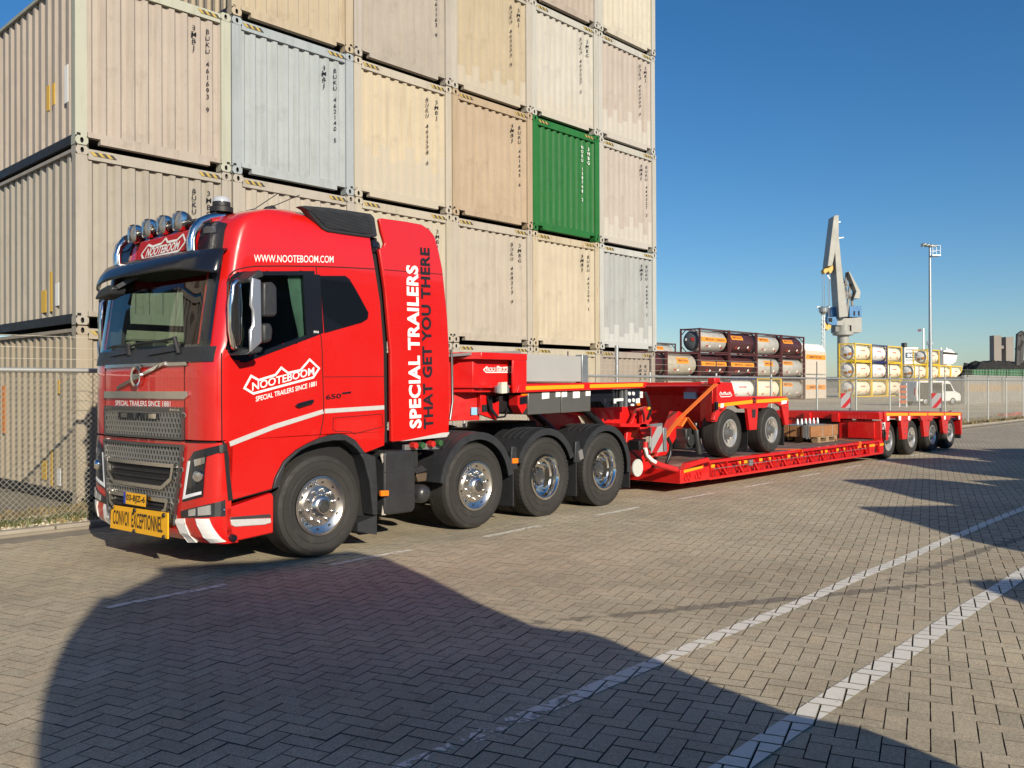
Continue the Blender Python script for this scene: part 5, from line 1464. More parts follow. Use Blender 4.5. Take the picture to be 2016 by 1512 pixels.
for a in ([(-2.566,1.623),(-1.922,1.632),(-1.924,1.346),(-2.567,1.338)], [(-1.906,1.632),(-1.279,1.642),(-1.281,1.355),(-1.908,1.345)]):
    MB().side(a, .02, .6).build('toolbox', greyd, TL, bevel=.008)
for a in ([(-2.3,1.618),(-2.159,1.62),(-2.16,1.544),(-2.301,1.533)], [(-2.026,1.63),(-1.932,1.629),(-1.933,1.562),(-2.026,1.556)], [(-1.901,1.629),(-1.795,1.631),(-1.796,1.56),(-1.901,1.554)], [(-1.666,1.631),(-1.525,1.633),(-1.525,1.543),(-1.667,1.538)], [(-1.392,1.632),(-1.29,1.635),(-1.291,1.569),(-1.392,1.566)]):
    MB().side(a, .014, .021).build('paper_label', label_w, TL)
MB().side([(-1.279,1.639),(-0.384,1.656),(-0.038,1.662),(-0.04,1.405),(-0.386,1.404),(-0.815,1.391),(-0.933,1.486),(-1.28,1.477)], .12, .6).build('control_cabinet', gloss, TL)
MB().side([(-0.446,1.656),(-0.051,1.662),(-0.053,1.413),(-0.448,1.406)], .05, .12).build('control_panel', mat('panel_navy', (.012, .016, .026), .35), TL, bevel=.006)
MB().side([(-0.452,1.649),(-0.402,1.648),(-0.404,1.397),(-0.454,1.398)], .03, .08).side([(-0.527,1.642),(-0.502,1.642),(-0.504,1.399),(-0.528,1.399)], .04, .08).build('cabinet_hinge', galv, TL)
for px in [(-0.341,1.589),(-0.24,1.588),(-0.342,1.485),(-0.24,1.491)]:
    o = MB().lathe([(0, -.016), (.026, -.014), (.03, 0)], (0, 0, 0), 'y', 14).build('gauge', label_w, TL, smooth=50); o.location = (px[0], .045, px[1])
for a in ([(-0.071,1.617),(-0.005,1.616),(-0.006,1.571),(-0.071,1.571)], [(-0.175,1.512),(-0.084,1.519),(-0.085,1.451),(-0.175,1.445)], [(-0.303,1.439),(-0.227,1.438),(-0.227,1.408),(-0.303,1.41)], [(-0.071,1.564),(-0.006,1.563),(-0.006,1.525),(-0.071,1.526)], [(-0.717,1.519),(-0.496,1.523),(-0.497,1.486),(-0.668,1.482),(-0.669,1.452),(-0.717,1.453)]): MB().side(a, .035, .048).build('paper_label', label_w, TL)
MB().side([(-0.15,1.444),(-0.072,1.447),(-0.072,1.413),(-0.15,1.414)], .035, .05).build('side_marker', orange, TL)
# swan-neck arms running down to the deck
for s0 in (.55, 1.65):
    MB().side([(-1.6, 1.70), (-.1, 1.70), (.2, 1.55), (.75, .85), (1.15, .42), (.55, .30), (.0, .80), (-.5, 1.25), (-1.6, 1.35)], s0, s0+.3).build('neck_arm', TRED, TL, bevel=.01)
    MB().tube([(-.9, s0-.1, 1.38), (.5, s0-.1, .52)], .055, 12).build('lift_cylinder', hyd, TL, smooth=60)
    MB().tube([(-.3, s0-.1, 1.01), (.5, s0-.1, .52)], .035, 12).build('cylinder_rod', chrome, TL, smooth=60)
MB().side([(-.35, 1.10), (.55, 1.06), (.55, 1.11), (-.35, 1.15)], .2, .5).build('neck_shelf', TRED, TL)
MB().side([(0.044,0.583),(0.1,1.004),(0.396,1.346),(0.644,1.381),(0.53,0.987),(0.39,0.561)], .4, .46).build('neck_side_plate', TRED, TL, bevel=.01)
MB().side([(0.324,1.325),(0.461,1.385),(0.597,1.161),(0.514,1.132),(0.43,0.993),(0.322,1.036)], .28, .34).side([(0.145,1.114),(0.305,1.155),(0.439,0.955),(0.276,0.907),(0.17,1.005)], .2, .26).build('lock_plate', TRED, TL, bevel=.006)
b = MB()
for k in range(4):
    P0 = [(0.165,1.607)][0]
    b.tube([(P0[0]+.01*k, .12, P0[1]), (P0[0]+.06+.012*k, .10, P0[1]-.15), (P0[0]+.13+.012*k, .12, P0[1]-.3), (P0[0]+.17+.01*k, .2, P0[1]-.42)], .014, 6)
b.build('control_hose', hyd, TL, smooth=60)
b = MB().tube([([(0.203,1.345)][0][0], .1, [(0.203,1.345)][0][1]), ([(0.257,1.367)][0][0], .1, [(0.257,1.367)][0][1])], .022, 8)
b.build('hose_marker', yel, TL, smooth=60)
ca = MB().side([(-0.018,0.881),(0.167,0.903),(0.166,0.749),(-0.006,0.736)], .1, .3)
ca.build('cable_carrier', hyd, TL, bevel=.006)
pth = [(q[0], .08, q[1]) for q in [(0.125,0.859),(0.111,0.753),(0.163,0.643),(0.297,0.551),(0.515,0.482),(0.768,0.426),(0.969,0.38)]]
MB().tube(pth, .047, 12).build('hose_sleeve', mat('sleeve_red', (.55, .02, .02), .5, bump=.3, bscale=40), TL, smooth=60)
MB().tube([(q[0], .05, q[1]) for q in [(0.067,0.772),(0.12,0.663),(0.239,0.579),(0.334,0.542)]], .03, 8).build('sleeve_print', white_p, TL, smooth=60)
MB().tube([(q[0], .15, q[1]) for q in [(0.793,0.92),(0.921,0.778),(0.891,0.62),(0.789,0.491)]], .03, 10).build('spare_hose', hyd, TL, smooth=60)
o = MB().lathe([(0, -.01), (.13, -.01), (.13, .01), (0, .01)], (0, 0, 0), 'y', 28).build('round_target', mat('disc_grey', (.5, .5, .46), .5), TL); q = [(-0.06,0.482)][0]; o.location = (q[0], .1, q[1])
# red and white warning board on its swing arm
def board(par, poly, s0, name='warning_board'):
    o = MB().side(poly, s0, s0+.012).build(name, mat('board_silver', (.42, .42, .42), .4, .3), par)
    (x0, z0), (x1, z1), (x2, z2), (x3, z3) = poly            # tl tr br bl
    P_ = lambda u, v: ((x0*(1-u)+x1*u)*(1-v)+(x3*(1-u)+x2*u)*v, (z0*(1-u)+z1*u)*(1-v)+(z3*(1-u)+z2*u)*v)
    for q in (((0, .0), (.55, 0), (0, .42)), ((1, .25), (1, .62), (.45, 1), (.02, 1))):
        MB().side([P_(*k) for k in q], s0-.003, s0).build('red_band', mat('board_red', (.42, .012, .015), .4), o)
    return o
board(TL, [(0.087,1.077),(0.37,1.098),(0.394,0.704),(0.084,0.699)], -.05)
MB().side([(0.383,1.067),(0.48,1.063),(0.491,0.699),(0.422,0.703)], -.06, .0).build('board_frame', galv, TL, bevel=.006)
MB().side([(0.064,1.123),(0.4,1.135),(0.4,1.081),(0.063,1.1)], -.04, .02).build('board_arm', galv, TL)
# --- deck
DX0, DX1, DS1 = 1.83, 9.3, 2.62
zb = .165
b = MB().box(.95, .0, zb, DX0, DS1, .385); b.build('deck_front', TRED, TL, bevel=.008)
MB().box(1.0, .35, .385, DX0, DS1-.3, .43).build('deck_front_floor', mat('deck_wood_front', (.2, .11, .09), .7, var=.25), TL)
MB().side([(1.062,0.386),(1.137,0.477),(1.781,0.526),(1.829,0.49),(1.828,0.465)], .0, .08).build('deck_ramp_edge', TRED, TL)
MB().box(DX0, .13, zb+.005, DX1, DS1-.13, .424).build('deck_frame', TRED, TL)
for s0 in (0., DS1-.12):
    MB().box(DX0, s0, .425, DX1, s0+.12, .475).build('deck_top_flange', TRED, TL, bevel=.006)
    MB().box(DX0, s0, zb-.01, DX1, s0+.12, zb+.035).build('deck_bottom_flange', TRED, TL, bevel=.006)
pwm = mat('deck_hardwood', (.19, .12, .095), .75, var=.35, vscale=2.5, bump=.25, bscale=18, island=.25)
npl = 10; pw = (DS1-.24)/npl
pme2 = MB().box(0, 0, 0, DX1-DX0-.02, pw-.008, .045).mesh('plank', pwm)
for k in range(npl):
    o = link('plank', pme2, TL); o.location = (DX0+.01, .12+k*pw+.004, .428+random.uniform(-.002, .002))
dshadow = mat('recess_shade_red', (.3, .008, .008), .5)  # darker copy of the trailer red, shade painted onto the flat lashing pockets
nb = 12; bp = (DX1-DX0-.9)/nb
for k in range(nb):
    x = DX0+.05+k*bp
    MB().side([(x+.3, .40), (x+.36, .40), (x+.56, .21), (x+.50, .21)], .005, .045).build('outrigger_strut', TRED, TL)
    if k % 3 != 1: MB().side([(x+.02, .35), (x+.14, .35), (x+.14, .40), (x+.02, .40)], .015, .03).build('reflector', yel, TL)
    if k % 2: MB().side([(x+.36, .345), (x+.46, .345), (x+.46, .40), (x+.36, .40)], .015, .022).build('reflector', yel, TL)
    MB().side([(x-.02, .2), (x+.0, .2), (x+.0, .425), (x-.02, .425)], .0, .07).build('deck_rib', TRED, TL)
    MB().side([(x+.14, .2), (x+.2, .2), (x+.2, .29), (x+.17, .32), (x+.14, .29)], .02, .03).build('lashing_pocket', dshadow, TL)
    for dx in (.08, .2):
        b = MB(); pts = [(x+dx+.035*math.sin(a)*(1 if a < 3.2 else .5), .018, .26+.05*math.cos(a)) for a in [i*math.pi/5 for i in range(9)]]
        b.tube(pts, .009, 5).build('lashing_ring', TRED, TL)
MB().tube([(DX0+.1, -.002, .33), (4.2, -.002, .335), (6.2, .0, .33), (8.4, -.002, .33)], .006, 6).build('lock_rod', satin, TL)
MB().side([(3.16, .3), (3.28, .3), (3.28, .40), (3.16, .40)], -.004, .02).build('data_plate', galv, TL)
MB().side([(1.05, .33), (1.62, .37), (1.62, .405), (1.05, .375)], -.004, .01).build('reflector', yel, TL)
for x in (1.1, 1.42):
    for dx in (0, .1):
        MB().tube([(x+dx+.035*math.sin(a), -.008, .26+.055*math.cos(a)) for a in [i*math.pi/5 for i in range(9)]], .01, 5).build('lashing_ring', TRED, TL)
for a in ([(8.5, .18), (8.8, .18), (8.8, .42), (8.5, .42)], [(9.08, .18), (9.32, .18), (9.32, .44), (9.08, .44)]): MB().side(a, -.01, .06).build('deck_end_plate', TRED, TL, bevel=.005)
for a in ([(8.5, .35), (8.8, .35), (8.8, .4), (8.5, .4)], [(9.09, .34), (9.31, .345), (9.31, .395), (9.09, .39)]): MB().side(a, -.016, -.009).build('reflector', yel, TL)
MB().lathe([(.09, 0), (.13, 0), (.13, .05), (.09, .05)], (8.94, .0, .28), 'y', 16, 0, math.pi, closed=True).build('hose_guard', TRED, TL)
# --- rear bogie
ZB0, ZB1 = 1.10, .965
zt = lambda x: ZB0+(ZB1-ZB0)*(x-9.3)/5.65
prof = [(9.42, zt(9.42)-.0), (14.9, zt(14.9)), (14.98, zt(14.98)-.06), (14.98, zt(14.98)-.1)]
wx4 = [9.92, 11.42, 12.93, 14.3]; RB = .425
bot = []
for x in reversed(wx4):
    zt_ = zt(x)-.20
    bot += [(x+.42, zt_-.02), (x+.3, zt_+.09), (x-.22, zt_+.09), (x-.36, zt_-.02)]
side = [(9.42, zt(9.42)), (14.9, zt(14.9)), (14.98, zt(14.98)-.05), (14.98, zt(14.98)-.2)]+[p for p in bot if p[0] < 14.96]+[(9.42, .86)]
for s0, s1 in ((0., .08), (2.54, 2.62)): MB().side(side, s0, s1).build('bogie_side', TRED, TL, bevel=.006)
MB().side([(9.25, zt(9.25)-.16), (14.9, zt(14.9)-.16), (14.9, zt(14.9)-.005), (9.25, zt(9.25)-.005)], .08, 2.54).build('bogie_deck', TRED, TL)
MB().side([(9.5, zt(9.5)-.002), (14.8, zt(14.8)-.002), (14.8, zt(14.8)+.004), (9.5, zt(9.5)+.004)], .2, 2.4).build('bogie_floor', mat('bogie_top', (.28, .08, .08), .5, var=.3), TL)
for x, a in ((10.67, 0), (12.17, 0), (13.6, 0)):
    for s0 in (0., 2.54): MB().side([(x-.26, zt(x)-.2), (x+.26, zt(x)-.2), (x+.16, .42), (x-.14, .42)], s0, s0+.08).build('axle_bracket', TRED, TL, bevel=.006)
    for z in (.55, .66): 
        o = MB().lathe([(0, -.012), (.02, -.01), (.022, 0)], (0, 0, 0), 'y', 8).build('bolt', chrome, TL); o.location = (x+.03, 0, z)
MB().side([(14.82, .75), (14.98, .8), (14.98, .36), (14.9, .36)], .0, .4).build('tail_bracket', TRED, TL)
MB().side([(14.9, .25), (14.95, .25), (14.95, .5), (14.9, .5)], .02, .5).build('mudflap', black, TL)
MB().side([(9.42, .86), (9.75, .86), (9.62, .45), (9.5, .45)], .0, .08).build('axle_bracket', TRED, TL)
edges = [9.45, 10.92, 12.25, 13.5, 14.9]
for a, c_ in zip(edges, edges[1:]): MB().side([(a+.05, zt(a)-.09), (c_-.05, zt(c_)-.09), (c_-.05, zt(c_)-.025), (a+.05, zt(a)-.025)], -.007, .0).build('reflector_strip', yel, TL)
for x in (9.62, 10.35, 10.95, 13.55, 14.75): MB().side([(x-.06, zt(x)-.2), (x+.07, zt(x)-.2), (x+.07, zt(x)-.1), (x-.06, zt(x)-.1)], -.006, .0).build('paper_label', label_w, TL)
for x in wx4:
    wheel(TL, x, .10, RB, RB, .26, 'plain'); wheel(TL, x, 2.52, RB, RB, .26, 'plain', flip=True)
    MB().tube([(x, .3, RB), (x, 2.3, RB)], .07, 8).build('axle', ch, TL)
    MB().lathe([(.2, 0), (RB*.98, .02), (RB, .05), (RB, .22), (RB*.98, .26), (.2, .26)], (x, .42, RB), 'y', 40).build('inner_wheel', tread_m, TL, smooth=35)
MB().tube([(14.95, .6, .85), (15.25, .35, .98)], .02, 6).box(15.1, .25, .58, 15.3, .45, .68).build('tail_lamp_arm', black, TL)
# front wall of the bogie above the deck
b = MB().box(9.18, .0, .47, 9.26, .95, .9); b.build('bogie_front_wall', TRED, TL, bevel=.004)
MB().box(9.12, .12, .50, 9.18, .72, .86).build('wall_panel', TRED, TL, bevel=.006)
MB().box(9.18, .95, .47, 9.24, 1.55, .93).build('wall_opening', darkm, TL)
MB().box(9.1, .0, .93, 9.3, 2.62, 1.09).build('bogie_cross_beam', TRED, TL, bevel=.006)
MB().box(9.14, 1.5, .6, 9.24, 2.62, .93).build('bogie_front_wall', TRED, TL, bevel=.004)
for s_ in (.9, 1.58): MB().box(9.02, s_, .86, 9.14, s_+.16, 1.06).build('beam_cleat', TRED, TL, bevel=.005)
b = MB()
for k in range(4): b.tube([(9.3, -.02+.02*k, .83-.05*k), (9.36+.02*k, -.03, .62), (9.33, -.02, .45), (9.38, 0., .3)], .012, 6)
b.build('air_line', hyd, TL, smooth=60)
MB().box(9.28, -.02, .5, 9.4, .12, .68).build('valve_block', hyd, TL, bevel=.01); MB().box(9.3, -.02, .7, 9.4, .05, .86).build('paper_label', label_w, TL)
for u, s_ in ((0, 2.35), (1, .35)):
    x0 = 9.9 if u == 0 else 13.2
    z0 = zt(x0)
    poly = [(x0-.02, z0+.52), (x0+.38, z0+.52), (x0+.38, z0+.06), (x0-.02, z0+.06)]
    pl_ = [(12.598,1.489),(13.241,1.484),(13.236,1.078),(12.593,1.091)] if u == 0 else [(13.642,1.486),(14.41,1.48),(14.404,1.082),(13.636,1.097)]
    board(TL, pl_, s_)
    MB().box(pl_[1][0]+.01, s_-.01, zt(pl_[0][0])-.02, pl_[1][0]+.05, s_+.05, pl_[1][1]).build('board_post', galv, TL)

# ================================================================ two-axle dolly standing on the deck
DO = thing('axle_dolly', 'red two-axle trailer dolly carried on the low deck under orange straps', 'dolly', (8.0, -5.6, .475))
def dx(poly): return [(x-2.0, z-.475) for x, z in poly]
DSd = [(2.114,1.763),(2.6,1.755),(2.719,1.52),(4.575,1.501),(4.699,1.461),(4.717,1.261),(4.409,1.315),(4.228,1.374),(3.932,1.369),(3.834,1.298),(2.91,1.299),(2.788,1.362),(2.477,1.368),(2.359,1.302),(2.094,1.307)]
for s0, s1 in ((.02, .1), (2.42, 2.5)): MB().side(dx(DSd), s0, s1).build('dolly_side', TRED, DO, bevel=.006)
MB().side(dx([(2.6,1.746),(2.719,1.52),(4.575,1.501),(4.574,1.444),(2.684,1.451),(2.212,1.695)]), .1, 2.42).build('dolly_deck', TRED, DO)
zz = .475
b = MB().hexa([(.06, .1, .62), (.5, .1, .62), (.5, .55, .62), (.45, .55, .62), (.10, .1, 1.27), (.6, .1, 1.27), (.6, .55, 1.27), (.45, .55, 1.27)]); b.build('front_flank', TRED, DO, bevel=.008)
MB().side([(.62, .3), (.72, .3), (.86, 1.29), (.5, 1.29)], .5, 2.5).build('front_wall', TRED, DO, bevel=.006)
MB().box(.44, .5, 1.22, .6, 2.5, 1.29).build('wall_top_bar', TRED, DO, bevel=.006)
MB().box(.58, .6, .7, .62, .85, .95).build('beige_plate', mat('beige_plate', (.55, .5, .4), .5), DO)
MB().box(.42, .62, 1.0, .50, .86, 1.2).build('blue_label', label_b, DO)
for a in ([(2.111,1.4),(3.308,1.451),(3.308,1.389),(2.11,1.345)], [(3.457,1.449),(4.616,1.472),(4.698,1.433),(4.636,1.405),(3.456,1.391)]): MB().side(dx(a), .012, .02).build('reflector_strip', yel, DO)
for a in ([(2.21,1.402),(2.309,1.405),(2.309,1.337),(2.209,1.33)], [(4.41,1.418),(4.615,1.424),(4.615,1.368),(4.409,1.352)]): MB().side(dx(a), .010, .019).build('paper_label', label_w, DO)
a = dx([(2.227,1.521),(2.547,1.526)]); text('lettering', 'NOOTEBOOM', (a[0][0], .016, a[0][1]+.02), (a[1][0]-a[0][0], 0, a[1][1]-a[0][1]), (0, 0, .04), white_p, DO, bold=.03)
outline(dx([(2.178,1.559),(2.211,1.602),(2.278,1.576),(2.361,1.601),(2.428,1.574),(2.531,1.599),(2.599,1.539),(2.547,1.513),(2.227,1.508)]), .012, .016, white_p, DO)
for a in ([(2.11,1.307),(2.209,1.305),(2.141,1.137),(2.011,1.133)], [(3.143,1.312),(3.549,1.313),(3.489,0.917),(3.23,0.918)], [(4.45,1.314),(4.739,1.308),(4.735,0.956),(4.59,0.961)]):
    for s0 in (.03, 2.42): MB().side(dx(a), s0, s0+.06).build('axle_bracket', TRED, DO, bevel=.005)
MB().side(dx([(3.308,1.281),(3.437,1.279),(3.417,1.135),(3.325,1.138)]), .02, .03).build('bracket_slot', trim, DO)
for x in (.59, 2.09):
    wheel(DO, x, .05, .415, .415, .34, 'plain'); wheel(DO, x, 2.47, .415, .415, .34, 'plain', flip=True)
    MB().tube([(x, .3, .415), (x, 2.2, .415)], .07, 10).build('axle', ch, DO)
MB().box(1.27, .1, .07, 1.29, .5, .75).build('mudflap', black, DO); MB().box(2.66, .1, .1, 2.68, .5, .6).build('mudflap', black, DO)
b = MB().box(.0, .55, .15, .3, .8, .5).tube([(.1, .5, .3), (.1, .9, .3)], .11, 14).tube([(.25, .45, .05), (.2, .5, .6)], .06, 10); b.build('suspension_unit', mat('cast_black', (.03, .033, .033), .35, coat=.3, bump=.1, bscale=30), DO, bevel=.015)
MB().side([(-.6, .05), (-.3, .05), (.2, .5), (.35, .72), (.1, .8), (-.2, .4)], .75, .95).build('dolly_tongue', TRED, DO, bevel=.02)
MB().box(.04, .02, 1.24, .22, .16, 1.36).build('strap_lug', TRED, DO, bevel=.015)
o = MB().lathe([(.03, 0), (.045, -.02), (.05, 0)], (0, 0, 0), 'y', 14).build('lashing_eye', black, DO); q = dx([(3.354,1.442)])[0]; o.location = (q[0], .015, q[1])
MB().box(.03, -.02, .82, .09, .03, .96).build('side_lamp', gloss, DO, bevel=.01)
MB().tube([(2.2, .5, 0.33), (2.2, .9, .33)], .05).build('brake_chamber', black, DO)
# --- lashing straps (their own things)
om = mat('strap_orange', (.85, .17, .02), .7, bump=.3, bscale=200)
def strap(name, label, pts, w=.06):
    L0 = Vector((6.0, -5.6, 0))
    b = MB()
    for p, q in zip(pts, pts[1:]): b.beam(Vector(p)+L0, Vector(q)+L0, w, .008)
    o = b.build(name, om); tag(o, label, 'strap', 'orange lashing straps on the trailer')
    return o
p = [(1.984,1.729),(0.981,1.172),(0.522,0.774)]
st = strap('lashing_strap', 'thick orange strap running from the dolly corner down to the deck front', [(p[0][0], -.03, p[0][1]), (p[1][0], .05, p[1][1]), (p[2][0], .12, p[2][1]), (p[2][0]-.25, .16, p[2][1]-.22)], .085)
MB().beam(Vector((6+p[1][0]+.1, -5.6, p[1][1]+.02)), Vector((6+p[1][0]-.02, -5.58, p[1][1]-.11)), .1, .03).build('ratchet', om, st)
MB().beam(Vector((6+p[1][0]+.12, -5.62, p[1][1]+.03)), Vector((6+p[1][0]+.38, -5.62, p[1][1]-.17)), .07, .01).build('strap_tail', om, st)
p = [(5.177,0.416),(5.135,0.506)]; strap('lashing_strap', 'short orange strap lying over the deck edge behind the dolly wheels', [(p[0][0], -.02, p[0][1]-.04), (p[1][0], -.01, .485), (p[1][0]-.35, .5, .482), (p[1][0]-.6, .8, .485)])
p = [(7.981,0.485)]; strap('lashing_strap', 'thin orange strap pulled from the pallet to the rear deck edge', [(p[0][0], -.015, .36), (p[0][0]+.02, -.01, .49), (8.2, .75, .52), (7.5, 1.28, .78)], .045)

# ================================================================ pallet with timber baulks and steel brackets
wood = mat('baulk_wood', (.36, .17, .07), .7, var=.35, vscale=6, bump=.3, bscale=25); pale = mat('pallet_wood', (.34, .23, .13), .8, var=.3, vscale=8, bump=.3, bscale=25)
PA = thing('timber_pallet', 'wooden pallet of brown timber baulks with steel brackets on the deck', 'pallet', (13.75, -5.0, .475))
for k in range(3):
    for j in range(3): MB().box(-.42+.42*k-.07, j*.38, .02, -.42+.42*k+.07, j*.38+.14, .1).build('pallet_block', pale, PA)
for j in range(3): MB().box(-.5, j*.38, 0, .5, j*.38+.12, .02).build('pallet_board', pale, PA)
for j in range(5): MB().box(-.5, j*.19, .1, .5, j*.19+.13, .125).build('pallet_board', pale, PA)
for j in range(3):
    for x0, x1 in ((-.75, -.06), (-.055, .62)): MB().box(x0, .03+j*.25, .127, x1, .26+j*.25, .36).build('timber_baulk', wood, PA, bevel=.006)
for x in (-.2, .3): MB().box(x, .022, .12, x+.025, .03, .366).box(x, .022, .36, x+.025, .8, .366).build('steel_band', mat('band_steel', (.6, .58, .52), .4, .6), PA)
for k in range(2): MB().box(-.95+.12*k, .05, .1, -.93+.12*k, .12, .42).box(-.95+.12*k, .05, .1, -.86+.12*k, .12, .12).box(-.95+.12*k, .05, .4, -.86+.12*k, .12, .42).build('steel_bracket', galv, PA)
MB().box(-.75, .1, .362, .1, .6, .385).build('steel_bracket', galv, PA)
for k in range(6):
    o = MB().lathe([(.034, 0), (.034, .08), (.024, .1), (.016, .14), (0, .145)], (0, 0, 0), 'z', 14).build('steel_stud', galv, PA, smooth=40); o.location = (-.5+.2*k, .45, .36)

# ================================================================ yard behind the fence
RT = Vector((math.cos(YAW), -math.sin(YAW), 0)); FWD = Vector((math.sin(YAW), math.cos(YAW), 0))
brownf = mat('frame_brown', (.085, .022, .022), .55, var=.25); yelf = mat('frame_yellow', (.85, .56, .03), .5, var=.12, vscale=1.5); bluef = mat('frame_blue', (.02, .025, .14), .5, var=.2)
tgrey = mat('tank_grey', (.50, .48, .43), .4, .15, var=.2, vscale=1.0, dirt=((.22, .2, .17), .3, 1.5)); tbrown = mat('tank_brown', (.075, .022, .024), .42, coat=.1, var=.25, vscale=1.2)
tcream = mat('tank_cream', (.84, .77, .58), .45, var=.1, vscale=1.5, dirt=((.42, .36, .25), .25, 2)); twhite = mat('tank_white', (.82, .80, .74), .45, var=.08); tbeige = mat('tank_beige', (.42, .38, .3), .45, var=.2, dirt=((.2, .17, .13), .4, 2))
tdark = mat('tank_end_dark', (.10, .105, .11), .5, var=.2)
obox = mat('orange_band', (.75, .27, .02), .5, var=.06); rprint = mat('red_print', (.5, .04, .02), .5)
CL = 6.06
frm = MB()
for y in (0, 2.28): frm.box(0, y, 0, .16, y+.16, CH-.01)
for z in (0, CH-.17): frm.box(0.02, .15, z, .14, 2.29, z+.14)
ME['tframe'] = frm.mesh('end_frame', m0)
sr = MB().box(.16, 0, 0, CL-.16, .1, .11)
ME['tside'] = sr.mesh('side_rail', m0)
br = MB().beam((0, 0, .65), (0, .65, 0), .08, .08)
ME['tbrace'] = br.mesh('corner_brace', m0)
RT_ = 1.12
ME['tank'] = MB().lathe([(0, .12), (.5, .15), (.85, .24), (1.02, .36), (RT_, .55), (RT_, CL-.55), (1.02, CL-.36), (.85, CL-.24), (.5, CL-.15), (0, CL-.12)], (0, 1.22, 1.3), 'x', 40).mesh('tank', m0, 30)
tb = MB()
for x in (1.2, 2.4, 3.6, 4.8): tb.lathe([(RT_, -.03), (RT_+.012, -.03), (RT_+.012, .03), (RT_, .03)], (x, 1.22, 1.3), 'x', 40)
ME['tband'] = tb.mesh('tank_band', m0, 30)
ME['walk'] = MB().box(.3, .7, CH-.1, CL-.3, 1.2, CH-.06).mesh('walkway', galv)
def cyl_patch(x0, x1, a0, a1, r=RT_+.016, n=8):
    b = MB()
    for i in range(n+1):
        a = math.radians(a0+(a1-a0)*i/n)
        for x in (x0, x1): b.v.append((x, 1.22-r*math.cos(a), 1.3+r*math.sin(a)))
    for i in range(n): b.f.append((2*i, 2*i+1, 2*i+3, 2*i+2)); b.m.append(0)
    return b
def cyl_text(s, x0, x1, a0, a1, m, par, bold=.02):
    v, f_ = glyphs(s, bold); r = RT_+.024; o = []
    for x, y in v:
        a = math.radians(a0+(a1-a0)*y); o.append((x0+(x1-x0)*x, 1.22-r*math.cos(a), 1.3+r*math.sin(a)))
    return MB().add(o, f_).build('lettering', m, par)
ORD = ('first', 'second', 'third', 'fourth')
def tank(X, Y, tier, frame, body, deco, label, group, end=None, ring=False):
    r = thing('tank_container', label, 'tank container', (X, Y, tier*CH), 0, group)
    for x in (0, CL-.16): put('tframe', 'end_frame', frame, r, (x, 0, 0))
    for y in (.02, 2.32):
        for z in (.05, CH-.14): put('tside', 'side_rail', frame, r, (0, y, z))
    for x in (.06, CL-.06):
        for y, z, ry, sc_y in ((.1, .1, 0, 1), (2.34, .1, 0, -1)):
            o = put('tbrace', 'corner_brace', frame, r, (x, y, z)); o.scale = (1, sc_y, 1)
            o = put('tbrace', 'corner_brace', frame, r, (x, y, CH-.1)); o.scale = (1, sc_y, -1)
    put('tank', 'tank', body, r, (0, 0, 0)); put('walk', 'walkway', None, r, (0, 0, 0))
    if ring: put('tband', 'tank_band', body, r, (0, 0, 0))
    if end:
        MB().lathe([(0, .1), (.5, .13), (.85, .22), (1.0, .33)], (0, 1.22, 1.3), 'x', 32).build('tank_end', end[0], r, smooth=True)
        for (y, z, w, h, m) in end[1]: MB().box(.06, 1.22+y-w/2, z, .075, 1.22+y+w/2, z+h).build('sticker', m, r)
    if deco == 'band':
        cyl_patch(.45, CL-.45, -4, 20).build('orange_band', obox, r); cyl_text('BERTSCHI AG', 1.3, 3.0, 3, 13, black_p, r, .02); cyl_text('DÜRRENÄSCH', 3.5, 5.2, 3, 13, black_p, r, .02)
    elif deco == 'box':
        cyl_patch(.7, 3.2, 15, 42).build('orange_panel', obox, r); cyl_text('BERTSCHI', 1.0, 2.9, 23, 36, black_p, r, .02)
    elif deco == 'panel':
        cyl_patch(2.0, 4.2, 5, 38).build('orange_panel', obox, r); cyl_text('BERTSCHI', 2.3, 4.0, 15, 28, black_p, r, .02)
    elif deco == 'red':
        cyl_text('HOYER', 2.2, 3.9, 8, 18, rprint, r, .03)
    if deco:
        for x, a, m in ((1.6, -35, rprint), (2.2, -37, white_p), (4.2, -30, white_p if deco != 'red' else rprint), (4.7, -42, rprint)):
            cyl_patch(x, x+.3, a, a+12, n=3).build('sticker', m, r)
    return r
G1 = 'brown-framed tank containers'
X0, Y0 = 75.5, 35.6
est = (tdark, [(-.3, 1.25, .4, .35, rprint), (.5, 1.3, .18, .25, white_p)])
def brow(k, t, body, deco, label, frame=brownf, end=None, ring=False): tank(X0+k*6.16, Y0, t, frame, body, deco, label, G1, end, ring)
brow(0, 2, tgrey, 'band', 'grey tank with a full orange band, top left of the brown-framed stack', end=est, ring=True)
brow(1, 2, tbrown, 'box', 'dark brown tank with orange panel, second along the top row')
brow(2, 2, tgrey, 'box', 'pale grey tank with orange panel, third along the top row')
brow(3, 2, tbrown, 'box', 'dark brown tank with orange panel, last of the top row')
brow(-1, 1, tbeige, 'panel', 'ringed beige tank with orange panel at the left of the middle row', ring=True)
brow(-2, 1, tbrown, None, 'brown tank in the middle row, half hidden by the container stack')
brow(0, 1, tbrown, 'band', 'dark brown tank with orange band under the grey top left tank')
brow(1, 1, tbrown, 'band', 'dark brown tank with orange band in the middle row, second from its left')
brow(2, 1, tgrey, 'panel', 'pale grey tank with central orange panel in the middle row')
brow(3, 1, tgrey, 'box', 'pale grey tank with orange panel at the right end of the middle row')
brow(-1, 0, tbeige, None, 'beige tank on the ground at the left end of the bottom row', ring=True)
brow(0, 0, tgrey, None, 'grey tank on the ground behind the red dolly wall')
brow(1, 0, twhite, 'red', 'white tank in a blue frame on the ground behind the dolly', frame=bluef, ring=True)
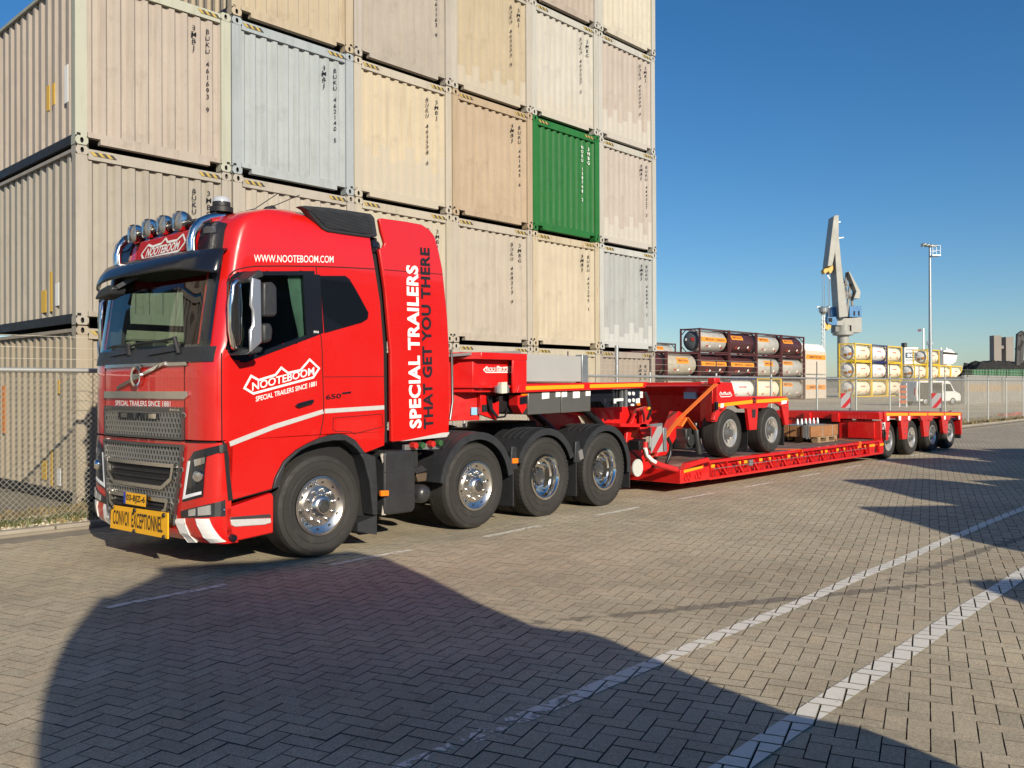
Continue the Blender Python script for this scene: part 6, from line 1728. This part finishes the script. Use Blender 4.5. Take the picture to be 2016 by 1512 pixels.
brow(2, 0, tcream, 'red', 'cream tank in a yellow frame on the ground, beside the blue-framed one', frame=yelf)
brow(3, 0, tgrey, 'box', 'grey tank with orange panel on the ground beside the beige silo boxes')
G2 = 'tank containers in the row behind'
for k, (t_, lab) in enumerate(((twhite, 'white tank top showing behind the container stack corner'), (tgrey, 'pale grey tank showing behind the ringed beige tank'))):
    tank(90.5+k*6.16, 56, 2, brownf, t_, 'box' if k else None, lab, G2)
    for t in (0, 1): tank(90.5+k*6.16, 56, t, brownf, tgrey, None, '%s tank of the hidden rear row, %s column' % (('lowest', 'middle')[t], ('left', 'right')[k]), G2)
# beige bulk boxes beside the tanks
bm_ = mat('bulk_beige', (.58, .5, .41), .55, var=.1)
for t, lab in ((0, 'beige bulk container with orange stripe on the ground by the tanks'), (1, 'beige bulk container with rounded white top beside the tanks')):
    r = thing('bulk_container', lab, 'container', (X0+4*6.16+.1, Y0, t*3.1), 0, 'beige bulk containers')
    o = MB().box(0, 0, .05, 6.0, 2.44, 3.0).build('body', bm_, r, bevel=.04)
    MB().box(-.01, -.012, 1.2 if t == 0 else 1.9, 6.01, 0, 1.8 if t == 0 else 2.5).build('orange_stripe', obox, r)
    for x in (0, 5.85): MB().box(x, -.02, 0, x+.15, .1, 3.05).build('corner_post', bm_, r)
    if t: MB().lathe([(0, 0), (1.22, .1), (1.22, 5.8), (0, 6.0)], (0, 1.22, 2.75), 'x', 24, 0, math.pi).build('rounded_top', twhite, r, smooth=40)
    text('lettering', 'BERTSCHI', (1.2, -.016, 1.35 if t == 0 else 2.05), (3.4, 0, 0), (0, 0, .3), black_p, r, bold=.02)
# yellow-framed stack
G3 = 'yellow-framed tank containers'
X1, Y1 = 120.2, 37.4
ye = (twhite, [(-.45, .9, .5, .35, obox), (.25, .7, .45, .4, mat('sticker_brown', (.3, .12, .03), .5)), (.3, 1.6, .3, .5, label_w)])
tiers_n = ('bottom', 'middle', 'top')
for t in range(3):
    tank(X1, Y1, t, yelf, tcream, 'red', '%s cream tank at the left end of the yellow stack, its round end in view' % tiers_n[t], G3, end=ye)
    tank(X1+6.16, Y1, t, bluef if t else yelf, twhite if t else tcream, 'red', ('%s white tank in a blue frame inside the yellow stack' % tiers_n[t]) if t else 'bottom cream tank in the middle of the yellow stack', G3, ring=bool(t))
    tank(X1+12.32, Y1, t, yelf, tcream, 'red', '%s cream tank at the right end of the yellow stack' % tiers_n[t], G3)
X2 = 145.
for t in range(2):
    for k in range(4): tank(X2+6.16*k, Y1+.3, t, yelf, tcream, 'red', '%s row cream tank, %s along the low yellow stack behind the van' % (('lower', 'upper')[t], ORD[k]), G3, end=ye if k == 0 else None)
tank(X2+6.16, Y1+.3, 2, yelf, tcream, 'red', 'single cream tank on top of the low yellow stack by the lamp mast', G3, end=ye)

def facing(name, label, cat, u, D, group=None):
    """an empty on the ground seen at column u, D metres off, its x axis along the view's right"""
    p = CAM+FWD*D+RT*((u-1008)/1740*D)
    return thing(name, label, cat, (p.x, p.y, -.03), -YAW, group)
def m_(u, v, uc, D): return ((u-uc)*D/1740, (758.5-v)*D/1740+1.73)
# ---------------------------------------------------------------- harbour crane
D = 210.; uc = 1665
CR = facing('harbour_crane', 'tall grey harbour crane with folded jib and blue cabins above the tanks', 'crane', uc, D)
cg = mat('crane_grey', (.31, .31, .285), .5, var=.12, vscale=.2); cd = mat('crane_dark', (.15, .15, .145), .5, var=.2, vscale=.3); cb = mat('crane_blue', (.03, .17, .38), .5, var=.15, vscale=.5); cy = mat('crane_yellow', (.6, .36, .06), .5)
K = lambda *q: [m_(u, v, uc, D) for u, v in q]
MB().side(K((1637, 428), (1641, 426), (1647, 426), (1647, 463), (1634, 525), (1624.5, 526)), -2, 1.5).build('jib', cg, CR, bevel=.1)
MB().side(K((1639, 487), (1647, 461.5), (1653, 527), (1665, 624), (1647, 626)), -1.8, 2.2).build('boom', cg, CR, bevel=.1)
for a, c_ in (((1648, 437), (1653, 468)), ((1653, 468), (1664, 543)), ((1664, 543), (1668, 560)), ((1649, 462), (1668, 620)), ((1651, 470), (1662, 545))):
    p, q = m_(*a, uc, D), m_(*c_, uc, D); MB().beam((p[0], 1.5, p[1]), (q[0], 1.5, q[1]), .35, .35).build('tie_rod', cd, CR)
MB().side(K((1669, 535), (1671, 536), (1692, 575), (1690, 588), (1679, 588), (1684, 574)), -1, 1.5).build('counter_frame', cg, CR)
for a, c_ in (((1669, 536), (1664, 600)), ((1662, 560), (1684, 560)), ((1664, 585), (1690, 585)), ((1676, 560), (1668, 622)), ((1679, 588), (1680, 602)), ((1663, 560), (1674, 588)), ((1684, 575), (1674, 587))):
    p, q = m_(*a, uc, D), m_(*c_, uc, D); MB().beam((p[0], .3, p[1]), (q[0], .3, q[1]), .5, .5).build('strut', cd, CR)
MB().side(K((1673, 602), (1697, 602), (1697, 624), (1673, 624)), 0, 5).build('machine_house', cb, CR, bevel=.08)
for u in (1681, 1690): MB().side(K((u, 612), (u+3, 612), (u+3, 621), (u, 621)), -.05, .0).build('window', darkm, CR)
MB().side(K((1638, 604), (1646, 604), (1646, 622), (1638, 622)), 0, 4).build('rear_house', cb, CR)
MB().side(K((1627, 624), (1646, 624), (1646, 640), (1636, 640), (1627, 636)), -1, 2).build('operator_cab', cb, CR)
MB().side(K((1628.5, 626), (1636, 626), (1636, 634), (1628.5, 634)), -1.06, -1).build('window', darkm, CR)
MB().side(K((1647, 626), (1672, 626), (1697, 624), (1697, 654), (1677, 654), (1677, 640), (1647, 640)), 0, 4).build('slew_platform', cg, CR)
MB().side(K((1647, 640), (1672, 640), (1672, 654), (1647, 654)), .5, 3.5).build('slew_base', cd, CR)
zc = m_(1665, 652, uc, D)[1]
MB().lathe([(1.35, 0), (1.35, zc-1), (2.4, zc-.8), (2.4, zc), (1.6, zc+.1), (1.6, zc+2)], (0, 1.5, 0), 'z', 24).build('column', cg, CR, smooth=30)
MB().side(K((1619.5, 533), (1624, 527), (1636, 525), (1639, 521), (1640, 528), (1635, 537), (1632, 539), (1630, 534), (1622, 539)), -1, 1).build('jib_head', cy, CR)
for u in (1620, 1624, 1631.5, 1634):
    p, q = m_(u, 538, uc, D), m_(u, 630, uc, D); MB().beam((p[0], 0, p[1]), (q[0], 0, q[1]), .09, .09).build('hoist_rope', cd, CR)
MB().side(K((1619.5, 636), (1623, 634), (1627, 642), (1631, 633), (1635, 636), (1634, 646), (1628, 650), (1621, 645)), -.8, .8).build('hook_block', cy, CR)
for a, c_ in (((1644, 425), (1653, 437)), ((1653, 437), (1656, 436)), ((1653, 468), (1662, 467)), ((1628, 538), (1640, 556))):
    p, q = m_(*a, uc, D), m_(*c_, uc, D); MB().beam((p[0], 0, p[1]), (q[0], 0, q[1]), .2, .2).build('platform_rail', galv, CR)
# ---------------------------------------------------------------- lamp masts
D = 72.; uc = 1832
LM = facing('lamp_mast', 'slender grey lamp mast with floodlights and a service basket, right of the crane', 'lamp post', uc, D)
h = m_(1832, 486, uc, D)[1]
MB().tube([(0, 0, 0), (0, 0, h*.5), (0, 0, h)], [.17, .13, .09], 12).build('mast', galv, LM, smooth=60)
for k in range(4):
    x = -.55+.28*k
    o = MB().box(-.16, -.2, -.05, .16, .2, .07).build('floodlight', mat('flood_grey', (.4, .42, .42), .4, .5), LM, bevel=.03); o.location = (x, -.1, h+.18-.05*k); o.rotation_euler = (.3, -.35, 0)
MB().beam((-.75, 0, h+.05), (.35, 0, h+.0), .08, .08).build('cross_arm', galv, LM)
b = MB().box(.05, -.35, h-.78, .72, .35, h-.70)
b.build('basket_floor', galv, LM)
for x, y in ((.08, -.33), (.7, -.33), (.7, .33), (.08, .33)): MB().tube([(x, y, h-.74), (x, y, h+.05)], .018, 6).build('basket_post', galv, LM)
for z in (h-.35, h+.05): MB().tube([(.08, -.33, z), (.7, -.33, z), (.7, .33, z), (.08, .33, z)], .015, 6).build('basket_rail', galv, LM)
D = 118.; uc = 1621.5
LM2 = facing('mast_tower', 'thin lattice mast with a round top platform left of the crane', 'lamp post', uc, D)
h = m_(1621, 606, uc, D)[1]
for dx_, dy_ in ((-.16, -.16), (.16, -.16), (.16, .16), (-.16, .16)): MB().tube([(dx_, dy_, 0), (dx_*.8, dy_*.8, h)], .05, 6).build('mast_leg', galv, LM2)
for k in range(int(h/.6)): MB().box(-.17, -.17, .3+k*.6, .17, .17, .35+k*.6).build('mast_rung', galv, LM2)
MB().lathe([(.2, -.9), (.55, -.5), (.6, 0), (.3, .1)], (0, 0, h), 'z', 16).build('platform_cage', galv, LM2)
for k in range(6):
    a = k*math.pi/3; o = MB().box(-.18, -.1, -.05, .18, .1, .06).build('floodlight', galv, LM2); o.location = (math.cos(a)*.7, math.sin(a)*.7, h+.15); o.rotation_euler = (0, .2, a)
# ---------------------------------------------------------------- ship behind the tanks
D = 230.; uc = 1820
SH = facing('moored_ship', 'white ship superstructure with blue lettered funnel showing above the yellow tanks', 'ship', uc, D)
ws = mat('ship_white', (.72, .71, .67), .5, var=.06)
K = lambda *q: [m_(u, v, uc, D) for u, v in q]
MB().side(K((1781, 684), (1808, 684), (1808, 720), (1781, 720)), 0, 8).build('funnel_house', ws, SH)
MB().side(K((1783, 694), (1803, 694), (1803, 705), (1783, 705)), -.1, 0).build('blue_panel', mat('ship_blue', (.02, .06, .12), .5), SH)
a, e = m_(1786, 703, uc, D), m_(1800, 703, uc, D); text('lettering', 'SC', (a[0], -.15, a[1]), (e[0]-a[0], 0, 0), (0, 0, .9), white_p, SH, bold=.04)
for v in (688, 708): MB().side(K((1783, v), (1803, v), (1803, v+1.5), (1783, v+1.5)), -.08, 0).build('stripe', mat('ship_blue', (.02, .06, .12), .5), SH)
MB().side(K((1788, 674), (1793, 674), (1793, 684), (1788, 684)), 2, 4).build('exhaust', black, SH)
MB().side(K((1857, 690), (1872, 687), (1886, 699), (1883, 712), (1876, 718), (1857, 718)), 0, 12).build('wheelhouse', ws, SH, bevel=.2)
MB().side(K((1857, 693), (1885, 696), (1885, 699), (1857, 697)), -.1, 0).build('window_band', darkm, SH)
MB().side(K((1800, 708), (1884, 708), (1884, 800), (1800, 800)), 3, 15).build('hull_block', ws, SH)
for u, v0, v1 in ((1840, 672, 690), (1829, 645, 690), (1864, 684, 690), (1875, 684, 692)):
    p, q = m_(u, v0, uc, D), m_(u, v1, uc, D); MB().beam((p[0], 3, p[1]), (q[0], 3, q[1]), .35, .35).build('mast', ws, SH)
o = MB().lathe([(0, .9), (.6, .7), (.8, 0), (.6, -.4)], (0, 3, 0), 'z', 14).build('radar_dome', ws, SH, smooth=True); p = m_(1841, 676, uc, D); o.location = (p[0], 0, p[1])
MB().side(K((1818, 647), (1825, 646), (1825, 651), (1818, 652)), 3, 3.05).build('flag', mat('flag_dark', (.12, .06, .08), .7), SH)
# ---------------------------------------------------------------- white van
p = CAM+FWD*76+RT*((1832-1008)/1740*76)
VN = thing('white_van', 'white van with dark rear side panels, parked before the yellow tanks', 'van', (p.x, p.y, -.03), -YAW+.35)
vw = mat('van_white', (.74, .74, .72), .3, coat=.6, var=.05); vd = mat('van_glass', (.015, .017, .02), .06, coat=.8)
body = [(-2.45, .35), (-2.5, .9), (-2.42, 1.95), (-2.3, 2.1), (1.0, 2.12), (1.25, 2.0), (1.75, 1.25), (2.35, 1.0), (2.45, .75), (2.42, .35)]
MB().side(body, -.95, .95).build('body', vw, VN, bevel=.1, seg=3)
MB().side([(-2.3, .55), (.3, .55), (.3, 1.2), (-2.35, 1.2)], -.958, -.945).build('dark_side_panel', mat('van_dark', (.06, .055, .05), .35, coat=.4), VN)
MB().side([(-2.35, 1.2), (.3, 1.2), (.3, 1.95), (-2.3, 1.95)], -.961, -.946).build('dark_window_panel', mat('van_dark', (.06, .055, .05), .35, coat=.4), VN)
MB().side([(-2.44, 1.2), (-2.34, 1.2), (-2.3, 1.8), (-2.4, 1.8)], -.8, .8).build('rear_window', vd, VN)
for s0, s1 in ((-.965, -.945), (.945, .965)):
    MB().side([(.45, 1.2), (1.55, 1.2), (1.2, 1.82), (.45, 1.85)], s0, s1).build('door_window', vd, VN)
    MB().side([(-.9, 1.25), (.25, 1.25), (.25, 1.85), (-.9, 1.85)], s0, s1).build('side_window', vd, VN)
MB().hexa([(1.27, -.8, 1.95), (1.8, -.8, 1.22), (1.8, .8, 1.22), (1.27, .8, 1.95), (1.31, -.8, 1.97), (1.84, -.8, 1.24), (1.84, .8, 1.24), (1.31, .8, 1.97)]).build('windscreen', vd, VN)
for x in (-1.5, 1.5):
    for y, fl in ((-.97, False), (.97, True)):
        o = MB().lathe([(.2, .02), (.3, 0), (.33, .04), (.33, .2), (.2, .22)], (0, 0, 0), 'y', 24).build('wheel', rubber, VN, smooth=35); o.location = (x, y, .33)
        if fl: o.rotation_euler = (0, 0, math.pi)
        MB().lathe([(0, .0), (.12, .01), (.2, .03)], (0, 0, 0), 'y', 18).build('rim', satin, o, smooth=40)
for y in (-.85, .7): MB().box(-2.53, y, .9, -2.47, y+.15, 1.5).build('tail_light', mat('tail_red', (.4, .01, .01), .2), VN)
for y in (-.9, .6): MB().box(2.36, y, .75, 2.44, y+.3, .95).build('headlight', chrome, VN)
# red and white striped barrier by the van
p = CAM+FWD*70+RT*((1778-1008)/1740*70)
BR = thing('striped_barrier', 'orange and white striped barrier frame standing left of the van', 'barrier', (p.x, p.y, -.03), -YAW-.4)
for x in (-.25, .25): MB().box(x-.04, -.04, 0, x+.04, .04, 1.9).build('leg', white_p, BR)
for k in range(4): MB().box(-.25, -.045, .3+.4*k, .25, -.03, .52+.4*k).build('stripe_board', mat('barrier_orange', (.6, .12, .02), .5), BR)
# low red flatbed behind the van
p = CAM+FWD*95+RT*((1878-1008)/1740*95)
FB = thing('flatbed_trailer', 'dull red flatbed trailer parked behind the van', 'trailer', (p.x, p.y, -.03), 0)
MB().box(-3, 0, .9, 4, 2.4, 1.25).build('bed', mat('flatbed_red', (.18, .03, .025), .6, var=.2), FB)
for x in (-1.5, 1.2, 2.3):
    o = MB().lathe([(.2, 0), (.45, 0), (.48, .04), (.48, .28), (.2, .3)], (0, 0, 0), 'y', 22).build('wheel', rubber, FB, smooth=35); o.location = (x, .05, .48)
MB().box(-2.6, -.01, .55, -1.9, .02, .85).build('toolbox', label_w, FB)
# ---------------------------------------------------------------- grey ribbed containers at the right, scrap heap, silos
ME['longwall'] = corrugated(0, 12.1, .15, 2.5, .5, .16, 0, .4).mesh('side_wall', m0)
gc_ = mat('ribbed_grey', (.30, .29, .27), .5, var=.2, vscale=.6); oc = mat('ochre_band', (.5, .27, .07), .6)
for k, lab in enumerate(('grey ribbed container with ochre band right of the trailer, nearer one', 'grey ribbed container with ochre band running out of the right edge')):
    r = thing('ribbed_container', lab, 'container', (80.6+12.3*k, 11.6, -.02), 0, 'grey ribbed containers')
    put('longwall', 'side_wall', gc_, r, (0, 0, 0))
    MB().box(0, .2, .05, 12.1, 2.4, 2.45).build('body', gc_, r)
    for z in (0, 2.48): MB().box(0, -.03, z, 12.1, .12, z+.14).build('rail', gc_, r)
    for x in (-.02, 11.9): MB().box(x, -.04, 0, x+.18, .2, 2.62).build('corner_post', gc_, r)
    n_ = round(12.1/.5); pp = 12.1/n_
    for j in range(n_): MB().box(j*pp+.02, -.012, 1.1, j*pp+pp*.4-.02, -.002, 1.75).build('ochre_mark', oc, r)
def heap(name, label, u0, u1, vtop, D, seed, m, cat, zb=0.):
    rnd = random.Random(seed); uc_ = (u0+u1)/2
    r = facing(name, label, cat, uc_, D)
    w = (u1-u0)*D/1740; h_ = m_(uc_, vtop, uc_, D)[1]
    b = MB(); n1, n2 = 34, 8
    for i in range(n1+1):
        for j in range(n2+1):
            x = -w/2+w*i/n1; y = j*w/n2*.3
            e_ = min(1, 6*min(i, n1-i)/n1+.25)*(1 if 0 < j < n2 else .0)
            b.v.append((x+rnd.uniform(-.2, .2), y, zb+(h_-zb)*e_*(.88+.12*rnd.random()) if j else zb))
    for i in range(n1):
        for j in range(n2): b.f.append((i*(n2+1)+j, (i+1)*(n2+1)+j, (i+1)*(n2+1)+j+1, i*(n2+1)+j+1)); b.m.append(0)
    b.build('pile', m, r)
    return r
heap('scrap_heap', 'long black scrap heap behind the grey ribbed containers', 1903, 2150, 709, 128, 4, mat('scrap_black', (.018, .018, .018), .9, var=.4, vscale=2, bump=.5, bscale=3), 'heap')
gm_ = mat('bin_green', (.03, .14, .06), .6, var=.3, vscale=2)
for k in range(6):
    u = 1926+24*k
    r = facing('green_skip', 'green skip along the foot of the scrap heap, %s from the left' % ('first', 'second', 'third', 'fourth', 'fifth', 'sixth')[k], 'skip', u, 118, 'green skips by the heap')
    MB().side([(-.75, .1), (.75, .1), (.78, 3.8), (-.78, 3.8)], 0, 2).build('tub', gm_, r)
    for x in (-.6, -.2, .2, .6): MB().box(x-.04, -.06, .1, x+.04, 0, 3.8).build('rib', gm_, r)
r = facing('scrap_grab', 'black grab arm of a scrap handler at the right edge of the frame', 'excavator', 2014, 120)
for a, c_ in (((2003, 720), (2006, 660)), ((2009, 715), (2013, 655)), ((2003, 690), (2012, 672)), ((2004, 662), (2014, 655)), ((2014, 655), (2030, 690)), ((2030, 690), (2030, 740))):
    p, q = m_(*a, 2014, 120), m_(*c_, 2014, 120); MB().beam((p[0], 0, p[1]), (q[0], 0, q[1]), .5, .5).build('arm_section', black, r)
MB().box(-.8, -.6, 0, 2.6, 1.5, 3.2).build('machine_body', black, r, bevel=.1)
sc_ = mat('silo_concrete', (.24, .215, .19), .8, var=.1, vscale=.1)
SI = facing('concrete_silos', 'pair of far concrete towers joined by a bridge near the right edge', 'silo', 1976, 420)
K = lambda *q: [m_(u, v, 1976, 420) for u, v in q]
MB().side(K((1957.5, 661), (1972, 661), (1972, 770), (1957.5, 770)), 0, 4).build('tower', sc_, SI); MB().side(K((1981, 664), (1996, 664), (1996, 770), (1981, 770)), 0, 4).build('tower', sc_, SI)
MB().side(K((1972, 681), (1981, 681), (1981, 687), (1972, 687)), 1, 3).build('bridge', sc_, SI)
# a low dark line of sheds and trees far off closes the horizon
hm = mat('far_sheds', (.10, .105, .11), .9)
for k, (u0, u1, v, D) in enumerate(((1180, 1660, 752, 600), (1600, 1800, 749, 560), (1780, 2060, 745, 500))):
    r = facing('far_shed', 'long low grey shed on the horizon, %s' % ('behind the brown tanks', 'behind the yellow tanks', 'behind the grey ribbed containers')[k], 'building', (u0+u1)/2, D)
    w = (u1-u0)*D/1740; h = m_(0, v, 0, D)[1]
    MB().box(-w/2, 0, 0, w/2, 25, h).build('wall', hm, r); MB().front([(-1, h), (26, h), (12, h+2.5)], -w/2, w/2).build('roof', hm, r)
# red hose heap on the verge by the trailer tail
b = MB(); rnd = random.Random(5); pts = []
for k in range(40): pts.append((44+k*.12+rnd.uniform(-.2, .2), -.9+.35*math.sin(k*.8)+rnd.uniform(-.1, .1), .13+.08*rnd.random()))
o = b.tube(pts, .06, 6).build('red_hose', mat('hose_red', (.5, .05, .03), .6), smooth=60); tag(o, 'tangled red hose lying on the grass verge behind the trailer', 'hose')

# ================================================================ out of the frame: stacks to the left, parked lorries whose shadows fall on the paving
for i in range(4):
    for t in range(5):
        x = -15.6+i*2.46
        r = thing('shipping_container', 'container of the next stack to the left, outside the frame', 'container', (x, 2.5, .02+t*CH), 0, 'containers left of the frame')
        m1 = (M_('k23', pinkg), M_('k01', grey), M_('k12', blue), M_('k31', lite))[(i+2*t) % 4]
        put('wall', 'end_wall', m1, r, (0, 0, 0)); put('toprail', 'top_rail', m1, r, (0, 0, 0)); put('botrail', 'bottom_rail', m1, r, (0, 0, 0)); put('roof', 'roof', m1, r, (0, 0, 0))
        for px in (0, CW-.165): put('post', 'corner_post', m1, r, (px, 0, 0))
        if i == 3: put('sidewall', 'side_wall', m1, r, (CW-.035, 0, 0), math.pi/2)
        if i == 0: put('sidewall', 'side_wall', m1, r, (.035, 6.06, 0), -math.pi/2)
# dark shed added behind the camera to cut sky fill; its skyline mirrors in windows
r = thing('sky_block_shed', 'long dark shed added unseen behind the camera to cut sky light', 'building', (0, -62, 0))
shm = mat('shed_cladding', (.08, .085, .09), .7, var=.1, vscale=.3)
MB().box(-70, -20, 0, 110, 0, 11.5).build('wall', shm, r); MB().front([(-21, 11.4), (1, 11.4), (-10, 14.5)], -71, 111).build('roof', shm, r)
for k in range(12): MB().box(-60+14*k, 0, 0, -53+14*k, .1, 5).build('door', mat('shed_door', (.12, .13, .15), .6), r)
lm_ = mat('lorry_dark', (.05, .06, .09), .4, coat=.5, var=.1); lw = mat('lorry_box', (.2, .2, .21), .5, var=.1)
kx, ky = .345, .4386
def back(px, py, yc): 
    dy = py-yc
    return (px-kx*dy, ky*dy)
# cab right behind the photographer: outline taken from its shadow, one metre and a half behind the camera
OUT = [(-3.45, -8.9), (-3.45, -8.71), (-3.33, -8.38), (-3.15, -7.93), (-2.91, -7.4), (-2.65, -6.88), (-2.33, -6.35), (-1.98, -5.78), (-1.9, -5.86), (-1.72, -5.68), (-1.3, -5.33), (-1.2, -5.2), (-1.14, -4.98), (-1.02, -5.05), (-.96, -5.06), (-.69, -5.2), (-.3, -5.45), (.33, -5.6), (.59, -5.68), (.59, -6.26), (.27, -7.29), (-.07, -8.27), (-.26, -8.97), (-.2, -9.2), (-.12, -9.32), (-.16, -9.57), (-.34, -10.05), (-.5, -10.6), (-.62, -11.1), (-.55, -11.4), (-.64, -11.7), (-.73, -11.9)]
YC = -14.6
sil = [back(x, y, YC) for x, y in OUT]
xl = min(p[0] for p in sil); xr = sil[-1][0]
sil = [(xl+.15, .4), (xl+.02, 1.2)]+[p for p in sil]+[(xr-.02, .4)]
L1 = thing('parked_lorry', 'dark lorry just behind the camera, out of the frame, whose shadow covers the foreground', 'lorry', (0, YC, 0), 0, 'lorries parked behind the camera')
b = MB()
n_ = len(sil); dep = 5.2
b.add([(x, 0, z) for x, z in sil]+[(x-kx*dep, -dep, z) for x, z in sil], [tuple(range(n_)), tuple(range(2*n_-1, n_-1, -1))]+[(i+n_, (i+1) % n_+n_, (i+1) % n_, i) for i in range(n_)])
b.build('cab', lm_, L1)
for x, y in ((-5.3, -1.2), (-3.6, -1.2), (-6.3, -4.2), (-4.6, -4.2)):
    o = MB().lathe([(.2, 0), (.48, 0), (.5, .05), (.5, .3), (.2, .3)], (0, 0, 0), 'x', 24).build('wheel', rubber, L1, smooth=35); o.location = (x, y, .5)
# a row of lorries parked at 45 degrees further along
def lorry(tip, h, rake, lab, w=2.5, length=9., head=-43.):
    bx_, by_ = tip[0]-kx*h/ky, tip[1]-h/ky
    r = thing('parked_lorry', lab, 'lorry', (bx_, by_, 0), math.radians(head), 'lorries parked behind the camera')
    # local x runs back from the nose, y to the left; the near top corner of the roof stands at the origin
    MB().side([(-.7, .4), (-.75, 1.4), (-.6, h-rake), (-.15, h-.1), (0, h), (1.6, h), (1.6, .4)], -w, 0).build('cab', lm_, r)
    MB().box(2.0, -w, .9, length, 0, h-.15).build('box_body', lw, r, bevel=.03)
    MB().box(.3, -w+.3, .5, length, -.3, .9).build('chassis', ch, r)
    for x in (.9, 5.5, 6.8):
        for y in (-w+.02, -.32):
            o = MB().lathe([(.2, 0), (.48, 0), (.5, .05), (.5, .3), (.2, .3)], (0, 0, 0), 'y', 22).build('wheel', rubber, r, smooth=35); o.location = (x, y, .5)
lorry((10.75, -6.55), 3.9, 1.2, 'dark lorry out of the frame casting the upper wedge shadow on the right')
lorry((7.43, -8.2), 3.3, 1.0, 'dark lorry out of the frame casting the lower wedge shadow on the right')
lorry((3.37, -10.76), 2.5, .8, 'low dark lorry out of the frame casting the small shadow at the right edge')
lorry((15.7, -5.2), 4.0, 1.2, 'dark lorry out of the frame casting the shadow under the trailer wheels', length=12.)
lorry((19.6, -4.3), 4.0, 1.2, 'dark lorry out of the frame shading the ground right of the trailer', length=12.)
